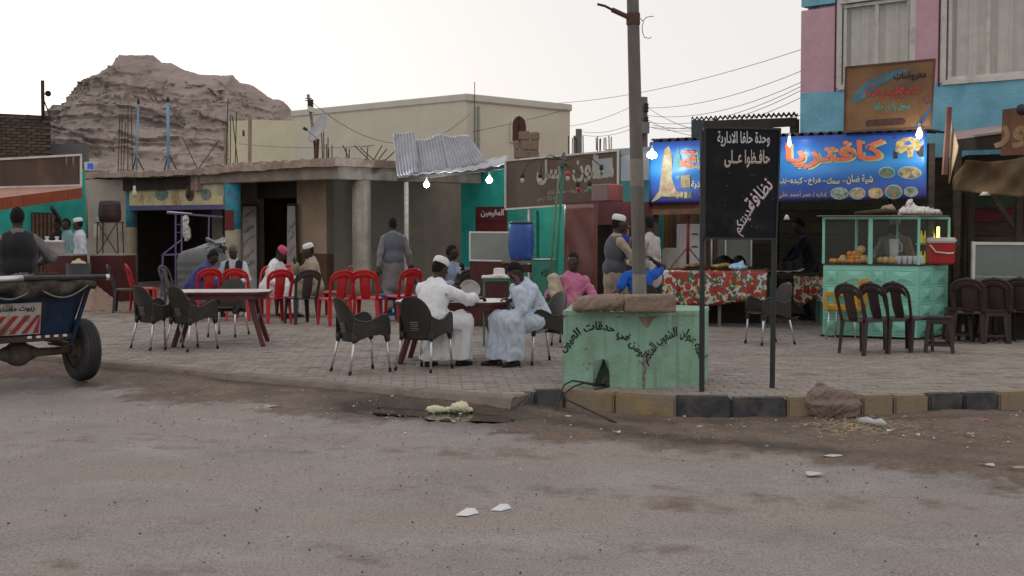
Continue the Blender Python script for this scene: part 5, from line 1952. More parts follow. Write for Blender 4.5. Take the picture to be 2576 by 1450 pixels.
def black_sign():
 d0, d1 = 12.30, 12.55
 bd = Board([(1771, 600, d0), (1952, 602, d1), (1962, 325, d1 + 0.02), (1772, 321, d0 + 0.02)])
 root = place('black_sign', G(1768, 988), 'black municipal notice on two posts with white slogans', 'sign')
 m = mat('sign_black', (0.010, 0.011, 0.014), 0.6, 0.5, 4, 0.08, 20, spec=0.15, stain=(0.022, 0.026, 0.027), stain_scale=2.0)
 bd.panel('sign_panel', m, root, 0.012)
 bd.edging(M_blackmetal, root, 0.02, off=0.0)
 mw = mat('sign_white', (0.56, 0.56, 0.58), 0.6, 0.25, 16)
 my = mat('sign_gold', (0.34, 0.22, 0.07), 0.6, 0.25, 16)
 mred = mat('sign_crimson', (0.30, 0.08, 0.09), 0.6, 0.2, 16)
 bd.text('وحدة حلفا الادارية', mw, root, 1804, 1936, 330, 370, 0.005, 0.018)
 bd.text('حافـظوا عــلى', my, root, 1821, 1937, 378, 423, 0.004, 0.035)
 bd.text('حافـظوا عــلى', mw, root, 1823, 1935, 377, 420, 0.006, 0.0)
 bd.text('نظافة', mred, root, 0, 0, 0, 0, 0.004, 0.035, quad=[(1895, 536), (1947, 470), (1922, 440), (1868, 508)])
 bd.text('نظافة', mw, root, 0, 0, 0, 0, 0.006, 0.012, quad=[(1894, 534), (1945, 470), (1922, 442), (1869, 507)])
 bd.text('مدينتكم', mred, root, 0, 0, 0, 0, 0.004, 0.035, quad=[(1869, 600), (1909, 533), (1878, 508), (1841, 574)])
 bd.text('مدينتكم', mw, root, 0, 0, 0, 0, 0.006, 0.012, quad=[(1868, 598), (1907, 533), (1879, 509), (1842, 573)])
 rr = random.Random(3)
 for u, d, v in ((1770, d0 + 0.03, 988), (1947, d1 + 0.05, 977)):
  foot = Vector((*XY(u - (2 if u < 1800 else 1), d), 0))
  top = bd.px3(u + (1 if u < 1800 else 9), 330, -0.03)
  wb(MB().tube([foot, top], 0.026, 8), 'post', M_blackmetal, root, True)
 for i in range(12):
  bd.disc(rr.uniform(1785, 1950), rr.uniform(430, 590), rr.uniform(.8, 1.8), rr.uniform(.8, 1.8), mat('paint_fleck', (0.10, 0.14, 0.13), .6), root, 'paint_fleck', 0.003, 7)
black_sign()

# ---- horse cart seen from behind
def cart():
 rz = R(43)
 h = Vector((-math.sin(rz), math.cos(rz), 0))
 rt = Vector((math.cos(rz), math.sin(rz), 0))
 zg = -0.10
 W = Vector((*XY(201, 14.1), zg))
 A = W - rt * 0.70
 root = empty('donkey_cart', A, rz, 'two wheeled cart with blue box and red striped plate, lower left', 'cart')
 m_blue = mat('cart_blue', (0.008, 0.024, 0.060), 0.65, 0.45, 5, 0.2, 30, stain=(0.022, 0.02, 0.02), stain_scale=5, streak=(.03, .03, .034))
 m_dirty = mat('cart_grime', (0.055, 0.042, 0.032), 0.9, 0.4, 8, 0.6, 30)
 m_ax = mat('axle_steel', (0.105, 0.082, 0.066), 0.8, 0.35, 9, 0.4, 30)
 m_tyre = mat('tyre_rubber', (0.040, 0.039, 0.042), 0.82, 0.25, 8, 0.25, 50, stain=(0.085, 0.072, 0.062), stain_scale=3)
 RW = 0.335
 # wheels
 for s in (1, -1):
  wprof = [(RW * 0.60, -0.085), (RW * 0.80, -0.100), (RW * 0.95, -0.085), (RW, -0.055), (RW * 1.004, 0), (RW, 0.055), (RW * 0.95, 0.085), (RW * 0.80, 0.100), (RW * 0.60, 0.085)]
  M = Euler((0, R(90), 0)).to_matrix()
  c = Vector((0.70 * s, 0, RW - 0.004))
  tyre = MB()
  k = 40
  for r, z in wprof:
   for j in range(k):
    w = 2 * math.pi * j / k
    tyre.v.append(M @ Vector((r * math.cos(w), r * math.sin(w), z)) + c)
  for i in range(len(wprof) - 1):
   for j in range(k):
    tyre.f.append((i * k + j, i * k + (j + 1) % k, (i + 1) * k + (j + 1) % k, (i + 1) * k + j))
  wheel = tyre.build('wheel', m_tyre, root, 'all')
  for z in (-0.036, 0, 0.036):
   MB().tube([M @ Vector((RW * 1.006 * math.cos(2 * math.pi * j / 40), RW * 1.006 * math.sin(2 * math.pi * j / 40), z)) + c for j in range(41)], 0.0035, 4).build('tread_rib', mat('tread_dark', (0.018, 0.018, 0.02), 0.9), wheel)
  MB().lathe([(RW * 0.62, -0.075), (RW * 0.58, -0.05), (RW * 0.45, -0.04), (RW * 0.28, -0.055), (RW * 0.26, 0.03), (RW * 0.45, 0.035), (RW * 0.62, 0.075)], 28, c, M).build('rim', m_ax, wheel, 'all')
  MB().lathe([(0.075, -0.13), (0.085, -0.12), (0.085, -0.05), (0.05, 0.0), (0.05, 0.07), (0.03, 0.08)], 16, c, M if s > 0 else M).build('hub', m_ax, wheel, 'all')
 # car axle with its differential
 z = RW
 MB().tube([(-0.66, 0, z), (-0.22, 0, z), (-0.13, 0, z)], [0.042, 0.045, 0.085], 12).tube([(0.66, 0, z), (0.22, 0, z), (0.13, 0, z)], [0.042, 0.045, 0.085], 12).build('axle', m_ax, root, 'all')
 v, f = sdf([('e', (0, 0, 0), (0.15, 0.13, 0.135)), ('c', (-0.2, 0, 0), (0.2, 0, 0), 0.05, 0.05), ('c', (0, 0.05, 0), (0, 0.24, 0.02), 0.08, 0.05)], 0.014, 0.04)
 arr_obj('differential', v, f, m_ax, root, 'all', (0, 0, z))
 for s in (1, -1):
  MB().box((0.44 * s, 0, z + 0.10), (0.06, 0.62, 0.03)).box((0.44 * s, 0, z + 0.065), (0.06, 0.4, 0.02)).build('leaf_spring', m_ax, root)
  MB().box((0.44 * s, 0.0, z + 0.16), (0.05, 0.06, 0.11)).build('bracket', M_blackmetal, root)
 # box body
 zb, zt = 0.53, 1.11
 yr, yf = -0.30, 1.05
 hx = 0.43
 FL = 1.42
 MB().box((0, (yr + yf) / 2, zb), (hx * 2, yf - yr, 0.05)).build('bed', m_dirty, root, bevel=0.008)
 # rear board leans outwards; blue panels, corner posts
 def rear(x0, x1, z0, z1, off, m, name):
  lean = lambda z: yr - 0.10 * (z - zb) / (zt - zb)
  k0 = 1 + (FL - 1) * (z1 - zb) / (zt - zb) if name == 'tailboard' else 1
  q = [Vector((x0, lean(z0) - off, z0)), Vector((x1, lean(z0) - off, z0)), Vector((x1 * k0, lean(z1) - off, z1)), Vector((x0 * k0, lean(z1) - off, z1))]
  return MB().slab(q, (0, -1, 0), 0.02).build(name, m, root)
 rear(-hx, hx, zb + 0.01, zt - 0.05, 0.0, m_blue, 'tailboard')
 for s in (1, -1):
  q = [Vector((hx * s, yr, zb)), Vector((hx * s, yf, zb)), Vector((hx * s * FL, yf, zt)), Vector((hx * s * FL, yr - .1, zt))]
  MB().slab(q, (s, 0, 0), 0.025).build('side_board', m_blue, root)
 MB().slab([Vector((-hx, yf, zb)), Vector((hx, yf, zb)), Vector((hx * FL, yf + .05, zt)), Vector((-hx * FL, yf + .05, zt))], (0, 1, 0), 0.02).build('front_board', m_blue, root)
 for x in (-hx, hx):
  MB().tube([(x, yr - .03, zb - 0.10), (x * FL, yr - .15, zt)], 0.025, 4).build('corner_post', m_blue, root)
 MB().box((0, yr - 0.02, zb - 0.02), (hx * 2 + 0.05, 0.05, 0.06)).build('rear_beam', m_dirty, root, bevel=0.006)
 for i in range(5):
  MB().box((-0.02 + 0.095 * i, yr - 0.052, zb + 0.0), (0.045, 0.008, 0.025)).build('reflector', M_white, root)
 # white number plate with red stripes
 m_wh = mat('plate_white', (0.42, 0.38, 0.35), 0.7, 0.25, 12, stain=(0.12, 0.10, 0.085), stain_scale=6, stain_lo=.5, stain_hi=.7)
 m_rd = mat('plate_red', (0.30, 0.032, 0.032), 0.7, 0.3, 12, stain=(0.10, 0.05, 0.045), stain_scale=6)
 px0, px1, pz0, pz1 = -0.42, 0.10, zb + 0.03, zb + 0.36
 plate = rear(px0, px1, pz0, pz1, 0.026, m_wh, 'stripe_plate')
 lean = lambda z: yr - 0.10 * (z - zb) / (zt - zb)
 def on(x, z, off=0.032):
  return Vector((x, lean(z) - off, z))
 for i in range(6):
  x = px0 - 0.06 + i * 0.125
  a = [(x, pz0 + 0.01), (x + 0.062, pz0 + 0.01), (x + 0.222, pz0 + 0.20), (x + 0.16, pz0 + 0.20)]
  a = [(min(max(p, px0 + .008), px1 - .008), z) for p, z in a]
  MB().add([on(p, z) for p, z in a], [(0, 1, 2, 3)]).build('stripe', m_rd, plate)
 lettering('lettering', 'زيوت ماستر', M_letter_k, plate, lambda a, b: on(px0 + 0.07 + a * 0.38, pz0 + 0.235 + b * 0.07), 0.03)
 # netting and tarp edge slung under the rail, rope
 def net(a, b):
  x = -hx * FL + a * hx * 2.06 * FL
  sag = 0.10 + 0.07 * math.sin(a * math.pi) + 0.025 * math.sin(a * 19)
  return Vector((x, yr - 0.155 - 0.05 * math.sin(b * 3.14) - 0.015 * math.sin(a * 23 + b * 5), zt + 0.01 - b * sag))
 MB().sheet(net, 40, 6, 0.006).build('canvas', mat('cart_canvas', (0.052, 0.043, 0.036), 0.95, 0.5, 14, 0.8, 50, col2=(0.12, 0.10, 0.08), mix_lo=.5, mix_hi=.7), root, 'all')
 rp = [Vector((-hx * 1.3 + a * hx * 2.6, yr - 0.20, zt - 0.05 - 0.12 * abs(math.sin(a * 6.28)))) for a in [i / 24 for i in range(25)]]
 MB().tube(rp, 0.009, 6).build('rope', mat('rope_grey', (0.22, 0.19, 0.16), 0.95, 0.3, 30), root, 'all')
 for i in range(4):
  MB().tube([Vector((-0.50 + i * 0.018, yr - 0.16 + 0.045 * math.cos(w), zt + 0.03 + 0.05 * math.sin(w))) for w in [2 * math.pi * j / 14 for j in range(15)]], 0.011, 6).build('rope_coil', mat('rope_grey', (0.22, 0.19, 0.16)), root, 'all')
 # long rail across the back, with wrapped bands
 MB().tube([(-0.9, yr - 0.15, zt + 0.02), (-0.1, yr - 0.15, zt + 0.035), (0.80, yr - 0.16, zt + 0.025)], 0.030, 10).build('rail', mat('rail_tape', (0.035, 0.032, 0.032), 0.5, 0.5, 16, 0.3, 40), root, 'all')
 MB().tube([(-0.40, yr - 0.15, zt + 0.033), (-0.12, yr - 0.15, zt + 0.036)], 0.034, 10).build('rail_sleeve', M_alu, root, 'all')
 MB().lathe([(0.031, -0.02), (0.033, 0.02)], 12, (0.79, yr - 0.16, zt + 0.025), Euler((0, R(90), 0)).to_matrix()).build('rail_cap', M_alu, root, 'all')
 MB().tube([(-0.9, yf, zt + 0.01), (0.9, yf, zt + 0.01)], 0.03, 8).build('rail', m_dirty, root, 'all')
 # shafts
 for s in (1, -1):
  MB().tube([(0.4 * s, yf - 0.3, 0.62), (0.38 * s, yf + 1.6, 0.85)], 0.035, 8).build('shaft', m_dirty, root, 'all')
 # load of sand in the bed
 s = MB().sheet(lambda a, b: Vector((-0.52 + 1.04 * a, yr + 0.05 + (yf - yr - 0.1) * b, zb + 0.45 + 0.17 * math.exp(-((a - 0.62) ** 2 + (b - 0.3) ** 2) * 9) + 0.01 * math.sin(a * 31) * math.sin(b * 27))), 30, 30)
 o = s.build('sand_load', mat('sand', (0.30, 0.215, 0.165), 0.97, 0.25, 9, 0.6, 60), None, 'all')
 o.location = A
 o.rotation_euler = (0, 0, rz)
 tag(o, 'heap of reddish sand loaded in the cart', 'sand')
 return A, rz, zt, yf
CART = cart()

# ---- heap of sand on the ground behind the cart
def heap(u, v, w, h, label, m, seed):
 p = G(u, v)
 def fn(a, b):
  t = a * 2 * math.pi
  r = b
  rr = w * r * (1 + 0.12 * math.sin(3 * t + seed) + 0.06 * math.sin(7 * t))
  z = h * (1 - r) ** 1.15 * (1 + 0.1 * math.sin(5 * t + seed)) - 0.01
  return Vector((rr * math.cos(t), rr * math.sin(t) * 0.8, z + 0.012 * math.sin(t * 13 + r * 40)))
 o = MB().sheet(fn, 48, 14).build('sand_heap', m, None, 'all')
 o.location = p
 return tag(o, label, 'sand heap')
heap(236, 778, 0.62, 0.47, 'conical heap of gravelly sand on the ground behind the cart', mat('sand', (0.30, 0.215, 0.165)), 2)
# ================================================================ chairs, stools, tables
M_red = mat('red_plastic', (0.50, 0.012, 0.018), 0.35, 0.10, 5, spec=0.5)
M_redd = mat('dusty_red_plastic', (0.34, 0.075, 0.065), 0.55, 0.2, 5, spec=0.4)
M_greyp = mat('grey_plastic', (0.050, 0.047, 0.046), 0.5, 0.2, 5, spec=0.3)
M_brownp = mat('brown_plastic', (0.048, 0.031, 0.031), 0.45, 0.2, 5, spec=0.3)
M_shell = mat('shell_plastic', (0.042, 0.037, 0.033), 0.45, 0.2, 4, spec=0.28, stain=(0.075, 0.066, 0.057), stain_scale=2.5)
M_foot = mat('rubber_foot', (0.015, 0.015, 0.016), 0.8)

def mono_chair(name, m, crest=False, woven=False):
 """armless moulded plastic chair; the sitter faces local +Y"""
 t = empty(name)
 sw, sd, sz = 0.43, 0.42, 0.44
 # seat: dished sheet with a turned-down rim
 def seat(a, b):
  x, y = (a - 0.5) * sw, (b - 0.5) * sd
  e = max(abs(a - .5), abs(b - .5)) * 2
  x *= 1 - 0.08 * (1 - b)
  return Vector((x, y, sz - 0.018 * (1 - e * e) - (0.035 * (e - 0.9) / 0.1 if e > 0.9 else 0)))
 MB().sheet(seat, 12, 12, 0.007).build('seat', m, t, 'all')
 # back: bowed frame and splat
 def yb(z):
  return -0.195 - 0.115 * ((z - sz) / 0.42) ** 1.1 if z > sz else -0.195
 pts = []
 zt = 0.86
 for i in range(7):
  z = sz - 0.03 + (0.30) * i / 6
  pts.append(Vector((-0.185 - 0.022 * (z - sz) / 0.3, yb(z), z)))
 for i in range(1, 12):
  w = math.pi - math.pi * i / 12
  z = sz + 0.27 + (zt - sz - 0.27) * math.sin(w) ** 0.75
  pts.append(Vector((0.207 * math.cos(w), yb(z) - 0.012 * math.sin(w), z)))
 pts += [Vector((-p.x, p.y, p.z)) for p in reversed(pts[:7])]
 MB().tube(pts, 0.027, 8, flat=(1.0, 0.42), up=(1, 0, 0)).build('back_frame', m, t, 'all')
 def splat(a, b):
  z = sz - 0.02 + (zt - 0.02 - sz) * b
  hw = 0.068 + 0.042 * b ** 1.5 + 0.01 * math.sin(b * 6)
  return Vector(((a - 0.5) * 2 * hw, yb(z) - 0.010 - 0.02 * math.sin(b * 3.1) * 0.6 + 0.016 * (2 * a - 1) ** 2, z))
 sp = MB().sheet(splat, 6, 12, 0.007).build('backrest', m, t, 'all')
 def rail(a, b):
  x = (a - 0.5) * 0.36
  z = zt - 0.015 - 0.075 * b - 0.085 * (abs(2 * a - 1)) ** 2.2
  return Vector((x, yb(z) - 0.010, z))
 MB().sheet(rail, 12, 3, 0.007).build('top_rail', m, t, 'all')
 if crest:
  v, f = sdf([('e', (0, 0, 0), (0.045, 0.014, 0.028)), ('e', (-0.05, 0, -0.012), (0.03, 0.012, 0.014)), ('e', (0.05, 0, -0.012), (0.03, 0.012, 0.014))], 0.009, 0.015)
  arr_obj('crest', v, f, m, t, 'all', (0, yb(zt) - 0.012, zt + 0.012))
 if woven:
  rows = MB()
  for i in range(5):
   for j in range(6):
    x, z = (i - 2) * 0.022, zt - 0.12 - j * 0.022
    rows.box((x, yb(z) - 0.022, z), (0.010, 0.004, 0.010))
  o = rows.build('woven_holes', mat('hole_pale', (0.55, 0.10, 0.09), 0.6), sp)
  stuff(o)
 # legs: tapered angle sections
 for sx in (-1, 1):
  for sy in (-1, 1):
   x0, y0 = sx * 0.175, sy * 0.165
   x1, y1 = sx * 0.215, sy * (0.205 if sy > 0 else 0.225)
   b = MB()
   w0, w1 = 0.062, 0.040
   top = [(x0 + sx * 0.025, y0 + sy * 0.03), (x0 + sx * 0.025 - sx * w0, y0 + sy * 0.03), (x0 + sx * 0.025 - sx * w0, y0 + sy * 0.018), (x0 + sx * 0.012, y0 + sy * 0.018),
     (x0 + sx * 0.012, y0 + sy * 0.03 - sy * w0), (x0 + sx * 0.025, y0 + sy * 0.03 - sy * w0)]
   bot = [(x1, y1), (x1 - sx * w1, y1), (x1 - sx * w1, y1 - sy * .012), (x1 - sx * .012, y1 - sy * 0.012), (x1 - sx * .012, y1 - sy * w1), (x1, y1 - sy * w1)]
   vs = [Vector((p[0], p[1], 0)) for p in bot] + [Vector((p[0], p[1], sz - 0.012)) for p in top]
   fs = [tuple(range(6)), tuple(range(11, 5, -1))] + [(i, (i + 1) % 6, (i + 1) % 6 + 6, i + 6) for i in range(6)]
   b.add(vs, fs)
   b.build('leg', m, t)
 return t

def shell_chair(name):
 """one piece brown shell with low arms on four aluminium legs"""
 t = empty(name)
 sz = 0.43
 def back(a, b):
  hw = 0.205 * (max(0.0, 1 - (max(0.0, b - 0.45) / 0.55) ** 2.4)) ** 0.5 if b > 0.45 else 0.205 - 0.022 * (0.45 - b) / 0.45
  x = (a - 0.5) * 2 * hw
  z = sz - 0.09 + 0.49 * b
  y = -0.195 - 0.125 * b ** 1.3 + 0.95 * x * x
  return Vector((x, y, z))
 sh = MB().sheet(back, 14, 20, 0.012).build('backrest', M_shell, t, 'all')
 def seat(a, b):
  x, y = (a - 0.5) * 0.44, -0.20 + 0.43 * b
  return Vector((x, y, sz - 0.02 * math.sin(b * 3.1) + 0.35 * x * x - 0.02 * max(0, b - 0.9) * 10 * 0.5))
 MB().sheet(seat, 10, 10, 0.012).build('seat', M_shell, t, 'all')
 prof = [(-0.225, 0.36), (-0.215, 0.60), (-0.17, 0.575), (-0.10, 0.555), (-0.02, 0.565), (0.06, 0.605), (0.12, 0.63), (0.17, 0.625), (0.205, 0.585), (0.22, 0.51), (0.225, 0.42), (0.23, 0.345), (0.195, 0.345),
   (0.18, 0.385), (0.10, 0.415), (0.0, 0.41), (-0.10, 0.385), (-0.17, 0.355)]
 for s in (-1, 1):
  b = MB()
  n = len(prof)
  def X(y, z):
   return s * (0.205 + 0.035 * math.sin(max(0, min(1, (y + 0.22) / 0.44)) * math.pi) + 0.05 * (z - 0.43))
  bm = bmesh.new()
  v1 = [bm.verts.new((X(y, z), y, z)) for y, z in prof]
  v2 = [bm.verts.new((X(y, z) - s * 0.014, y, z)) for y, z in prof]
  bm.faces.new(v1)
  bm.faces.new(list(reversed(v2)))
  for i in range(n):
   bm.faces.new((v1[i], v2[i], v2[(i + 1) % n], v1[(i + 1) % n]))
  bmesh.ops.triangulate(bm, faces=bm.faces)
  bmesh.ops.recalc_face_normals(bm, faces=bm.faces)
  me = bpy.data.meshes.new('armrest')
  bm.to_mesh(me)
  bm.free()
  arm = mesh_obj('armrest', me, M_shell, t)
  rim = [Vector((X(y, z) - s * 0.007, y, z)) for y, z in prof[1:11]]
  MB().tube(rim, 0.012, 8).build('rim', M_shell, arm, 'all')
 ms = mat('slot_pale', (0.20, 0.18, 0.16), 0.6)
 for i in range(5):
  z = sz + 0.02 + i * 0.022
  bb = (z - sz + 0.09) / 0.49
  y = -0.195 - 0.125 * bb ** 1.3
  MB().tube([(-0.05, y + 0.95 * .0025 - 0.016, z), (0, y - 0.016, z), (0.05, y + 0.95 * .0025 - 0.016, z)], 0.005, 6).build('slot', ms, sh)
 for sx in (-1, 1):
  for sy in (-1, 1):
   x0, y0 = sx * 0.185, (0.19 if sy > 0 else -0.19)
   x1, y1 = sx * (0.20 if sy > 0 else 0.225), (0.225 if sy > 0 else -0.27)
   leg = MB().tube([(x0, y0, 0.40), (x1, y1, 0.03)], [0.0155, 0.0125], 10).build('leg', M_alu, t, 'all')
   MB().tube([(x0 + (x1 - x0) * .9, y0 + (y1 - y0) * .9, 0.045), (x1 + (x1 - x0) * .08, y1 + (y1 - y0) * .08, 0.0)], 0.0165, 8).build('foot', M_foot, leg)
   MB().tube([(x0, y0, 0.42), (x0 + (x1 - x0) * 0.18, y0 + (y1 - y0) * 0.18, 0.335)], [0.035, 0.021], 8).build('leg_socket', M_shell, leg, 'all')
 return t

def stool(name, m, h=0.45, w=0.33):
 t = empty(name)
 MB().box((0, 0, h - 0.015), (w, w, 0.03)).build('seat', m, t, bevel=0.012, seg=2)
 MB().box((0, 0, h - 0.06), (w - 0.02, w - 0.02, 0.058), taper=1.0).build('apron', m, t, bevel=0.006)
 for sx in (-1, 1):
  for sy in (-1, 1):
   b = MB().hexa([Vector((sx * (w / 2 + 0.02) - sx * q[0], sy * (w / 2 + 0.02) - sy * q[1], 0)) for q in ((0, 0), (0.045, 0), (0.045, 0.045), (0, 0.045))] +
       [Vector((sx * (w / 2 - 0.006) - sx * q[0], sy * (w / 2 - 0.006) - sy * q[1], h - 0.085)) for q in ((0, 0), (0.06, 0), (0.06, 0.06), (0, 0.06))])
   b.build('leg', m, t, bevel=0.005)
 z = 0.10
 r = w / 2 + 0.0
 for dx, dy in ((0, 1), (0, -1), (1, 0), (-1, 0)):
  MB().box((dx * (r - .01), dy * (r - .01), z), (0.02 if dx else 2 * r - 0.06, 0.02 if dy else 2 * r - 0.06, 0.035)).build('rail', m, t)
 return t

PROTO = {}
def put(kind, u, v, rz, label, cat='chair', group=None, dz=0.0, d=None):
 """stand a piece of furniture with its middle on the paving at (u, v)"""
 if kind not in PROTO:
  nm, fn = KINDS_F[kind]
  t = fn(nm)
  PROTO[kind] = t
 else:
  t = copy_tree(PROTO[kind])
 p = G(u, v) if d is None else Vector((*XY(u, d), 0))
 t.location = (p.x, p.y, p.z + dz)
 t.rotation_euler = (0, 0, R(rz))
 tag(t, label, cat, group)
 return t

KINDS_F = {
 'red': ('plastic_chair', lambda n: mono_chair(n, M_red, woven=True)),
 'pinkish': ('plastic_chair', lambda n: mono_chair(n, M_redd)),
 'grey': ('plastic_chair', lambda n: mono_chair(n, M_greyp)),
 'brown': ('plastic_chair', lambda n: mono_chair(n, M_brownp, crest=True)),
 'shell': ('shell_chair', shell_chair),
 'stool': ('plastic_stool', lambda n: stool(n, M_brownp)),
 'bluestool': ('plastic_stool', lambda n: stool(n, mat('blue_plastic', (0.03, 0.10, 0.28), 0.45, 0.15, 5), 0.43, 0.34)),
}
GR = 'red plastic chairs in front of the arcade'
put('grey', 318, 786, -80, 'grey plastic chair facing right, beside the cart and sand heap', group='dark plastic chairs')
put('red', 362, 783, -62, 'red plastic chair just right of the grey chair near the sand heap', group=GR)
put('red', 510, 806, 38, 'red plastic chair in front of the man in blue, left end of the tea circle', group=GR)
put('red', 610, 806, -10, 'red plastic chair, back square to us, before the man in the dark waistcoat', group=GR)
put('red', 692, 812, 30, 'red plastic chair in front of the man in the pink cap', group=GR)
put('grey', 758, 814, 34, 'dark grey plastic chair in front of the man in beige with white cap', group='dark plastic chairs')
put('red', 842, 818, 36, 'red plastic chair left of two, before the plain round column', group=GR)
put('red', 926, 815, -4, 'red plastic chair right of two, before the plain round column', group=GR)
put('red', 1010, 808, 40, 'red plastic chair just left of the big white robed diner', group=GR)
put('pinkish', 838, 795, 80, 'dusty faded red chair behind the beige robed man, empty seen from the side', group=GR)
put('red', 655, 793, 150, 'red plastic chair partly hidden between the waistcoat man and the pink cap', group=GR)
put('red', 712, 790, 170, 'red plastic chair hidden behind the man in the pink cap', group=GR)
put('grey', 735, 795, 130, 'dark folding looking chair leaning beside the white menu door', group='dark plastic chairs')
put('grey', 452, 793, -100, 'dark grey chair left of the man in blue, by the water tank', group='dark plastic chairs')
put('pinkish', 1163, 812, 160, 'faded red chair right of the white cap, with a hand on its top', group=GR)
put('grey', 1200, 812, -12, 'dark slatted plastic chair between two red chairs behind the diners', group='dark plastic chairs')
put('red', 1232, 815, 15, 'red chair behind the green table with the white hat', group=GR)
put('bluestool', 975, 806, 12, 'low blue plastic stool behind the red chairs', 'stool')
GS = 'brown shell chairs with aluminium legs'
put('shell', 400, 876, -42, 'brown shell chair with aluminium legs, leftmost at the empty table', group=GS)
put('shell', 487, 880, -38, 'brown shell chair, second from the left at the empty table', group=GS)
put('shell', 572, 846, 172, 'brown shell chair on the far side of the empty table, facing us', group=GS)
put('shell', 913, 936, -56, 'empty brown shell chair standing alone in the middle foreground', group=GS)
put('shell', 1072, 930, -28, 'brown shell chair under the man in white, seen from behind', group=GS)
put('shell', 1358, 914, 120, 'brown shell chair under the man in the pale blue robe', group=GS)
put('shell', 1436, 868, 162, 'brown shell chair under the young man in the pink shirt', group=GS)
put('shell', 1932, 866, 112, 'brown shell chair behind the right post of the black sign', group=GS)
put('shell', 1612, 868, 5, 'brown shell chair under the man in bright blue behind the pole', group=GS)
GB = 'dark brown plastic chairs by the juice stall'
for i, (u, v) in enumerate(((2172, 890), (2232, 886), (2288, 883))):
 put('brown', u, v, -58, ('dark brown chair leftmost of three lined up before the juice stall', 'dark brown chair in the middle of three lined up before the juice stall',
        'dark brown chair rightmost of three lined up before the juice stall')[i], group=GB)
for i, (u, v) in enumerate(((2442, 862), (2508, 860), (2572, 858))):
 put('brown', u, v, -30, ('dark brown chair left one of the dim row before the glass showcase', 'dark brown chair middle one of the dim row before the glass showcase',
        'dark brown chair cut by the right edge of the picture')[i], group=GB)
put('stool', 2362, 886, -18, 'brown square plastic stool nearest us, right of the three brown chairs', 'stool', 'brown plastic stools')
put('stool', 2490, 862, 8, 'brown square plastic stool at right, before the dim row of chairs', 'stool', 'brown plastic stools')
put('stool', 2408, 858, -10, 'brown square plastic stool half hidden behind the nearest stool', 'stool', 'brown plastic stools')

def plastic_table(u, v, rz, label, d=None):
 p = G(u, v)
 t = empty('plastic_table', p, R(rz), label, 'table', 'maroon plastic tables with pale tops')
 hx, hy, h, c = 0.66, 0.43, 0.715, 0.16
 pts = [(-hx + c, -hy), (hx - c, -hy), (hx, -hy + c), (hx, hy - c), (hx - c, hy), (-hx + c, hy), (-hx, hy - c), (-hx, -hy + c)]
 m_m = mat('maroon_plastic', (0.090, 0.016, 0.019), 0.5, 0.2, 5, spec=0.4)
 m_t = mat('sheen_table_top', (0.52, 0.47, 0.45), 0.55, 0.2, 4, stain=(0.30, 0.20, 0.18), stain_scale=2.5)  # pale glancing reflection put into the top's colour, with stains
 n = 8
 MB().add([Vector((x * .985, y * .98, h - 0.004)) for x, y in pts] + [Vector((x * .985, y * .98, h + .002)) for x, y in pts],
    [tuple(range(n - 1, -1, -1)), tuple(range(n, 2 * n))] + [(i, (i + 1) % n, (i + 1) % n + n, i + n) for i in range(n)]).build('sheen_surface', m_t, t)
 MB().add([Vector((x, y, h - 0.038)) for x, y in pts] + [Vector((x, y, h - .002)) for x, y in pts],
    [tuple(range(n - 1, -1, -1)), tuple(range(n, 2 * n))] + [(i, (i + 1) % n, (i + 1) % n + n, i + n) for i in range(n)]).build('table_top', m_m, t, bevel=0.01, seg=2)
 k = 0.93
 MB().add([Vector((x * k, y * k, h - 0.10)) for x, y in pts] + [Vector((x * k, y * k, h - 0.034)) for x, y in pts],
    [tuple(range(n - 1, -1, -1)), tuple(range(n, 2 * n))] + [(i, (i + 1) % n, (i + 1) % n + n, i + n) for i in range(n)]).build('apron', m_m, t)
 for sx in (-1, 1):
  for sy in (-1, 1):
   x0, y0, x1, y1 = sx * 0.42, sy * 0.27, sx * 0.58, sy * 0.37
   ring = []
   for q in range(6):
    f = q / 5
    x, y = x0 + (x1 - x0) * f ** 1.3, y0 + (y1 - y0) * f ** 1.3
    ring.append(Vector((x, y, (h - 0.09) * (1 - f))))
   MB().tube(ring, [0.105, 0.095, 0.084, 0.078, 0.074, 0.070], 4, flat=(0.55, 1.0), up=(1, 0, 0)).build('leg', m_m, t, bevel=0.008)
 for sx in (-1, 1):
  MB().box((sx * 0.47, 0, 0.36), (0.03, 0.50, 0.07)).build('cross_bar', m_m, t, bevel=0.006)
 return t
plastic_table(558, 866, 6, 'empty maroon plastic table with pale top, left of centre')
T2 = plastic_table(1142, 909, -5, 'maroon plastic table where the two robed men eat')

# things on the dining table
def table_pt(x, y, z=0.0):
 return T2.matrix_basis @ Vector((x, y, 0.715 + z))
T2.rotation_euler = (0, 0, R(-5))
M_steel = mat('dented_steel', (0.55, 0.54, 0.52), 0.32, 0.15, 8, metal=0.9)
def bowl(p, r, h, label, name='bowl', m=M_steel, tilt=None, cat='bowl'):
 prof = [(r * 0.45, 0), (r * 0.55, 0.004), (r * 0.85, h * 0.55), (r, h), (r * 0.97, h), (r * 0.80, h * 0.5), (r * 0.45, 0.012)]
 o = MB().lathe(prof, 28).build(name, m, None, 'all')
 o.location = p
 if tilt:
  o.rotation_euler = tilt
 return tag(o, label, cat)
bowl(table_pt(0.16, -0.14), 0.105, 0.07, 'small steel bowl on the dining table between the two men')
bowl(table_pt(0.16, 0.20, 0.10), 0.125, 0.045, 'tilted steel dish standing on edge behind the small bowl', 'dish', tilt=(R(62), 0, R(10)), cat='dish', m=mat('dull_steel', (.30, .29, .28), .4, .2, 8, metal=.7))
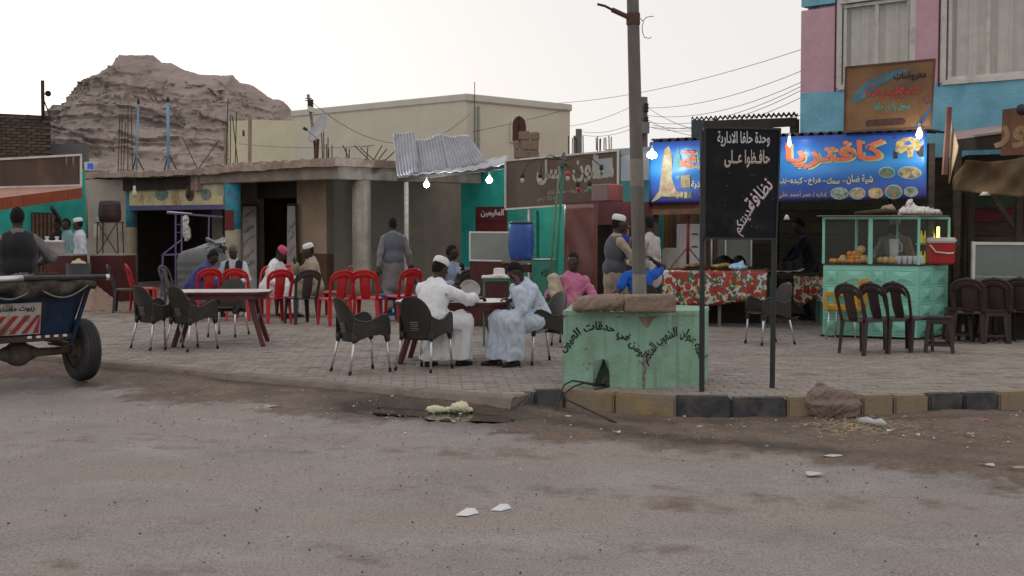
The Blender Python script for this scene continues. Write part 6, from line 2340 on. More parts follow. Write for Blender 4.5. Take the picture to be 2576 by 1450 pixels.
tray = MB().lathe([(0.19, 0), (0.20, 0.012), (0.19, 0.014), (0.18, 0.006)], 28).build('tray', mat('dark_tray', (0.05, 0.03, 0.03), 0.5), None, 'all')
tray.location = table_pt(0.05, -0.12)
tag(tray, 'dark round tray on the dining table under the bread', 'tray')
v, f = sdf([('e', (0, 0, 0.02), (0.06, 0.045, 0.018)), ('e', (0.05, 0.03, 0.03), (0.05, 0.04, 0.016)), ('e', (-0.04, 0.03, 0.025), (0.045, 0.04, 0.02))], 0.009, 0.012, lambda p: 0.004 * wob(p, 1, 30, 3))
tag(arr_obj('bread', v, f, mat('flat_bread', (0.48, 0.40, 0.32), 0.9, 0.25, 20), None, 'all', table_pt(-0.03, -0.13, 0.016)), 'torn pieces of pale flat bread on the dark tray', 'bread')

# yellow chair before the juice stall
def yellow_chair():
 p = G(2126, 854)
 t = empty('yellow_chair', p, R(60), 'mustard yellow padded chair with boxy arms before the juice stall', 'chair')
 m = mat('mustard_vinyl', (0.58, 0.31, 0.03), 0.5, 0.15, 6)
 MB().box((0, 0, 0.44), (0.46, 0.45, 0.07)).build('seat', m, t, bevel=0.02, seg=2)
 MB().box((0, -0.24, 0.67), (0.44, 0.06, 0.36), (R(8), 0, 0)).build('backrest', m, t, bevel=0.025, seg=2)
 for s in (-1, 1):
  MB().tube([(s * 0.25, -0.20, 0.45), (s * 0.25, -0.20, 0.645), (s * 0.25, 0.20, 0.645), (s * 0.25, 0.20, 0.42)], 0.046, 4).build('armrest', m, t, bevel=0.006)
  for sy in (-1, 1):
   leg = MB().tube([(s * 0.19, sy * 0.17, 0.42), (s * 0.21, sy * 0.20, 0.0)], 0.013, 8).build('leg', M_alu, t, 'all')
   MB().tube([(s * 0.2095, sy * 0.198, 0.03), (s * 0.21, sy * 0.20, 0.0)], 0.017, 8).build('foot', mat('yellow_foot', (0.4, 0.25, 0.04), .7), leg)
yellow_chair()
# ================================================================ juice stall and what stands in it
M_mint = mat('mint_paint', (0.26, 0.60, 0.49), 0.6, 0.10, 4, 0.12, 30, stain=(0.20, 0.50, 0.41), stain_scale=2.0)
M_clear = glass('clear_glass', (0.75, 0.85, 0.82), 0.045, 0.04)

def juice_stall():
 A, B, C = G(2069, 847), G(2307, 856), Vector((*XY(2386, 18.55), 0))
 D = A + C - B
 Hc, Ht = zat(668, 18.2), zat(549, 18.2)
 root = place('juice_stall', A.lerp(B, .5), 'mint green juice stall with embossed pyramid panels and glass top', 'stall')
 ring = [A, B, C, D]
 up = lambda p, z: Vector((p.x, p.y, z))
 b = MB().hexa([up(p, 0.03) for p in ring] + [up(p, Hc) for p in ring])
 wb(b, 'cabinet', M_mint, root)
 # embossed panels, front and side
 def pyr(p, q, f0, f1, z0, z1, n):
  a0, a1 = p.lerp(q, f0), p.lerp(q, f1)
  c = [up(a0, z0), up(a1, z0), up(a1, z1), up(a0, z1)]
  o = n * 0.004
  mid = sum(c, Vector()) / 4
  ins = [w.lerp(mid, 0.16) for w in c]
  top = [w.lerp(mid, 0.80) + n * 0.032 for w in c]
  bb = MB()
  bb.add([w + n * 0.002 for w in c] + [w + n * 0.012 for w in [x.lerp(mid, 0.07) for x in c]] + [w + n * 0.004 for w in ins] + top,
    [(i, (i + 1) % 4, (i + 1) % 4 + 4, i + 4) for i in range(4)] + [(i + 4, (i + 1) % 4 + 4, (i + 1) % 4 + 8, i + 8) for i in range(4)] +
    [(i + 8, (i + 1) % 4 + 8, (i + 1) % 4 + 12, i + 12) for i in range(4)] + [(12, 13, 14, 15)])
  wb(bb, 'embossed_panel', M_mint, root)
 nf = Vector(((B - A).y, -(B - A).x, 0)).normalized()
 ns = Vector(((C - B).y, -(C - B).x, 0)).normalized()
 if nf.y > 0: nf = -nf
 if ns.x < 0: ns = -ns
 zs = [0.09, 0.34, 0.60, 0.86]
 for i in range(4):
  z0 = 0.06 + i * 0.235
  for f0, f1 in ((0.02, 0.16), (0.20, 0.48), (0.52, 0.66), (0.70, 0.98)):
   pyr(A, B, f0, f1, z0, z0 + 0.20, nf)
  for f0, f1 in ((0.06, 0.46), (0.54, 0.94)):
   pyr(B, C, f0, f1, z0, z0 + 0.20, ns)
 # counter top and glazing frame
 cen = sum(ring, Vector()) / 4
 rr = [p + (p - cen).normalized() * 0.015 for p in ring]
 wb(MB().hexa([up(p, Hc) for p in rr] + [up(p, Hc + 0.02) for p in rr]), 'counter', mat('dark_counter', (0.05, 0.045, 0.045), 0.5), root)
 for p in ring + [A.lerp(B, 0.50)]:
  w = 0.022 if p in ring else 0.036
  wb(MB().tube([up(p, Hc + .02), up(p, Ht)], w * 1.0, 4), 'frame_post', M_mint, root)
 for p, q in ((A, B), (B, C), (C, D), (D, A)):
  wb(MB().tube([up(p, Ht), up(q, Ht)], 0.022, 4), 'frame_bar', M_mint, root)
 wb(MB().tube([up(A, Hc + .02).lerp(up(D, Hc + .02), 1).lerp(up(C, Hc + .02), .45), up(D, Ht).lerp(up(C, Ht), .45)], 0.016, 4), 'frame_post', M_mint, root)
 for p, q in ((A, A.lerp(B, .5)), (A.lerp(B, .5), B), (B, C)):
  wb(MB().add([up(p, Hc + .03), up(q, Hc + .03), up(q, Ht - .02), up(p, Ht - .02)], [(0, 1, 2, 3)]), 'pane', M_clear, root)
 for p in ring:
  wb(MB().box((p.x, p.y, 0.015), (0.05, 0.05, 0.03)), 'foot', M_dark, root)
 # fruit: a bank of oranges and melons
 M_or = [mat('orange_skin%d' % i, c, 0.5, 0.12, 20, 0.15, 120) for i, c in enumerate([(0.62, 0.24, 0.02), (0.66, 0.28, 0.03), (0.58, 0.20, 0.02)])]
 M_me = mat('melon_skin', (0.46, 0.32, 0.12), 0.7, 0.25, 16, 0.3, 50)
 rnd = random.Random(12)
 zc = Hc + 0.02
 def fruit(f, s, z, r, m, nm, lab, cat, grp):
  p = A.lerp(B, f) + (D - A) * s
  o = MB().lathe([(0.002, -r * .98)] + [(r * math.sin(t), -r * math.cos(t) * .96) for t in [math.pi * i / 8 for i in range(1, 8)]] + [(0.002, r * .94)], 12).build(nm, m, None, 'all')
  o.location = (p.x, p.y, zc + z)
  o.rotation_euler = (rnd.random() * 3, rnd.random() * 3, 0)
  tag(o, lab, cat, grp)
 r = 0.036
 k = 0
 for row, (n, s, z) in enumerate(((11, 0.14, r), (11, 0.26, r), (8, 0.20, r * 2.5), (4, 0.20, r * 4.0))):
  for i in range(n):
   f = 0.05 + (0.40 / 11) * (i + (11 - n) * 0.62 + 0.3 * rnd.random()) if n < 11 else 0.04 + 0.038 * i
   fruit(f, s + rnd.uniform(-.02, .02), z, r * rnd.uniform(.92, 1.06), M_or[k % 3], 'orange', 'orange in the fruit pile behind the glass', 'orange', 'oranges piled in the juice stall')
   k += 1
 for f, s, z, rr_, lab in ((0.17, 0.10, 0.055, 0.055, 'round melon at left among the oranges'), (0.335, 0.20, 0.20, 0.062, 'melon on top of the orange pile'), (0.40, 0.12, 0.065, 0.060, 'melon at the right end of the oranges'),
        (0.455, 0.10, 0.05, 0.05, 'melon beside the middle post of the stall'), (0.56, 0.14, 0.055, 0.05, 'melon just right of the middle post'), (0.62, 0.12, 0.055, 0.055, 'melon below the blender jug'),
        (0.69, 0.12, 0.052, 0.052, 'melon beside the glasses')):
  fruit(f, s, z, rr_, M_me, 'melon', lab, 'melon', 'melons in the juice stall')
 # glasses in rows
 mg = glass('tumbler_glass', (0.85, 0.9, 0.9), 0.30, 0.05)
 for i in range(9):
  p = A.lerp(B, 0.745 + 0.028 * i) + (D - A) * (0.18 + 0.10 * (i % 2))
  o = MB().lathe([(0.026, 0), (0.030, 0.005), (0.036, 0.115), (0.033, 0.115), (0.028, 0.012), (0.001, 0.010)], 14).build('drinking_glass', mg, None, 'all')
  o.location = (p.x, p.y, zc)
  tag(o, 'upturned drinking glass in the row on the stall counter', 'glass', 'glasses on the stall counter')
 p = A.lerp(B, 0.60) + (D - A) * 0.45
 o = MB().lathe([(0.06, 0), (0.062, 0.01), (0.075, 0.25), (0.071, 0.25), (0.055, 0.015), (0.002, 0.012)], 18).tube([(0.072, 0, 0.20), (0.11, 0, 0.18), (0.11, 0, 0.09), (0.066, 0, 0.07)], 0.009, 6).build('jug', mg, None, 'all')
 o.location = (p.x, p.y, zc + 0.10)
 tag(o, 'tall glass blender jug standing behind the melons', 'jug')
 o = MB().lathe([(0.075, 0), (0.08, 0.01), (0.07, 0.10)], 16).build('blender_base', M_white, None, 'all')
 o.location = (p.x, p.y, zc)
 tag(o, 'white blender base under the glass jug', 'blender')
 # red cooler on the counter at the back
 p = A.lerp(B, .96) + (C - B) * 0.55
 cz = zat(600, 18.5)
 ang = math.atan2((B - A).y, (B - A).x)
 r = empty('cooler_box', (p.x + .12, p.y - .02, zc), ang + 0.25, 'red cool box with white lid in the juice stall', 'cool box')
 mr = mat('cooler_red', (0.42, 0.022, 0.022), 0.45, 0.15, 5)
 MB().box((0, 0, 0.15), (0.36, 0.26, 0.30), taper=1.06).build('body', mr, r, bevel=0.02, seg=2)
 MB().box((0, 0, 0.335), (0.40, 0.29, 0.075)).build('lid', M_white, r, bevel=0.02, seg=2)
 MB().tube([(-0.16, -0.165, 0.27), (-0.08, -0.175, 0.17), (0.1, -0.175, 0.15), (0.16, -0.165, 0.16)], 0.012, 6).build('handle', M_white, r, 'all')
 # lit yellow crate of bottles with a tube lamp
 p = A.lerp(B, 0.965) + (D - A) * 0.75
 r = empty('lamp_tube', (p.x, p.y, zc), 0, 'glowing yellow tube lamp beside bottles inside the juice stall', 'lamp')
 MB().tube([(0, 0, 0.02), (0, 0, 0.52)], 0.02, 10).build('tube', mat('tube_glow', (0.9, 0.8, 0.2), 0.4, 0, emit=(1.0, 0.80, 0.10), emit_s=7.0), r, 'all')
 ld = bpy.data.lights.new('tube_light', 'POINT')
 ld.energy = 5
 ld.color = (1, 0.85, 0.3)
 ld.shadow_soft_size = 0.06
 lo = bpy.data.objects.new('tube_light', ld)
 COL.objects.link(lo)
 lo.parent = r
 lo.location = (-0.03, -0.08, 0.28)
 myb = mat('amber_bottle', (0.45, 0.36, 0.02), 0.2, 0.2, 8, trans=0.0, emit=(0.8, 0.62, 0.03), emit_s=0.25)  # faint glow put into the bottles for the tube's light
 for i in range(8):
  q = p + (A - B).normalized() * (0.05 + 0.055 * (i % 4)) + Vector((0, 0.05, 0))
  o = MB().lathe([(0.022, 0), (0.025, 0.01), (0.025, 0.10), (0.010, 0.14), (0.010, 0.17), (0.012, 0.175)], 12).build('bottle', myb, None, 'all')
  o.location = (q.x, q.y, zc + (0.0 if i < 4 else 0.29))
  tag(o, 'amber bottle lit by the yellow tube, on the %s shelf' % ('lower' if i < 4 else 'upper'), 'bottle', 'bottles in the juice stall')
 q = p + (A - B).normalized() * 0.14 + Vector((0, 0.05, 0))
 wb(MB().box((q.x, q.y, zc + 0.275), (0.30, 0.12, 0.02)), 'shelf', M_mint, root)
 # boards and sack on the roof of the stall
 tz = Ht + 0.025
 b = MB().slab([up(A, tz + .012) + Vector((-.12, -.08, 0)), up(B, tz + .012) + Vector((.1, -.1, 0)), up(C, tz + .012), up(D, tz + .012)], (0, 0, 1), 0.012)
 o = b.build('board', mat('cardboard', (0.30, 0.24, 0.17), 0.9, 0.25, 6))
 tag(o, 'flat cardboard lying on top of the juice stall', 'cardboard')
 v, f = sdf([('e', (0, 0, 0.06), (0.22, 0.14, 0.06)), ('c', (-0.05, 0, 0.08), (-0.06, 0, 0.22), 0.07, 0.02), ('e', (0.18, 0.02, 0.05), (0.20, 0.12, 0.05)), ('c', (-0.2, 0, 0.02), (-0.06, 0, 0.20), 0.03, 0.02)], 0.014, 0.05,
    lambda p: 0.014 * wob(p, 8, 14, 4) + 0.005 * wob(p, 9, 40, 3))
 q = A.lerp(B, 0.86) + (D - A) * 0.3
 tag(arr_obj('sack', v, f, mat('white_sack', (0.47, 0.45, 0.43), 0.85, 0.18, 7, 0.4, 40), None, 'all', (q.x, q.y, tz + .005)), 'crumpled white sack on top of the juice stall', 'sack')
 q = A.lerp(B, 0.42) + (D - A) * 0.3
 b = MB().tube([(-0.25, 0, 0.02), (0.2, 0.02, 0.06), (0.42, 0.05, 0.03)], [0.03, 0.035, 0.02], 8).build('bundle', M_dark, None, 'all')
 b.location = (q.x, q.y, tz + 0.02)
 tag(b, 'dark rolled bundle on top of the juice stall, left of the sack', 'bundle')
 v, f = sdf([('e', (0, 0, 0.07), (0.11, 0.09, 0.07))], 0.014, 0.02, lambda p: 0.01 * wob(p, 3, 16, 3))
 q = A.lerp(B, 0.50) + (D - A) * 0.55
 tag(arr_obj('bundle', v, f, mat('canvas_beige', (0.26, 0.21, 0.16), .9, .2, 8), None, 'all', (q.x, q.y, tz + .03)), 'beige cloth lump on top of the juice stall', 'bundle')
juice_stall()

# ---- table with the fruit patterned oilcloth
def fruit_table():
 root = place('food_table', XY(1805, 20.0), 'long food table draped in oilcloth printed with red fruit', 'table')
 d0, d1 = 20.35, 19.85
 top = zat(682, 20.1)
 A, B = Vector((*XY(1668, d0), 0)), Vector((*XY(1935, d1), 0))
 bk = Vector((0.1, 0.85, 0))
 up = lambda p, z: Vector((p.x, p.y, z))
 wb(MB().hexa([up(p, top - .03) for p in (A, B, B + bk, A + bk)] + [up(p, top) for p in (A, B, B + bk, A + bk)]), 'table_top', M_dark, root)
 for p in (A.lerp(B, .03), A.lerp(B, .55), A.lerp(B, .97)):
  wb(MB().tube([up(p, 0) + Vector((0, .08, 0)), up(p, top - .03) + Vector((0, .08, 0))], 0.03, 4), 'leg', mat('leg_grey', (0.20, 0.19, 0.18), 0.8), root)
  wb(MB().tube([up(p + bk, 0) - Vector((0, .08, 0)), up(p + bk, top - .03) - Vector((0, .08, 0))], 0.03, 4), 'leg', mat('leg_grey', (0.20, 0.19, 0.18), 0.8), root)
 # printed cloth: white ground, red fruit, yellow fruit, green leaves
 m = bpy.data.materials.new('fruit_print')
 m.use_nodes = True
 N, L = m.node_tree.nodes, m.node_tree.links
 pr = N['Principled BSDF']
 pr.inputs['Roughness'].default_value = 0.32
 tc = N.new('ShaderNodeTexCoord')
 def spots(scale, thr, seed, rnd=1.0):
  mp = N.new('ShaderNodeMapping')
  mp.inputs['Location'].default_value = (seed, seed * 1.7, seed * .6)
  L.new(tc.outputs['Object'], mp.inputs['Vector'])
  nz = N.new('ShaderNodeTexNoise')
  nz.inputs['Scale'].default_value = scale * 1.1
  L.new(mp.outputs['Vector'], nz.inputs['Vector'])
  ad = N.new('ShaderNodeMixRGB')
  ad.blend_type = 'ADD'
  ad.inputs[0].default_value = 0.055
  L.new(mp.outputs['Vector'], ad.inputs[1])
  L.new(nz.outputs['Color'], ad.inputs[2])
  vo = N.new('ShaderNodeTexVoronoi')
  vo.inputs['Scale'].default_value = scale
  L.new(ad.outputs[0], vo.inputs['Vector'])
  r = N.new('ShaderNodeValToRGB')
  r.color_ramp.elements[0].position = thr - 0.03
  r.color_ramp.elements[0].color = (1, 1, 1, 1)
  r.color_ramp.elements[1].position = thr
  r.color_ramp.elements[1].color = (0, 0, 0, 1)
  L.new(vo.outputs['Distance'], r.inputs['Fac'])
  return r.outputs['Color']
 cur = None
 for sc, th, seed, c in ((12, 0.50, 3.1, (0.05, 0.12, 0.05)), (10, 0.34, 9.7, (0.45, 0.28, 0.03)), (17, .30, 6.6, (.02, .05, .025)), (8.5, 0.50, 1.3, (0.30, 0.022, 0.016)), (16, 0.33, 5.0, (0.20, 0.015, 0.012))):
  x = N.new('ShaderNodeMix')
  x.data_type = 'RGBA'
  L.new(spots(sc, th, seed), x.inputs[0])
  if cur is None:
   x.inputs[6].default_value = (0.50, 0.48, 0.44, 1)
  else:
   L.new(cur, x.inputs[6])
  x.inputs[7].default_value = c + (1,)
  cur = x.outputs[2]
 L.new(cur, pr.inputs['Base Color'])
 fo = Vector(((B - A).y, -(B - A).x, 0)).normalized()
 def cloth(a, b):
  p = A.lerp(B, a * 0.985)
  w = 0.022 * math.sin(a * 34) * b + 0.015 * math.sin(a * 71 + 1) * b
  hang = 0.50 + 0.07 * math.sin(a * 5.0) - 0.05 * a + 0.10 * a * a
  return up(p, top + 0.006 - hang * b) + fo * (0.02 + w + 0.05 * b)
 wb(MB().sheet(cloth, 80, 10, 0.003), 'oilcloth', m, root, 'all')
 wb(MB().slab([up(A, top + .006) + fo * .02, up(B, top + .006) + fo * .02, up(B + bk, top + .006), up(A + bk, top + .006)], (0, 0, 1), 0.004), 'oilcloth_top', m, root)
 # second, lower cloth on a table further right
 r2 = place('side_table', XY(2030, 20.6), 'smaller table with the same fruit print cloth, beside the juice stall', 'table')
 t2 = zat(688, 20.6)
 A2, B2 = Vector((*XY(1935, 20.7), 0)), Vector((*XY(2075, 20.4), 0))
 wb(MB().hexa([up(p, t2 - .03) for p in (A2, B2, B2 + bk, A2 + bk)] + [up(p, t2) for p in (A2, B2, B2 + bk, A2 + bk)]), 'table_top', M_dark, r2)
 def cloth2(a, b):
  p = A2.lerp(B2, 0.45 + a * 0.55)
  return up(p, t2 - 0.04 - (0.42 + 0.06 * math.sin(a * 7)) * b) + fo * (0.02 + 0.02 * math.sin(a * 26) * b + 0.03 * b)
 wb(MB().sheet(cloth2, 40, 8, 0.003), 'oilcloth', m, r2, 'all')
 for p in (A2.lerp(B2, .04), A2.lerp(B2, .96)):
  wb(MB().tube([up(p, 0) + Vector((0, .08, 0)), up(p, t2 - .03) + Vector((0, .08, 0))], 0.03, 4), 'leg', mat('leg_green', (0.10, 0.20, 0.16), 0.8), r2)
  wb(MB().tube([up(p + bk, 0) - Vector((0, .08, 0)), up(p + bk, t2 - .03) - Vector((0, .08, 0))], 0.03, 4), 'leg', mat('leg_green', (0.10, 0.20, 0.16), 0.8), r2)
 # newspaper, bag, trays of fried food, stand
 def on(u, f=0.35):
  p = on_line(A, B - A, u)
  return up(p + bk * f, top + 0.011)
 o = MB().sheet(lambda a, b: Vector(((a - .5) * 0.62, (b - .5) * 0.3, 0.02 + 0.05 * (2 * a - 1) ** 4 + 0.01 * math.sin(a * 20 + b * 6))), 20, 6, 0.002).build('newspaper', mat('newsprint', (0.42, 0.40, 0.38), 0.9, 0.3, 20), None, 'all')
 o.location = up(on_line(A2, B2 - A2, 1975) + bk * .2, t2 + 0.003)
 tag(o, 'open newspaper lying on the side table by the stall', 'newspaper')
 v, f = sdf([('e', (0, 0, 0.045), (0.15, 0.10, 0.045)), ('e', (0.03, 0, 0.08), (0.06, 0.04, 0.045)), ('e', (-.05, 0, 0.07), (0.05, 0.04, 0.04)), ('c', (0.04, 0, .08), (0.07, 0, .14), .03, .012)], 0.012, 0.03, lambda p: 0.008 * wob(p, 2, 26, 4))
 tag(arr_obj('plastic_bag', v, f, mat('pale_blue_bag', (0.35, 0.55, 0.72), 0.45, 0.12, 8, spec=.5), None, 'all', on(1858, 0.15)), 'pale blue plastic bag lying on the food table', 'bag')
 mfood = mat('fried_food', (0.24, 0.135, 0.045), 0.6, 0.5, 16, 0.5, 40, col2=(0.10, 0.045, 0.02))
 for u, w, lab, mm in ((1750, 0.20, 'dark tray heaped with fried food at the foot of the red stand', mfood), (1815, 0.17, 'tray of golden fried pieces on the food table', mat('golden_food', (0.34, 0.22, 0.05), .6, .4, 20, .5, 40))):
  r = empty('food_tray', on(u, 0.22), 0, lab, 'tray')
  MB().lathe([(w * 0.95, 0), (w, 0.02), (w * 0.97, 0.022), (w * 0.9, 0.006)], 24).build('tray', M_blackmetal, r, 'all')
  v, f = sdf([('e', (math.cos(i * 2.4) * w * 0.55, math.sin(i * 2.4) * w * 0.5, 0.035 + 0.02 * (i % 3)), (0.075, 0.05, 0.03)) for i in range(9)], 0.012, 0.02, lambda p: 0.006 * wob(p, 7, 30, 3))
  arr_obj('food', v, f, mm, r, 'all')
 p = on(1731, 0.28)
 r = empty('food_stand', p, 0, 'red post stand with wooden braces on the food table', 'stand')
 mrp = mat('stand_red', (0.16, 0.018, 0.016), 0.6, 0.25, 8)
 mwd = mat('stand_wood', (0.20, 0.09, 0.05), 0.8, 0.3, 8)
 MB().tube([(0, 0, 0.02), (0, 0, zat(541, 20.2) - p.z)], 0.026, 8).build('post', mrp, r, 'all')
 MB().box((0, 0, 0.012), (0.62, 0.2, 0.024)).build('base', mwd, r)
 for s in (-1, 1):
  MB().tube([(s * 0.27, 0, 0.03), (s * 0.02, 0, 0.33)], 0.018, 4).build('brace', mwd, r)
 # cooking pots on a stove behind
 for i, (u, rr_, lab) in enumerate(((1835, 0.16, 'upturned dark wok behind the food table'), (1875, 0.12, 'smaller dark pan behind the food table, right of the wok'))):
  q = on(u, 0.95)
  o = MB().lathe([(rr_, 0), (rr_ * 1.02, 0.01), (rr_ * 0.9, 0.10), (rr_ * 0.5, 0.16), (0.02, 0.18)], 22).build('cooking_pan', mat('sooty_pan', (0.03, 0.028, 0.027), 0.4, 0.3, 8, metal=.6), None, 'all')
  o.location = q + Vector((0, 0.3, 0.03))
  tag(o, lab, 'pan')
 st = place('stove', on(1855, 1.3) , 'low sooty stove stand behind the food table', 'stove')
 q = on(1850, 1.35)
 wb(MB().box((q.x, q.y, top / 2 + .01), (0.95, 0.5, top + .03)), 'body', M_dark2, st)
 # dark pot at the far end
 q = up(on_line(A2, B2 - A2, 1992) + bk * .55, t2)
 o = MB().lathe([(0.09, 0), (0.10, 0.01), (0.10, 0.17), (0.105, 0.175), (0.095, 0.175), (0.09, .02)], 20).build('pot', mat('grey_pot', (0.10, 0.10, 0.10), .4, .2, 8, metal=.7), None, 'all')
 o.location = q
 tag(o, 'dark cooking pot in front of the shadowed cook', 'pot')
fruit_table()

def white_goods():
 # refrigerator and chest behind the food table
 p = Vector((*XY(1742, 21.35), 0))
 root = place('refrigerator', p, 'tall white refrigerator with two handles behind the food table', 'refrigerator')
 zt = zat(564, 21.35)
 wb(MB().box((p.x, p.y + .2, zt / 2), (0.43, 0.4, zt)), 'body', mat('enamel', (.80, .80, .82), .4, .04, 4), root, bevel=.015, seg=2)
 wb(MB().box((p.x + .03, p.y - .025, zt / 2 + .05), (0.34, 0.04, zt - .12)), 'door', mat('enamel', (.8, .8, .82)), root, bevel=.01)
 for v in (590, 622):
  z = zat(v, 21.3)
  wb(MB().tube([(p.x - .02, p.y - .055, z), (p.x + .03, p.y - .06, z + .008), (p.x + .08, p.y - .055, z)], 0.012, 6), 'handle', M_blackmetal, root)
 p = Vector((*XY(1690, 21.4), 0))
 zt = zat(625, 21.4)
 o = MB().box((p.x, p.y + .15, zt / 2), (0.24, 0.4, zt)).build('white_chest', M_white, None, bevel=.02, seg=2)
 tag(o, 'low white chest left of the refrigerator', 'chest')
 p = Vector((*XY(1838, 22.2), 0))
 z0, z1 = 0.0, zat(600, 22.2)
 root = place('display_cabinet', p, 'pale cabinet below the black sign, behind the dark pans', 'cabinet')
 wb(MB().box((p.x, p.y + .1, z1 / 2 + .1), (0.72, 0.3, z1 + .2)), 'body', mat('pale_panel', (0.47, 0.48, 0.46), .7, .12, 4), root)
 for dx in (-.34, -.1, .34):
  wb(MB().tube([(p.x + dx, p.y - .06, 0.3), (p.x + dx, p.y - .06, z1 + .2)], 0.02, 4), 'frame_bar', M_alu, root)
 # hanging white cup lamp
 o = MB().lathe([(0.018, 0.07), (0.022, 0.06), (0.05, 0.0), (0.047, 0.0), (0.02, 0.05)], 14).build('lamp_cup', M_white, None, 'all')
 o.location = P(1979, 553, 19.2)
 tag(o, 'small white lamp cup hanging right of the black sign', 'lamp')
 o = MB().lathe([(0.03, 0.05), (0.08, 0.0), (0.075, 0.0), (0.02, 0.045)], 14).build('lamp_cup', M_white, None, 'all')
 o.location = P(2478, 492, 17.8)
 tag(o, 'white lamp shade under the brown tarpaulin', 'lamp')
white_goods()

def showcase():
 A, B = Vector((*XY(2449, 18.1), 0)), Vector((*XY(2720, 17.5), 0))
 bk = Vector((0.2, 0.6, 0))
 z1, z0 = zat(613, 17.9), zat(720, 17.9)
 root = place('glass_showcase', A, 'white framed glass showcase at the right edge', 'showcase')
 up = lambda p, z: Vector((p.x, p.y, z))
 wb(MB().hexa([up(p, 0) for p in (A, B, B + bk, A + bk)] + [up(p, z0) for p in (A, B, B + bk, A + bk)]), 'base', M_dark2, root)
 for p, q in ((up(A, z1), up(B, z1)), (up(A, z0), up(A, z1)), (up(A, z0), up(B, z0)), (up(A + bk, z1), up(A, z1)), (up(A + bk, z0), up(A + bk, z1))):
  wb(MB().tube([p, q], 0.028, 4), 'frame_bar', M_white, root)
 mg = glass('showcase_glass', (0.35, 0.42, 0.40), 0.45, 0.08)
 wb(MB().add([up(A, z0), up(B, z0), up(B, z1), up(A, z1)], [(0, 1, 2, 3)]), 'pane', mg, root)
 wb(MB().add([up(A, z0), up(A + bk, z0), up(A + bk, z1), up(A, z1)], [(0, 1, 2, 3)]), 'pane', mg, root)
 p = A.lerp(B, .55) + bk * .4
 o = MB().lathe([(0.07, 0), (0.075, .01), (0.075, .16), (0.05, .19)], 16).build('jar', M_white, None, 'all')
 o.location = up(p, z0 + .12)
 tag(o, 'white jar inside the glass showcase', 'jar')
 wb(MB().hexa([up(q, z0 + .09) for q in (A, B, B + bk, A + bk)] + [up(q, z0 + .115) for q in (A, B, B + bk, A + bk)]), 'shelf', M_galv, root)
showcase()

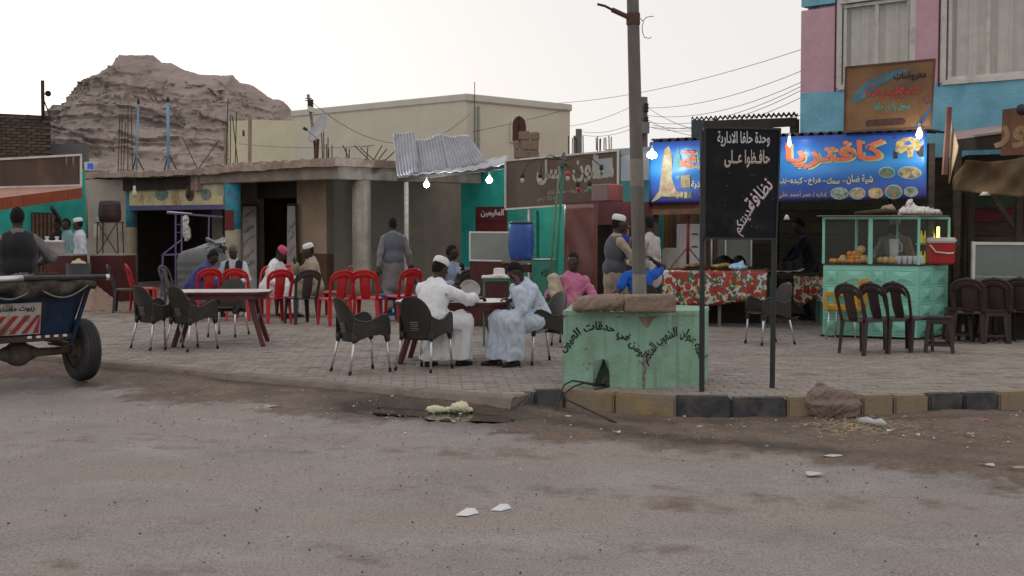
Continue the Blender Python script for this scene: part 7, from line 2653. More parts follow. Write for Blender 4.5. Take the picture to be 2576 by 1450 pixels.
# ================================================================ things in front of the middle shops
def middle():
 # blue barrel on a stand with a tap
 c = P(1311, 655, 19.6)
 zb = c.z
 r = empty('barrel_stand', (c.x, c.y, 0), 0, 'rough timber stand carrying the blue barrel', 'stand')
 for sx in (-1, 1):
  for sy in (-1, 1):
   MB().tube([(sx * .24, sy * .2, 0), (sx * .22, sy * .18, zb - .02)], .03, 4).build('leg', M_dark, r)
 MB().box((0, 0, zb - .02), (.60, .5, .035)).build('shelf', mat('shelf_wood', (.22, .16, .12), .9, .3, 8), r)
 MB().box((0, -.2, zb - .12), (.56, .03, .12)).build('rail', M_maroon_d, r)
 mb = mat('barrel_blue', (0.022, 0.085, 0.33), 0.42, 0.12, 4, spec=.5, stain=(0.03, 0.10, 0.30), stain_scale=2)
 H = zat(557, 19.6) - zb
 R_ = 0.195
 r2 = empty('blue_barrel', (c.x, c.y, zb), 0, 'bright blue plastic water barrel with dark lid ring', 'barrel')
 MB().lathe([(R_ * .80, 0), (R_ * .84, .012), (R_ * .93, H * .15), (R_ * 1.0, H * .35), (R_ * 1.01, H * .55), (R_ * .97, H * .75), (R_ * .90, H * .90), (R_ * .84, H * .94)], 32).build('body', mb, r2, 'all')
 MB().lathe([(R_ * .86, H * .925), (R_ * .90, H * .935), (R_ * .90, H * .965), (R_ * .86, H * .975)], 32).build('lid_ring', M_blackmetal, r2, 'all')
 MB().lathe([(R_ * .84, H * .95), (R_ * .84, H * .99), (R_ * .80, H)], 32).build('lid', mb, r2, 'all')
 MB().tube([(-.05, -R_ * .9, .06), (-.06, -R_ - .07, .05), (-.06, -R_ - .08, .0)], .014, 8).build('tap', M_rust, r2, 'all')
 # glass cabinet left of it
 A, B = Vector((*XY(1182, 20.3), 0)), Vector((*XY(1284, 19.9), 0))
 bk = Vector((0, .45, 0))
 z0, z1 = zat(656, 20.1), zat(585, 20.1)
 up = lambda p, z: Vector((p.x, p.y, z))
 root = place('glass_cabinet', A, 'glass fronted cabinet on maroon base, left of the blue barrel', 'cabinet')
 wb(MB().hexa([up(p, 0) for p in (A, B, B + bk, A + bk)] + [up(p, z0) for p in (A, B, B + bk, A + bk)]), 'base', M_maroon_d, root)
 wb(MB().hexa([up(p, z0) for p in (A + bk * .9, B + bk * .9, B + bk, A + bk)] + [up(p, z1) for p in (A + bk * .9, B + bk * .9, B + bk, A + bk)]), 'back_panel', mat('cab_back', (.26, .28, .25), .8, .25, 4), root)
 for p, q in ((up(A, z0), up(A, z1)), (up(A, z1), up(B, z1)), (up(B, z1), up(B, z0)), (up(A, z0), up(B, z0)), (up(A + bk, z1), up(A, z1))):
  wb(MB().tube([p, q], .018, 4), 'frame_bar', M_alu, root)
 wb(MB().add([up(A, z0), up(B, z0), up(B, z1), up(A, z1)], [(0, 1, 2, 3)]), 'pane', glass('dusty_glass', (.26, .29, .26), .5, .2), root)
 # green box with lettering and a tray on it
 A, B = Vector((*XY(1338, 19.3), 0)), Vector((*XY(1392, 19.1), 0))
 z1 = zat(657, 19.2)
 root = place('green_box', A, 'green metal box with handwritten word, beside the barrel', 'box')
 bd = Board([(1338, 760, 19.3), (1392, 760, 19.1), (1392, 659, 19.1), (1338, 661, 19.3)])
 bk = Vector((0.05, .4, 0))
 gm = mat('box_green', (.045, .19, .135), .7, .25, 5, .2, 30)
 wb(MB().hexa([up(p, 0) for p in (A, B, B + bk, A + bk)] + [up(p, z1) for p in (A, B, B + bk, A + bk)]), 'body', gm, root)
 bd.text('الله', M_letter_k, root, 1361, 1383, 676, 696, 0.006, 0.0)
 o = MB().lathe([(.16, 0), (.185, .02), (.18, .022), (.15, .006)], 24).build('tray', M_alu, None, 'all')
 o.location = (A.x + .17, A.y + .15, z1 + .002)
 tag(o, 'metal tray with scraps on the green box', 'tray')
 # small green table with a white hat
 A = Vector((*XY(1250, 17.0), 0))
 zt = zat(694, 17.0)
 root = place('green_table', A, 'small green metal table with pale top behind the diners', 'table')
 for sx in (-1, 1):
  for sy in (-1, 1):
   wb(MB().tube([(A.x + sx * .17, A.y + sy * .15, 0), (A.x + sx * .17, A.y + sy * .15, zt - .02)], .016, 4), 'leg', gm, root)
 wb(MB().box((A.x, A.y, zt - .015), (.40, .36, .03)), 'top', M_white, root, bevel=.008)
 for sy in (-1, 1):
  wb(MB().box((A.x, A.y + sy * .15, zt - .05), (.34, .02, .03)), 'rail', gm, root)
 o = MB().lathe([(.16, 0), (.155, .008), (.085, .015), (.075, .03), (.072, .085), (.06, .10), (.01, .104)], 24).build('sun_hat', mat('hat_white', (.62, .61, .58), .8, .08, 8), None, 'all')
 o.location = (A.x + .03, A.y - .02, zt)
 tag(o, 'white brimmed hat lying on the small green table', 'hat')
 # leaning green poles with dead lamp fittings (rope of bulbs) in front of the salon sign
 c0 = P(1392, 700, 18.9)
 r = place('lamp_tree', (c0.x, c0.y, 0), 'pair of thin green poles topped with drooping unlit bulb holders', 'lamp post')
 wb(MB().tube([Vector((c0.x - .02, c0.y, 0)), P(1418, 398, 18.9)], .020, 8), 'pole', gm, r, 'all')
 wb(MB().tube([P(1383, 700, 18.7), P(1403, 470, 18.8), P(1412, 400, 18.9)], .016, 8), 'pole', mat('pole_green2', (.16, .26, .16), .8, .3, 8), r, 'all')
 top = P(1417, 402, 18.85)
 v, f = sdf([('e', (0, 0, 0), (.05, .04, .07)), ('e', (.01, 0, .06), (.03, .03, .05)), ('e', (-.02, 0, -.06), (.04, .035, .05))], .012, .03, lambda p: .012 * wob(p, 3, 30, 3))
 arr_obj('wire_bundle', v, f, mat('wire_grey', (.16, .15, .14), .9, .4, 30), r, 'all', top - r.location)
 def arm(pts, cols):
  w = [P(u, v, d) for u, v, d in pts]
  a = wb(MB().tube(w, .007, 6), 'arm', M_blackmetal, r, 'all')
  e = w[-1]
  h = wb(MB().lathe([(.02, .03), (.035, .0), (.03, -.04), (.015, -.05)], 12, e), 'bulb_holder', cols[0], r, 'all')
  wb(MB().lathe([(.018, -.045), (.028, -.08), (.02, -.115), (.004, -.125)], 12, e), 'bulb', cols[1], h, 'all')
 mwb = mat('dead_bulb', (.45, .44, .42), .4, .1, 10)
 mrb = mat('red_bulb', (.35, .03, .04), .4)
 mgb = mat('green_bulb', (.10, .25, .10), .4)
 arm([(1417, 405, 18.85), (1385, 390, 18.7), (1365, 402, 18.6), (1359, 440, 18.6)], (M_maroon_d, mwb))
 arm([(1417, 402, 18.85), (1350, 400, 18.8), (1325, 415, 18.8), (1314, 440, 18.8)], (M_maroon_d, mwb))
 arm([(1420, 405, 18.85), (1455, 393, 18.7), (1490, 400, 18.6), (1513, 420, 18.6)], (M_blackmetal, mgb))
 arm([(1420, 410, 18.85), (1432, 420, 18.7), (1428, 435, 18.65)], (M_red, mwb))
 arm([(1422, 415, 18.85), (1445, 440, 18.7), (1454, 462, 18.65)], (M_dark, mrb))
 arm([(1424, 415, 18.85), (1470, 440, 18.7), (1483, 460, 18.65)], (M_dark, mgb))
middle()

# ================================================================ left: tank, purple frame, drum, counters
def left_props():
 # grey water tank with crushed lid
 c = Vector((*XY(508, 24.6), 0))
 H = zat(640, 24.6)
 root = place('water_tank', c, 'big round grey water tank with crumpled lid behind the tea drinkers', 'tank')
 mt = mat('tank_grey', (.115, .125, .125), .6, .2, 3, .15, 20)
 R_ = .46
 prof = [(R_ * .97, 0)]
 for i in range(1, 7):
  z = H * i / 7
  prof += [(R_, z - .03), (R_ * 1.025, z), (R_, z + .03)]
 prof += [(R_ * .99, H * .93), (R_ * .93, H), (R_ * .75, H + .06), (R_ * .4, H + .11), (.05, H + .12)]
 wb(MB().lathe(prof, 40, c), 'body', mt, root, 'all')
 v, f = sdf([('b', (0, 0, 0), (.33, .20, .018), Euler((R(18), R(-24), .3)).to_matrix(), .015), ('b', (.15, 0, .05), (.2, .2, .02), Euler((R(-10), R(22), .1)).to_matrix(), .015)], .016, .03, lambda p: .02 * wob(p, 4, 9, 4))
 tag(arr_obj('crumpled_sheet', v, f, mat('lid_grey', (.26, .27, .28), .5, .2, 5, metal=.4), None, 'all', c + Vector((.15, -.05, H + .15))), 'crumpled sheet metal cover on the water tank', 'metal sheet')
 # purple welded frame
 mp = mat('purple_paint', (.15, .11, .24), .6, .3, 8)
 A = G(406, 748)
 d = A.y
 root = place('pipe_rack', A, 'purple welded pipe rack beside the water tank', 'rack')
 def t(p, q, r=.026):
  wb(MB().tube([p, q], r, 4), 'bar', mp, root)
 x0 = A
 t(P(406, 748, d), P(410, 640, d))
 t(P(406, 642, d), P(452, 640, d))
 t(P(408, 642, d), P(455, 605, d + .6), .016)
 t(P(406, 742, d), P(455, 742, d))
 for u in (442, 447 + 10):
  t(P(u, 745, d + 1.0), P(u, 540, d + 1.0), .024)
 t(P(524, 640, d + 1.2), P(526, 545, d + 1.2), .022)
 t(P(420, 536, d + .8), P(560, 546, d + 1.4), .030)
 for v in (565, 585):
  t(P(443, v, d + 1.0), P(456, v, d + 1.0), .012)
 wb(MB().tube([P(420, 533, d + .78), P(483, 538, d + 1.0)], .016, 6), 'tube_lamp', M_white, root, 'all')
 # things hanging in the shop: pale cloth, tools
 for u, v, d2, lab in ((467, 570, 30.5, 'pale hanging bag in the dark left shop'),):
  vv, ff = sdf([('e', (0, 0, 0), (.09, .05, .30)), ('e', (.05, 0, -.2), (.07, .05, .14))], .016, .04, lambda p: .02 * wob(p, 2, 12, 3))
  tag(arr_obj('hanging_bag', vv, ff, M_white, None, 'all', P(u, v, d2)), lab, 'bag')
 # brown drum on a rusty stand
 c = Vector((*XY(278, 29.2), 0))
 z0, z1 = zat(560, 29.2), zat(507, 29.2)
 root = place('drum_stand', c, 'rusty pipe stand carrying the brown drum', 'stand')
 for sx, sy in ((-1, -1), (1, -1), (-1, 1), (1, 1)):
  wb(MB().tube([(c.x + sx * .26, c.y + sy * .22, 0), (c.x + sx * .22, c.y + sy * .2, z0)], .016, 6), 'leg', M_rust, root)
 for sx in (-1, 1):
  wb(MB().tube([(c.x + sx * .24, c.y - .21, .9), (c.x - sx * .22, c.y - .2, z0)], .012, 6), 'brace', M_rust, root)
 for z in (.88, z0):
  wb(MB().box((c.x, c.y, z), (.52, .44, .025)), 'shelf', M_rust, root)
 r2 = empty('brown_drum', (c.x, c.y, z0 + .013), 0, 'dark brown plastic drum on the rusty stand', 'drum')
 Hh = z1 - z0
 MB().lathe([(.20, 0), (.235, .02), (.25, Hh * .4), (.235, Hh * .85), (.21, Hh), (.19, Hh), (.2, Hh * .9)], 28).build('body', mat('drum_brown', (.055, .032, .03), .5, .3, 5), r2, 'all')
 MB().tube([(.21 * math.cos(w), .23 * math.sin(w), Hh * .86 - .05 * math.sin(w * 2) ** 2) for w in [math.pi + math.pi * i / 12 for i in range(13)]], .008, 6).build('rope', mat('rope_grey', (.22, .19, .16)), r2)
 # counters of the tea shop
 mc = mat('counter_red', (.085, .020, .018), .55, .25, 4, .1, 20)
 for u0, u1, d, v, lab in ((112, 182, 25.4, 640, 'dark red counter with two aluminium pots, in front of the tea shop'), (226, 308, 27.0, 640, 'dark red counter below the brown drum')):
  p, q = Vector((*XY(u0, d), 0)), Vector((*XY(u1, d), 0))
  zt = zat(v, d)
  root = place('counter', p.lerp(q, .5), lab, 'counter', 'red counters of the tea shop')
  bk = Vector((0.1, .6, 0))
  wb(MB().hexa([w for w in (p, q, q + bk, p + bk)] + [w + Vector((0, 0, zt - .03)) for w in (p, q, q + bk, p + bk)]), 'body', mc, root)
  wb(MB().hexa([w + Vector((0, 0, zt - .03)) for w in (p, q, q + bk, p + bk)] + [w + Vector((0, 0, zt)) for w in (p, q, q + bk, p + bk)]), 'top', mat('counter_top', (.33, .27, .25), .6, .2, 6), root)
 for u, d, r, lab in ((119, 25.75, .13, 'aluminium cooking pot with lid, left of two on the red counter'), (144, 25.7, .17, 'larger aluminium pot with lid, right of two on the red counter')):
  z = zat(640, 25.4)
  root = empty('cooking_pot', (*XY(u, d), z), 0, lab, 'pot', 'aluminium pots')
  h = .23
  MB().lathe([(r * .97, 0), (r, .01), (r, h), (r * 1.03, h + .005), (r * .98, h + .01)], 26).build('body', M_alu, root, 'all')
  MB().lathe([(r * 1.04, h + .012), (r * .6, h + .035), (.03, h + .045), (.03, h + .085), (.045, h + .09), (.045, h + .11), (.01, h + .115)], 24).build('lid', M_white, root, 'all')
 # black bin with yellow dough in front of the white robed man
 c = Vector((*XY(197, 25.0), 0))
 z = zat(663, 25.0)
 o = MB().lathe([(.20, 0), (.22, .02), (.235, z), (.22, z), (.2, .1)], 24).build('black_bin', M_blackmetal, None, 'all')
 o.location = c
 tag(o, 'black bin in front of the white robed man', 'bin')
 v, f = sdf([('e', (0, 0, 0), (.14, .12, .06)), ('e', (0, 0, .05), (.05, .05, .05))], .014, .03, lambda p: .008 * wob(p, 3, 20, 3))
 tag(arr_obj('dough', v, f, mat('dough_cream', (.50, .42, .25), .8, .1, 8), None, 'all', c + Vector((0, 0, z))), 'cream coloured dough in the black bin', 'dough')
 # refrigerator glow in the tea room
 root = place('drinks_fridge', FA(690, 3.2), 'lit drinks fridge inside the dark tea room', 'refrigerator')
 d = FA(690, 3.2).y
 bd = Board([(655, 730, d + .2), (722, 730, d), (722, 548, d), (655, 548, d + .2)])
 bd.panel('body', M_dark2, root, .3)
 mg = mat('fridge_glow', (.5, .6, .55), .5, 0, emit=(.55, .85, .75), emit_s=1.1)
 bd.poly([(664, 560), (689, 560), (689, 549), (664, 549)], mg, root, 'light_box', .01)
 bd.poly([(695, 562), (716, 562), (716, 549), (695, 549)], mg, root, 'light_box', .01)
 bd.poly([(660, 700), (690, 700), (690, 562), (660, 562)], mat('fridge_door', (.02, .035, .03), .2, .3, 6), root, 'door', .012)
 bd.poly([(693, 700), (720, 700), (720, 564), (693, 564)], mat('fridge_door', (.02, .035, .03)), root, 'door', .012)
 for i, v in enumerate((582, 598, 612, 628)):
  bd.poly([(698, v), (712, v), (712, v - 3), (698, v - 3)], mat('fridge_cans', (.2, .3, .25), .4, 0, emit=(.25, .5, .42), emit_s=.35), root, 'shelf_goods', .02)
left_props()

# unlit bulbs hanging before the yellow sign
for i, (u, v, lab) in enumerate(((338, 470, 'unlit white bulb hanging at the left of the yellow sign'), (474, 472, 'dark wire caged lamp hanging before the yellow sign'))):
 p = P(u, v, 30.6)
 r = empty('hanging_lamp', p, 0, lab, 'lamp')
 MB().tube([(0, 0, 0), (0, 0, P(u, 437, 30.6).z - p.z)], .008, 5).build('cord', M_blackmetal, r)
 MB().lathe([(.02, .02), (.035, 0), (.03, -.06), (.05, -.12), (.06, -.18), (.03, -.24), (.005, -.25)], 14).build('lamp', M_white if i == 0 else M_dark, r, 'all')
# ================================================================ people
def V3(*a):
 return np.array(a, dtype=np.float64)

def nrm(v):
 return v / max(np.linalg.norm(v), 1e-9)

def ik(a, c, l1, l2, hint):
 """middle joint between a and c"""
 d = c - a
 L = min(np.linalg.norm(d), (l1 + l2) * 0.999)
 c = a + nrm(d) * L
 x = (l1 * l1 - l2 * l2 + L * L) / (2 * L)
 h = math.sqrt(max(l1 * l1 - x * x, 0))
 n = hint - nrm(d) * np.dot(hint, nrm(d))
 return a + nrm(d) * x + nrm(n) * h, c

M_skin = mat('dark_skin', (0.046, 0.025, 0.017), 0.48, 0.18, 12, 0.12, 90, spec=0.4)
M_hair = mat('black_hair', (0.010, 0.009, 0.009), 0.85, 0.3, 60, 0.8, 260)
M_ghair = mat('grey_hair', (0.17, 0.15, 0.13), 0.9, 0.35, 50, 0.8, 240)
M_eye = mat('eye_white', (0.20, 0.18, 0.16), 0.3, 0)
M_iris = mat('eye_dark', (0.01, 0.007, 0.005), 0.2, 0)
M_shoe = mat('dark_leather', (0.017, 0.014, 0.013), 0.5, 0.3, 10)

def cloth_mat(key, c, var=0.10):
 return mat('cloth_' + key, c, 0.92, var, 5, 0.25, 130, spec=0.12, sheen=0.2)

def person(label, loc, rz, top, legs=None, sit=None, lean=10, roll=0, twist=0, head=(0, 0), wrist=None, ankle=None, robe=False, vest=None, hat=None, hair=M_hair,
   vox=0.012, hands=None, sleeve=0.9, tall=None, long=False, elbow=None, seed=1, wide=1.0, knee=None, face=True, group='people', feet=M_shoe):
 """sit: seat height or None (standing). wrist / ankle: {'R': point, 'L': point} in local axes (x right, y ahead, z up) or world Vectors"""
 c, s = math.cos(R(rz)), math.sin(R(rz))
 loc = Vector(loc)
 def loc2(p):
  if isinstance(p, Vector):
   q = p - loc
   return V3(q.x * c + q.y * s, -q.x * s + q.y * c, q.z)
  return V3(*p)
 root = empty('person', loc, R(rz), label, 'person', group)
 pz = 0.93 if sit is None else sit + 0.09
 pel = V3(0, 0, pz)
 sp = nrm(V3(math.tan(R(roll)), math.tan(R(lean)), 1))
 tw = R(twist)
 rt = V3(math.cos(tw), math.sin(tw), -math.tan(R(roll)) * 0.7)
 rt = nrm(rt - sp * np.dot(rt, sp))
 fw = np.cross(sp, rt) * 1.0
 fw = nrm(fw)
 tl = tall or (0.50 if sit is None else 0.45)
 nb = pel + sp * tl
 ch = pel + sp * (tl - .18)
 hy, hp = R(head[0]), R(head[1])
 nk = nrm(sp * 0.5 + V3(0, 0.12, 0.6))
 hf = nrm(V3(-math.sin(hy) * math.cos(hp), math.cos(hy) * math.cos(hp), math.sin(hp)))
 hs = nrm(np.cross(hf, V3(0, 0, 1)))
 hu = np.cross(hs, hf)
 hc = nb + nk * 0.115 + hu * 0.065 + hf * 0.02
 HR = np.stack([hs, hf, hu], 1)
 sh = {'R': nb - sp * 0.075 + rt * 0.172, 'L': nb - sp * 0.075 - rt * 0.172}
 hip = {'R': pel + V3(0.085, 0, -0.02), 'L': pel + V3(-0.085, 0, -0.02)}
 if sit is None:
  an0 = {'R': (0.10, 0.02, 0.08), 'L': (-0.10, -0.02, 0.08)}
  wr0 = {'R': (0.27, 0.06, 0.80), 'L': (-0.27, 0.06, 0.80)}
 else:
  an0 = {'R': (0.13, 0.45, 0.08), 'L': (-0.13, 0.42, 0.08)}
  wr0 = {'R': (0.15, 0.36, sit + 0.20), 'L': (-0.15, 0.36, sit + 0.20)}
 an0.update(ankle or {})
 wr0.update(wrist or {})
 kn, an, el, wr = {}, {}, {}, {}
 for k, sg in (('R', 1), ('L', -1)):
  hint = V3(sg * 0.25, 1, 0.6 if sit is not None else 0.1) if not (knee and k in knee) else V3(*knee[k])
  kn[k], an[k] = ik(hip[k], loc2(an0[k]), 0.43, 0.43, hint)
  hint = V3(sg * 0.7, -0.6, -0.7) if not (elbow and k in elbow) else V3(*elbow[k])
  el[k], wr[k] = ik(sh[k], loc2(wr0[k]), 0.29, 0.26, hint)
 # ---- body: one continuous skin
 B = [('e', hc, (.071, .090, .112), HR), ('e', hc + hf * .022 - hu * .062, (.052, .060, .052), HR), ('c', nb - sp * .03, hc - hu * .055 - hf * .012, .058, .052),
   ('c', hc + hf * .088 + hu * .012, hc + hf * .104 - hu * .022, .008, .017, {'k': .012}), ('e', hc + hf * .080 + hu * .034, (.048, .016, .012), HR, {'k': .015}),
   ('e', hc + hf * .086 - hu * .060, (.024, .014, .011), HR, {'k': .008}), ('e', hc + hf * .072 - hu * .098, (.024, .018, .016), HR, {'k': .02})]
 for sg in (-1, 1):
  B.append(('e', hc + hs * sg * .073 - hf * .008 - hu * .002, (.009, .020, .031), HR, {'k': .008}))
  B.append(('-e', hc + hs * sg * .030 + hf * .098 + hu * .014, (.017, .014, .010), HR, {'k': .008}))
 TR = np.stack([rt, fw, sp], 1)
 B += [('e', ch, (.140, .090, .18), TR), ('e', pel, (.140, .10, .12)), ('c', sh['R'], sh['L'], .042, .042)]
 for k, sg in (('R', 1), ('L', -1)):
  th = .80 if sleeve > .5 else 1
  B += [('c', sh[k], el[k], .047 * th, .041 * th), ('c', el[k], wr[k], .041 * th, .027), ('c', hip[k], kn[k], .084, .058), ('c', kn[k], an[k], .058, .037)]
  d = nrm(wr[k] - el[k])
  n = nrm(np.cross(d, nrm(V3(0, 0.2, 1)))) * -sg
  cu = 0.45
  if hands and k in hands:
   d = nrm(loc2(hands[k][0]) - (V3(0, 0, 0)) if not isinstance(hands[k][0], Vector) else loc2(hands[k][0]) - wr[k])
   n = nrm(V3(*hands[k][1]))
   n = nrm(n - d * np.dot(n, d))
   cu = hands[k][2]
  sd = np.cross(d, n)
  if np.dot(sd, V3(-sg, 0.4, 0.2)) < 0:
   sd = -sd
  ff = max(1.0, vox / 0.009)
  B.append(('b', wr[k] + d * .052, (.037, .046, .015 * ff), np.stack([sd, d, n], 1), .012, {'k': .015}))
  for i, ln in enumerate((.072, .080, .075, .058)):
   b0 = wr[k] + d * .090 + sd * (.030 - .020 * i)
   d1, d2 = d * math.cos(cu) + n * math.sin(cu), d * math.cos(2.1 * cu) + n * math.sin(2.1 * cu)
   B += [('c', b0, b0 + d1 * ln * .5, .0095 * ff, .009 * ff, {'k': .004}), ('c', b0 + d1 * ln * .5, b0 + d1 * ln * .5 + d2 * ln * .5, .009 * ff, .0075 * ff, {'k': .004})]
  t0 = wr[k] + d * .030 + sd * .030
  t1 = t0 + nrm(d * .7 + sd * .7 + n * .35) * .04
  B += [('c', t0, t1, .0125 * ff, .0105 * ff, {'k': .008}), ('c', t1, t1 + nrm(d * .95 + sd * .2 + n * .4) * .034, .0105 * ff, .0085 * ff, {'k': .004})]
  fd = nrm(V3((an[k] - hip[k])[0] * 0.25 + sg * .15, 1, 0)) 
  B += [('c', an[k] - fd * .035 - V3(0, 0, .045), an[k] + fd * .13 - V3(0, 0, .058), .034, .024)]
 v, f = sdf(B, vox, .028)
 body = arr_obj('body', v, f, M_skin, root, 'all')
 # ---- clothes
 am = .013
 if vest is not None:
  am = .007
 fold = lambda p: am * .8 * wob(p, seed, 7.0, 4, (1, 1, .35)) + am * 1.1 * (np.abs(wob(p, seed + 3, 8.5, 3, (1, 1, .45))) - .4)
 w = wide
 T = [('e', ch, (.168 * w, .122 * w, .205), TR), ('e', pel + sp * .06, (.165 * w, .135 * w, .17), TR), ('c', nb - sp * .05, nb + nk * .012, .080, .064)]
 for k, sg in (('R', 1), ('L', -1)):
  T.append(('c', sh[k] - rt * sg * .012, nb - sp * .02, .060, .058))
  cuff = el[k] + (wr[k] - el[k]) * max(0, (sleeve - .5) * 2)
  if sleeve > .5:
   T += [('c', sh[k], el[k], .062 * w, .058 * w, {'k': .03}), ('c', el[k], cuff, .058 * w, (.064 if robe else .046) * w, {'k': .025})]
  else:
   T += [('c', sh[k], sh[k] + (el[k] - sh[k]) * sleeve * 2, .064, .064)]
 if robe:
  mh, mk, ma = (hip['R'] + hip['L']) / 2, (kn['R'] + kn['L']) / 2, (an['R'] + an['L']) / 2
  for a, b_, e in ((hip['R'], kn['R'], an['R']), (hip['L'], kn['L'], an['L']), (mh, mk, ma)):
   e = e + V3(0, 0, .02 if sit is not None else .06)
   T += [('c', a, b_, .125, .105), ('c', b_, e, .105, .115 if sit is not None else .13)]
 else:
  T.append(('c', pel + V3(0, .0, -.02), pel + V3(0, 0, -.10 if sit is None else -.03), .145 * w, .15 * w))
  if long:
   T += [('c', pel - V3(0, 0, .06), pel + V3(.06, .02, -.42), .115, .125), ('c', pel - V3(0, 0, .06), pel + V3(-.06, -.02, -.42), .115, .125)]
 kk = .075 if robe else .045
 v, f = sdf(T, vox * 1.15, kk, fold)
 if robe:
  v[:, 2] = np.maximum(v[:, 2], 0.075 + .012 * np.sin(v[:, 0] * 25) * np.sin(v[:, 1] * 21))
 arr_obj('robe' if robe else 'shirt', v, f, top, root, 'all')
 if legs is not None and not robe:
  T = [('e', pel - V3(0, 0, .01), (.165, .128, .14))]
  for k in 'RL':
   T += [('c', hip[k], kn[k], .094, .076, {'k': .02}), ('c', kn[k], an[k] + V3(0, 0, .03), .076, .068, {'k': .02})]
  v, f = sdf(T, vox * 1.15, .04, lambda p: .009 * wob(p, seed + 5, 9, 4, (1, 1, .5)))
  arr_obj('trousers', v, f, legs, root, 'all')
 if vest is not None:
  T = [('e', ch, (.196 * w, .154 * w, .215), TR), ('e', pel + sp * .07, (.186 * w, .162 * w, .17), TR), ('c', sh['R'] - rt * .05, nb - sp * .02, .076, .074), ('c', sh['L'] + rt * .05, nb - sp * .02, .076, .074)]
  T += [('-b', ch + fw * .16 + sp * .10, (.050, .10, .26), TR, .01, {'k': .02}), ('-e', nb + sp * .04, (.085, .085, .07), TR, {'k': .02})]
  v, f = sdf(T, vox * 1.15, .04, lambda p: .007 * wob(p, seed + 9, 8, 4, (1, 1, .5)))
  arr_obj('vest', v, f, vest, root, 'all')
 if feet is not None:
  for k, sg in (('R', 1), ('L', -1)):
   fd = nrm(V3((an[k] - hip[k])[0] * 0.25 + sg * .15, 1, 0))
   v, f = sdf([('c', an[k] - fd * .045 - V3(0, 0, .05), an[k] + fd * .145 - V3(0, 0, .062), .042, .030)], .012, .02)
   v[:, 2] = np.maximum(v[:, 2], max(0.003, an[k][2] - .085))
   arr_obj('shoe', v, f, feet, root, 'all')
 # ---- hair, cap, eyes
 hm = Matrix([[hs[i], hf[i], hu[i]] for i in range(3)])
 if hair is not None:
  v, f = sdf([('e', hc + hu * .010 - hf * .010, (.079, .097, .115), HR), ('-b', hc + hf * .105 - hu * .075, (.14, .095, .135), HR, .02, {'k': .02}), ('-b', hc - hu * .14, (.14, .16, .075), HR, .02, {'k': .02}),
     ('-b', hc + hf * .03 - hu * .075, (.14, .06, .075), HR, .01, {'k': .01})], min(vox, .010), .01, lambda p: .003 * wob(p, 3, 60, 3))
  arr_obj('hair', v, f, hair, root, 'all')
 if hat is not None:
  prof = [(.088, .0), (.0895, .02), (.088, .048), (.080, .068), (.058, .082), (.004, .087)]
  b = MB().lathe([(.086, -.002)] + prof, 26, M=Matrix.Diagonal((.93, 1.10, 1)))
  up = hm @ Euler((R(-10), 0, 0)).to_matrix()
  b.v = [up @ p + Vector(hc + hu * .048 - hf * .012) for p in b.v]
  b.build('cap', hat, root, 'all')
 if face:
  for sg in (-1, 1):
   e = Vector(hc + hs * sg * .030 + hf * .077 + hu * .013)
   eye = MB().lathe([(.002, -.0125)] + [(.0125 * math.sin(t), -.0125 * math.cos(t)) for t in (.6, 1.2, 1.9, 2.5)] + [(.002, .0125)], 8, e).build('eye', M_eye, root, 'all')
   MB().lathe([(.001, -.006), (.006, 0), (.001, .006)], 8, e + Vector(hf) * .0095).build('iris', M_iris, eye)
 return root, hc, HR, sh, el, wr

M_capw = mat('cap_white', (0.76, 0.75, 0.74), 0.9, 0.08, 30, 0.5, 160)
C_white = cloth_mat('white', (0.76, 0.76, 0.78), 0.05)
C_pale = cloth_mat('pale_blue', (0.53, 0.59, 0.69), 0.06)
C_beige = cloth_mat('beige', (0.36, 0.29, 0.22))
C_grey = cloth_mat('grey', (0.155, 0.150, 0.165))
C_dark = cloth_mat('dark', (0.022, 0.022, 0.025), 0.3)

# the two diners
pA, hcA, *_ = person('man in long white robe and white cap eating, back to us, at the near table', G(1076, 927), -32, C_white, sit=.43, lean=22, head=(-14, -16), hat=M_capw, robe=True, vox=.0085,
  wrist={'R': P(1196, 752, 14.75), 'L': (-.05, .50, .80)}, ankle={'R': (.17, .42, .08), 'L': (-.10, .18, .08)}, hands={'R': (P(1240, 745, 14.9), (0, 0.2, -1), .5)}, seed=4, wide=1.12, elbow={'R': (.8, -.3, -.6)})
person('man in pale blue robe resting his forehead on one hand at the near table', G(1352, 915), 122, C_pale, sit=.43, lean=28, head=(8, -42), robe=True, vox=.0085,
  wrist={'L': P(1304, 722, 14.45), 'R': P(1288, 757, 14.85)}, ankle={'R': (.12, .50, .08), 'L': (-.13, .40, .08)},
  hands={'L': (P(1297, 680, 14.5), (1, .3, .3), .35), 'R': (P(1240, 745, 14.8), (0, 0, -1), .55)}, elbow={'L': (-.3, .5, -1), 'R': (.6, -.2, -.8)}, seed=9, wide=1.15)
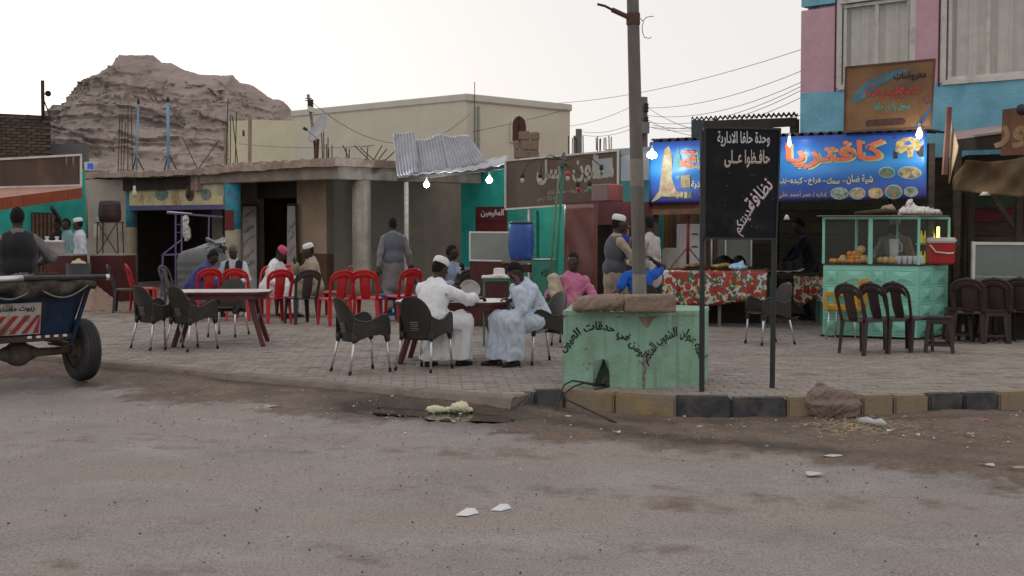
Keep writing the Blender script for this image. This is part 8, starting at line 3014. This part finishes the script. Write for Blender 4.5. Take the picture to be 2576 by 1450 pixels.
# seated youths and standing men by the pole
person('young man in pink shirt and beige trousers sitting with one knee drawn up', G(1436, 868), 162, cloth_mat('pink', (0.52, 0.17, 0.29)), cloth_mat('khaki', (0.42, 0.35, 0.26)), sit=.40, lean=-12, head=(10, -4), vox=.010,
  wrist={'R': (.26, .22, .62), 'L': (-.24, .16, .50)}, ankle={'R': (.13, .26, .50), 'L': (-.16, .42, .08)}, knee={'R': (.35, .3, 1)}, sleeve=.42, seed=3, hands={'L': ((0, 1, -.2), (0, 0, -1), .7)})
person('standing man in grey waistcoat and white cap, left of the pole, holding a blue packet', Vector((*XY(1545, 17.7), 0)), -72, C_beige, C_beige, lean=4, head=(-8, -2), vest=cloth_mat('slate', (0.085, 0.085, 0.10)), hat=M_capw, vox=.011,
  wrist={'R': (.08, .30, 1.30), 'L': (-.10, .26, 1.44)}, hands={'L': ((0.1, .1, 1), (0, -1, .2), .6)}, seed=6, long=True)
o = MB().box((0, 0, 0), (.11, .05, .085)).build('blue_packet', mat('packet_blue', (.02, .05, .35), .4, .1, 5), None, bevel=.006)
o.location = P(1574, 600, 17.62)
tag(o, 'small blue packet held by the man in the grey waistcoat', 'packet')
person('man in white shirt half hidden behind the pole', Vector((*XY(1637, 18.4), 0)), 52, cloth_mat('shirt_white', (0.47, 0.44, 0.41)), C_dark, lean=3, head=(4, -4), vox=.011, wrist={'L': (-.16, .28, 1.05)}, seed=8)
person('seated man in bright blue shirt behind the pole, one arm on his head', G(1612, 868), 5, cloth_mat('blue', (0.015, 0.10, 0.46)), C_dark, sit=.46, lean=12, head=(20, -14), vox=.010, sleeve=.30,
  wrist={'R': (.20, .08, 1.10), 'L': (-.25, .22, .58)}, elbow={'R': (.4, .7, -1)}, hands={'R': ((-.6, .1, .6), (-1, 0, -.5), .5)}, seed=5)
# cook and stall keeper
person('cook in dark clothes in the shadow behind the fruit print table', Vector((*XY(2038, 21.6), 0)), 78, cloth_mat('navy', (0.010, 0.011, 0.022), .3), C_dark, lean=14, head=(0, -25), vox=.013, wrist={'R': (.16, .48, .92), 'L': (-.16, .42, .90)}, seed=2)
person('juice seller in beige with pale cap, behind the glass of the stall', Vector((*XY(2252, 19.15), 0)), 150, cloth_mat('drab', (0.20, 0.17, 0.12)), C_dark, lean=6, head=(20, -25), hat=mat('cap_drab', (.30, .27, .22), .9, .1, 20), vox=.013, wrist={'R': (.16, .34, 1.15), 'L': (-.14, .34, 1.12)}, seed=7)
# tea circle
person('seated man in dark blue robe bent forward, left of the tea circle', G(482, 797), -78, cloth_mat('indigo', (0.045, 0.05, 0.17)), sit=.43, lean=38, head=(-4, -30), robe=True, vox=.012, wrist={'R': (.14, .52, .62), 'L': (-.14, .50, .62)}, seed=12, wide=1.12)
person('grey haired man in dark waistcoat and white shirt, facing us in the tea circle', G(592, 794), 176, cloth_mat('shirt_pale', (0.50, 0.54, 0.62)), C_dark, sit=.43, lean=8, head=(4, -22), vest=C_dark, hair=M_ghair, vox=.012,
  wrist={'R': (.16, .36, .60), 'L': (-.16, .36, .60)}, seed=13)
person('man in white robe and pink cap in the tea circle, turned right', G(678, 797), -112, C_white, sit=.43, lean=22, head=(-2, -32), robe=True, hat=mat('cap_pink', (0.52, 0.09, 0.19), .9, .1, 30, .4, 120), vox=.012, wrist={'R': (.14, .46, .62), 'L': (-.10, .48, .66)}, seed=14)
person('man in beige robe and white cap drinking tea, facing left', G(792, 795), 112, C_beige, sit=.43, lean=8, head=(6, -8), robe=True, hat=M_capw, vox=.012, wrist={'R': (.08, .32, .92), 'L': (-.14, .36, .64)}, hands={'R': ((-.2, .4, .8), (0, -1, .2), .9)}, seed=15, wide=1.08)
person('man in grey tunic and waistcoat walking away towards the mud wall', Vector((*XY(990, 23.0), 0)), 12, cloth_mat('tunic', (0.20, 0.19, 0.20)), cloth_mat('tunic2', (0.20, 0.185, 0.185)), lean=4, head=(-10, -2), vest=cloth_mat('blue_grey', (0.115, 0.125, 0.15)), vox=.012,
  wrist={'R': (.30, .14, .84), 'L': (-.28, -.08, .82)}, ankle={'R': (.11, .22, .08), 'L': (-.10, -.22, .12)}, seed=16, long=True)
o = MB().sheet(lambda a, b: Vector((.09 * math.sin(a * 6.28) * (.4 + .6 * b), .05 * math.cos(a * 6.28), -.34 * b)), 14, 5).build('carried_bag', C_dark, None, 'all')
o.location = Vector((*XY(1036, 22.9), .88))
tag(o, 'dark bag dangling from the walking man\'s right hand', 'bag')
person('man in light blue striped shirt sitting behind the white capped diner', G(1128, 809), -140, cloth_mat('sky', (0.33, 0.40, 0.52)), C_dark, sit=.43, lean=6, head=(40, -6), vox=.012, wrist={'R': (.1, .34, .64), 'L': P(1165, 676, 20.9)}, seed=17)
# tea shop at the far left
person('man in white robe and white cap standing at the tea shop counter', Vector((*XY(203, 26.7), 0)), 120, cloth_mat('robe_lilac', (0.56, 0.57, 0.66), .06), lean=2, head=(-20, 0), robe=True, hat=M_capw, vox=.014, seed=18)
person('man in pale green robe standing left of the white robed man', Vector((*XY(174, 27.2), 0)), 130, cloth_mat('mint', (0.20, 0.37, 0.36)), lean=2, head=(10, -4), robe=True, vox=.014, seed=19)
person('dark figure at the back of the tea shop, left of the pale green robe', Vector((*XY(150, 27.9), 0)), 150, C_dark, C_dark, lean=2, vox=.014, seed=20)
# cart driver
A_, rz_, zt_, yf_ = CART
hd = Vector((-math.sin(rz_), math.cos(rz_), 0))
dp = P(46, 700, 14.75)
person('cart driver in dark waistcoat and grey striped shirt, back to us, at the left edge', Vector((dp.x, dp.y, A_.z + 0.34)), 28, mat('striped_shirt', (0.17, 0.165, 0.17), .9, .35, 60, .2, 80, stretch=(1, 1, .1)), C_dark, sit=.72, lean=-2, head=(-14, 0), vest=C_dark, vox=.0095,
  wrist={'R': (.30, .30, .92), 'L': (-.22, .34, .95)}, ankle={'R': (.14, .50, .42), 'L': (-.14, .50, .42)}, seed=21, wide=1.12, elbow={'R': (1, -.6, -.5)}, face=False)
# ================================================================ roofs, masts, wires
def rods(base, n, spread, h, label, lean=0.03, seed=1, m=M_rebar, grp='bundles of bare rods on the roofs'):
 r = random.Random(seed)
 root = place('rebar_bundle', base, label, 'rebar', grp)
 for i in range(n):
  a = base + Vector((r.uniform(-spread, spread), r.uniform(-.1, .1), -.05))
  b = a + Vector((r.uniform(-lean, lean) * h * 3, 0, h * r.uniform(.75, 1.05)))
  wb(MB().tube([a, b], .012, 5), 'rod', m, root)
RZ = 2.95
def roof_at(u, v, d):
 return P(u, v, d)
rods(P(322, 432, 33.5), 5, .28, 1.75, 'tall bare rods on the left end of the arcade roof', .02, 1)
rods(P(573, 412, 31.5), 4, .25, 1.55, 'rods beside the thick timber post on the arcade roof', .03, 2)
rods(P(806, 405, 29.0), 5, .25, 0.72, 'rods behind the satellite dish', .01, 3)
rods(P(850, 405, 28.6), 6, .36, 0.40, 'short row of rods right of the satellite dish', .01, 4)
rods(P(925, 403, 28.5), 7, .38, 0.36, 'bent splayed rods near the corrugated sheets', .35, 5)
rods(P(1480, 385, 27.5), 7, .42, 0.42, 'rods standing behind the salon sign', .01, 6)
rods(P(1530, 372, 26.5), 5, .26, 0.32, 'rods at the right end above the salon sign', .01, 7)
rods(P(505, 428, 32.0), 2, .12, 0.9, 'two crooked rods in the middle of the left roof', .2, 8)
m_bl = mat('blue_pipe', (.16, .36, .52), .6, .3, 8)
for i, (u, v0, v1, d, lab) in enumerate(((343, 430, 262, 33.3, 'thin pale blue pipe mast, left of two on the roof'), (424, 425, 258, 32.6, 'thicker blue pipe mast, right of two on the roof'))):
 a, b = P(u, v0, d), P(u + (5 if i == 0 else -2), v1, d)
 root = place('pipe_mast', a, lab, 'mast')
 wb(MB().tube([a - Vector((0, 0, .05)), b], (.022 if i == 0 else .034), 8), 'pipe', m_bl, root, 'all')
 wb(MB().tube([b, b + Vector((0, 0, .14))], .035, 8), 'cap', M_blackmetal, root, 'all')
 for s in (-1, 1):
  wb(MB().tube([a - Vector((0, 0, .05)) + Vector((s * .22 * (1 if s > 0 else .5), 0, 0)), a + Vector((0, 0, .38))], .018, 6), 'brace', M_rebar, root)
# timber posts
for u, v0, v1, d, lab in ((628, 408, 290, 31.0, 'pale timber post standing on the arcade roof'), (567, 412, 330, 31.6, 'dark short post on the arcade roof')):
 a = P(u, v0, d)
 o = MB().tube([Vector((0, 0, -.05)), P(u + 1, v1, d) - a], .045, 6).build('roof_post', mat('post_pale', (.30, .24, .18), .9, .3, 8))
 o.location = a
 tag(o, lab, 'post')
# satellite dish on a leaning mast
def dish():
 a = P(798, 408, 28.8)
 root = place('satellite_dish', a, 'round satellite dish with feed arm on the arcade roof', 'satellite dish')
 m = mat('dish_grey', (.36, .36, .37), .5, .15, 5)
 c = P(801, 322, 28.6)
 M = (Euler((R(62), 0, R(-58))).to_matrix())
 prof = [(.002, -.09)] + [(r, -.09 + .09 * (r / .36) ** 2) for r in (.09, .18, .27, .36)] + [(.36, .012), (.27, -.03), (.002, -.078)]
 wb(MB().lathe(prof, 32, c, M), 'reflector', m, root, 'all')
 wb(MB().tube([a - Vector((.02, 0, .1)), P(800, 350, 28.75)], .035, 8), 'mount_pole', M_rust, root, 'all')
 f = P(768, 325, 28.2)
 wb(MB().tube([P(793, 345, 28.6), f], .014, 6), 'feed_arm', M_alu, root)
 wb(MB().lathe([(.02, -.05), (.035, -.03), (.035, .04), (.02, .05)], 12, f, M), 'feed_horn', M_dark, root, 'all')
 # leaning lamp mast behind it
 b0, b1 = P(799, 408, 29.1), P(775, 238, 29.1)
 r2 = place('lamp_mast', b0, 'leaning mast with small floodlight behind the satellite dish', 'mast')
 wb(MB().tube([b0 - Vector((0, 0, .05)), b1], .035, 8), 'mast', mat('mast_grey', (.20, .19, .18), .8, .3, 8), r2, 'all')
 k = P(783, 276, 29.0)
 wb(MB().box(k, (.16, .10, .11), (0, .3, 0)), 'floodlight', M_white, r2, bevel=.01)
 wb(MB().box(P(781, 262, 29.0), (.12, .08, .20)), 'box', M_dark, r2)
 for v in (248, 254):
  wb(MB().tube([P(776, v, 29.1) - Vector((.08, 0, 0)), P(776, v, 29.1) + Vector((.08, 0, 0))], .012, 5), 'rung', M_dark, r2)
dish()
# mast with horn on the brick wall
def horn():
 a = P(108, 290, 36.2)
 root = place('speaker_mast', a, 'dark mast with round horn loudspeaker on the brick wall', 'mast')
 wb(MB().tube([a - Vector((0, 0, .12)), P(107, 203, 36.2)], [.05, .055], 8), 'mast', M_dark, root, 'all')
 wb(MB().tube([P(108, 205, 36.1), P(109, 160, 36.1)], .006, 5), 'whip', M_blackmetal, root)
 c = P(121, 236, 36.0)
 wb(MB().lathe([(.03, -.12), (.05, -.06), (.085, 0), (.08, 0), (.02, -.09)], 18, c, Euler((R(90), 0, R(20))).to_matrix()), 'horn', M_dark, root, 'all')
 wb(MB().tube([P(109, 237, 36.2), c], .015, 6), 'bracket', M_dark, root)
 wb(MB().tube([a + Vector((.22, 0, -.1)), a + Vector((.02, 0, .45))], .02, 6), 'stay', M_dark, root)
horn()
# blue screen box on the arcade roof end
r = place('blue_screen', P(226, 432, 34.0), 'small white box with blue screen on the roof edge', 'screen box')
bd = Board([(213, 429, 34.0), (238, 429, 33.8), (238, 407, 33.8), (212, 408, 34.0)])
bd.panel('case', M_white, r, .12)
bd.poly([(220, 426), (235, 426), (235, 411), (220, 411)], mat('screen_blue', (.02, .05, .35), .3, 0, emit=(.03, .07, .5), emit_s=.5), r, 'screen', .006)
# brick pile at the cream building's corner
rr = random.Random(8)
bz = P(1322, 400, 26.5)
for u, v, w, h, lab in ((1311, 389, .29, .18, 'bottom left'), (1343, 389, .20, .17, 'bottom right'), (1300, 366, .12, .20, 'narrow one in the middle'), (1332, 366, .37, .21, 'long one in the middle'),
      (1319, 342, .24, .18, 'left of the top course'), (1346, 344, .18, .17, 'right of the top course')):
 o = MB().box((0, 0, 0), (w, .19, h)).build('mud_block', M_sand, None, bevel=.02, seg=2)
 o.location = P(u, v, 26.4)
 o.rotation_euler = (0, rr.uniform(-.03, .03), rr.uniform(-.1, .1))
 tag(o, 'pale mud block, %s in the stack above the salon sign' % lab, 'block', 'stack of mud blocks on the roof')
rf = place('salon_roof', P(1400, 402, 26.5), 'flat mud roof of the shops behind the salon sign', 'roof')
wb(MB().hexa([P(1270, 410, 25.0), P(1560, 395, 24.0), P(1560, 395, 27.5), P(1270, 410, 28.5)] + [P(1270, 404, 25.0), P(1560, 388, 24.0), P(1560, 390, 27.5), P(1270, 405, 28.5)]), 'slab', M_mud, rf)
# far utility poles
def upole(u, v0, v1, d, r, label):
 a, b = P(u, v0, d), P(u, v1, d)
 root = place('utility_pole', Vector((a.x, a.y, 0)), label, 'utility pole')
 wb(MB().tube([Vector((a.x, a.y, 0)), b], [r * 1.2, r], 8), 'pole', mat('far_pole', (.14, .125, .12), .9, .2, 6), root, 'all')
 return root, b
r, b = upole(1616, 430, 245, 40, .16, 'wooden utility pole with insulators, right of the concrete pole')
for i, v in enumerate((266, 276, 300)):
 wb(MB().lathe([(.05, -.08), (.08, -.04), (.05, 0), (.08, .04), (.04, .08)], 10, P(1626, v, 39.8)), 'insulator', M_dark, r, 'all')
wb(MB().tube([P(1600, 285, 40), P(1632, 430, 40)], .06, 6), 'stay', M_dark, r)
wb(MB().box(P(1617, 322, 39.7), (.38, .3, .34)), 'box', mat('far_box', (.22, .23, .24), .7, .1, 5), r)
r, b = upole(1456, 395, 325, 46, .11, 'small pole with cross arm above the salon sign')
wb(MB().tube([P(1445, 350, 46), P(1462, 350, 46)], .05, 4), 'cross_arm', M_dark, r)
r, b = upole(1448, 395, 342, 46.5, .08, 'second small pole left of the cross arm pole')
# wires: each a thin sagging strand
def wire(p, q, sag, label, r=.007):
 p, q = P(*p), P(*q)
 pts = [p.lerp(q, t / 14) - Vector((0, 0, sag * 4 * (t / 14) * (1 - t / 14))) for t in range(15)]
 o = MB().tube(pts, r, 5).build('overhead_wire', M_blackmetal)
 tag(o, label, 'wire', 'overhead wires')
ws = [((1360, 262, 44), (2060, 110, 30), .3, 'topmost wire climbing to the pink building'), ((1622, 272, 40), (2060, 160, 27), .25, 'second wire climbing to the pink building'),
  ((1620, 290, 40), (2060, 186, 27), .35, 'third wire climbing to the pink building'), ((1620, 306, 40), (2060, 194, 27), .4, 'fourth wire climbing to the pink building'),
  ((1620, 318, 40), (2060, 204, 27), .4, 'fifth wire climbing to the pink building'), ((1640, 322, 40), (2060, 222, 27), .4, 'lower wire climbing to the pink building'),
  ((1456, 330, 46), (1616, 300, 40), .2, 'upper wire between the two utility poles'), ((1456, 338, 46), (1616, 312, 40), .2, 'lower wire between the two utility poles'),
  ((1430, 318, 46), (1590, 268, 40), .1, 'wire from the cream building to the concrete pole'), ((1626, 268, 40), (1765, 330, 30), .1, 'wire dropping right from the utility pole'),
  ((1626, 300, 40), (1770, 345, 30), .1, 'lower wire dropping right from the utility pole'), ((776, 250, 29), (1180, 290, 37), .9, 'slack wire from the leaning mast across the cream wall'),
  ((600, 362, 45), (1430, 275, 36), .5, 'long wire crossing the cream building'), ((0, 255, 42), (140, 283, 60), .3, 'faint wire at the far left sky'), ((1640, 315, 40), (2015, 290, 27), .2, 'wire meeting the shelter roof')]
for w in ws:
 wire(*w)
# ragged debris along the arcade roof edge
b = MB()
rr = random.Random(5)
for i in range(150):
 u = rr.uniform(510, 985)
 base = FA(min(u, 845)) + BD * rr.uniform(-.05, .3) if u < 845 else CA + BD * ((u - 845) / 140 * 1.5) + AD * .1
 s = rr.uniform(.02, .055)
 b.box((base.x, base.y, 2.97 + s * .3), (s * 1.6, s * 1.3, s), (rr.random(), rr.random(), rr.random()))
stuff(b.build('roof_rubble', M_concl))

# ================================================================ litter on the ground
def gz(u, v):
 return G(u, v, ROAD_Z + .012)
def scrap(u, v, w, d, m, label, rz=0.0, curl=.02, cat='paper', name='paper_scrap', seed=1, grp='scraps of litter'):
 r = random.Random(seed)
 ph = r.uniform(0, 6)
 w, d = w * .7, d * .7
 o = MB().sheet(lambda a, b: Vector(((a - .5) * w * (1 - .25 * b), (b - .5) * d, .004 + curl * (.5 + .5 * math.sin(a * 4 + b * 3 + ph)))), 8, 6, .003).build(name, m, None, 'all')
 o.location = gz(u, v)
 o.rotation_euler = (0, 0, rz)
 tag(o, label, cat, grp)
M_pap = mat('litter_white', (.55, .53, .50), .8, .15, 12)
M_card = mat('litter_card', (.40, .33, .26), .9, .2, 12)
M_foam = mat('foam_white', (.72, .72, .74), .7, .06, 12)
# two white foam pieces on the road: a folded wedge each
for u, v, s, lab in ((1176, 1292, 1.0, 'white foam wedge lying on the road, left of two'), (1261, 1280, .92, 'white foam wedge lying on the road, right of two')):
 k = .060 * s
 o = MB().add([Vector(p) * k for p in ((-1.3, -.9, 0), (.0, -1.25, 0), (1.25, .1, 0), (.1, .9, 0), (-.1, -.15, .62), (.75, .25, .52), (-.05, -.85, .1))],
     [(0, 1, 6), (0, 6, 4), (1, 2, 5, 6), (6, 5, 4), (2, 3, 5), (3, 4, 5), (0, 4, 3), (0, 3, 2, 1)]).build('foam_piece', M_foam, None, bevel=.004)
 o.location = G(u, v, ROAD_Z)
 tag(o, lab, 'foam', 'white foam pieces on the road')
# puddle and the bag in it
pa, pb_ = G(940, 1026, -.12), G(1225, 1050, -.12)
def pud(a, t, s, n=40):
 c = pa.lerp(pb_, .5)
 L = (pb_ - pa)
 x, y = math.cos(t), math.sin(t)
 k = 1 + .16 * math.sin(3 * t + 1) + .10 * math.sin(5 * t + 2) + .06 * math.sin(9 * t)
 return c + L * .60 * x * k + Vector((L.y, -L.x, 0)).normalized() * .36 * y * k * (1 + .3 * x)
n = 56
ring = [pud(0, 2 * math.pi * i / n, 0) for i in range(n)]
for p in ring:
 p.z = -.128
mw = mat('dirty_water', (.012, .010, .009), .04, 0, spec=.7)
struct(MB().add(ring, [tuple(range(n))]).build('puddle', mw))
v, f = sdf([('e', (-.13, 0, .035), (.085, .05, .035)), ('e', (-.02, .02, .03), (.07, .04, .028)), ('e', (.10, 0, .055), (.085, .065, .055)), ('e', (.17, .01, .03), (.05, .04, .03))], .010, .03, lambda p: .008 * wob(p, 3, 22, 4))
tag(arr_obj('plastic_bag', v, f, mat('bag_cream', (.62, .58, .40), .5, .1, 8, spec=.5), None, 'all', G(1130, 1040, -.132)), 'pale yellow crumpled plastic bag lying in the puddle', 'bag')
for a in ((692, 1028, .36, .22, M_card, 'flat torn cardboard on the road, left of the puddle', .1, .03, 'cardboard'), (655, 1032, .22, .10, M_card, 'strip of cardboard left of the torn cardboard', -.2, .02, 'cardboard'),
   (755, 1017, .18, .05, M_pap, 'thin pale strip above the torn cardboard'), (1000, 1063, .16, .07, M_card, 'grey scrap below the puddle'), (1180, 1079, .15, .05, M_pap, 'flat pale scrap below the bag in the puddle'),
   (1428, 1050, .09, .07, M_pap, 'white paper scrap below the grey kerb'), (1552, 1088, .10, .07, M_pap, 'white paper scrap by the damp streak'), (2047, 1194, .17, .13, M_pap, 'whitish square of paper on the earth at right'),
   (2093, 1149, .22, .05, M_pap, 'long thin white scrap below the boulder'), (2482, 1171, .17, .06, M_pap, 'white scrap at far right on the earth'), (2555, 1178, .2, .04, M_card, 'pale strip at the right edge'),
   (2305, 1095, .09, .05, M_pap, 'white scrap right of the plastic bottle'), (2268, 1098, .08, .05, M_card, 'small card scrap by the kerb straw'), (2430, 1092, .10, .05, M_card, 'brown scrap near the right kerb'),
   (2552, 1047, .10, .06, M_pap, 'white scrap against the black kerb at right'), (2465, 1058, .22, .12, mat('litter_pink', (.36, .12, .16), .7, .3, 12), 'faded pink rag by the black kerb'), (330, 960, .12, .05, M_pap, 'pale scrap on the earth by the cart wheel'),
   (735, 1006, .12, .04, M_pap, 'small white strip near the pavement edge'), (1760, 1075, .08, .05, M_card, 'card scrap below the black kerb stones'), (2240, 1085, .12, .06, M_pap, 'white wrapper beside the boulder')):
 scrap(*a[:6], *(a[6:8] if len(a) > 6 else (random.Random(int(a[0])).uniform(-.6, .6), .012)), cat=a[8] if len(a) > 8 else 'paper', seed=int(a[0]))
# crushed bottle by the boulder
p = gz(2195, 1068)
o = MB().tube([(-.13, 0, .03), (-.05, .005, .035), (.02, 0, .025), (.08, -.01, .035), (.13, -.01, .02)], [.02, .035, .024, .036, .012], 10, flat=(.8, 1)).build('plastic_bottle', glass('bottle_plastic', (.7, .75, .8), .5, .1), None, 'all')
o.location = p
o.rotation_euler = (0, 0, -.7)
tag(o, 'crushed clear plastic bottle right of the boulder', 'bottle')
# straw, pebbles and specks nobody could count
def scatter(name, n, fn, m, seed, flat=.5, lo=.006, hi=.02, long=1.0):
 r = random.Random(seed)
 b = MB()
 for i in range(n):
  u, v = fn(r)
  p = G(u, v, ROAD_Z)
  ey = float(edge_y(p.x))
  if p.y > ey - .03:
   continue
  gap = ey - p.y
  left = 1 / (1 + math.exp((p.x - .2) * 3))
  z = ROAD_Z + left * .115 * math.exp(-gap / .9) + .006
  s = lo + (hi - lo) * r.random() ** 2.5
  b.box((p.x, p.y, z), (s * long, s, s * flat), (r.uniform(-.3, .3), r.uniform(-.3, .3), r.uniform(0, 3.1)), taper=.6)
 return stuff(b.build(name, m))
M_peb = mat('pebbles', (.27, .215, .175), .95, .4, 30)
M_straw = mat('straw', (.40, .31, .20), .9, .3, 20)
scatter('pebbles', 900, lambda r: (r.uniform(0, 2576), 950 + abs(r.gauss(0, 1)) * 110 + r.random() * 60), M_peb, 1, .6, .005, .018)
scatter('dark_specks', 420, lambda r: (r.uniform(0, 2576), r.uniform(1050, 1450)), mat('specks', (.10, .075, .06), .95, .3, 30), 2, .5, .004, .014)
scatter('straw_litter', 420, lambda r: (2150 + r.gauss(0, 60), 1075 + r.gauss(0, 13)), M_straw, 3, .25, .006, .012, 7)
scatter('straw_litter', 180, lambda r: (r.uniform(2150, 2576), 1062 + abs(r.gauss(0, 22))), M_straw, 4, .25, .005, .010, 6)
scatter('pale_specks', 260, lambda r: (r.uniform(300, 2576), 985 + abs(r.gauss(0, 1)) * 70 + (r.random() * 50)), mat('pale_specks', (.50, .46, .41), .9, .3, 30), 5, .25, .008, .030)
# cables spilling out of the pedestal hole
def cable(pts, label, r=.009):
 o = MB().tube([P(u, v, d) for u, v, d in pts], r, 6).build('loose_cable', M_blackmetal, None, 'all')
 tag(o, label, 'cable', 'cables at the pedestal')
cable([(1520, 968, 12.75), (1490, 966, 12.55), (1465, 962, 12.45), (1440, 958, 12.4), (1420, 968, 12.33), (1411, 985, 12.22), (1406, 1010, 12.1), (1400, 1030, 12.05), (1390, 1042, 12.0)], 'black cable looping from the pedestal over the kerb, upper one')
cable([(1525, 972, 12.7), (1495, 970, 12.5), (1470, 964, 12.42), (1445, 972, 12.35), (1420, 990, 12.2), (1425, 1006, 12.02), (1460, 1022, 11.95), (1520, 1050, 11.6), (1553, 1065, 11.4)], 'black cable trailing over the kerb into the gutter')
cable([(1540, 970, 12.7), (1520, 976, 12.5), (1495, 980, 12.42)], 'short pale cable end by the pedestal hole', .007)
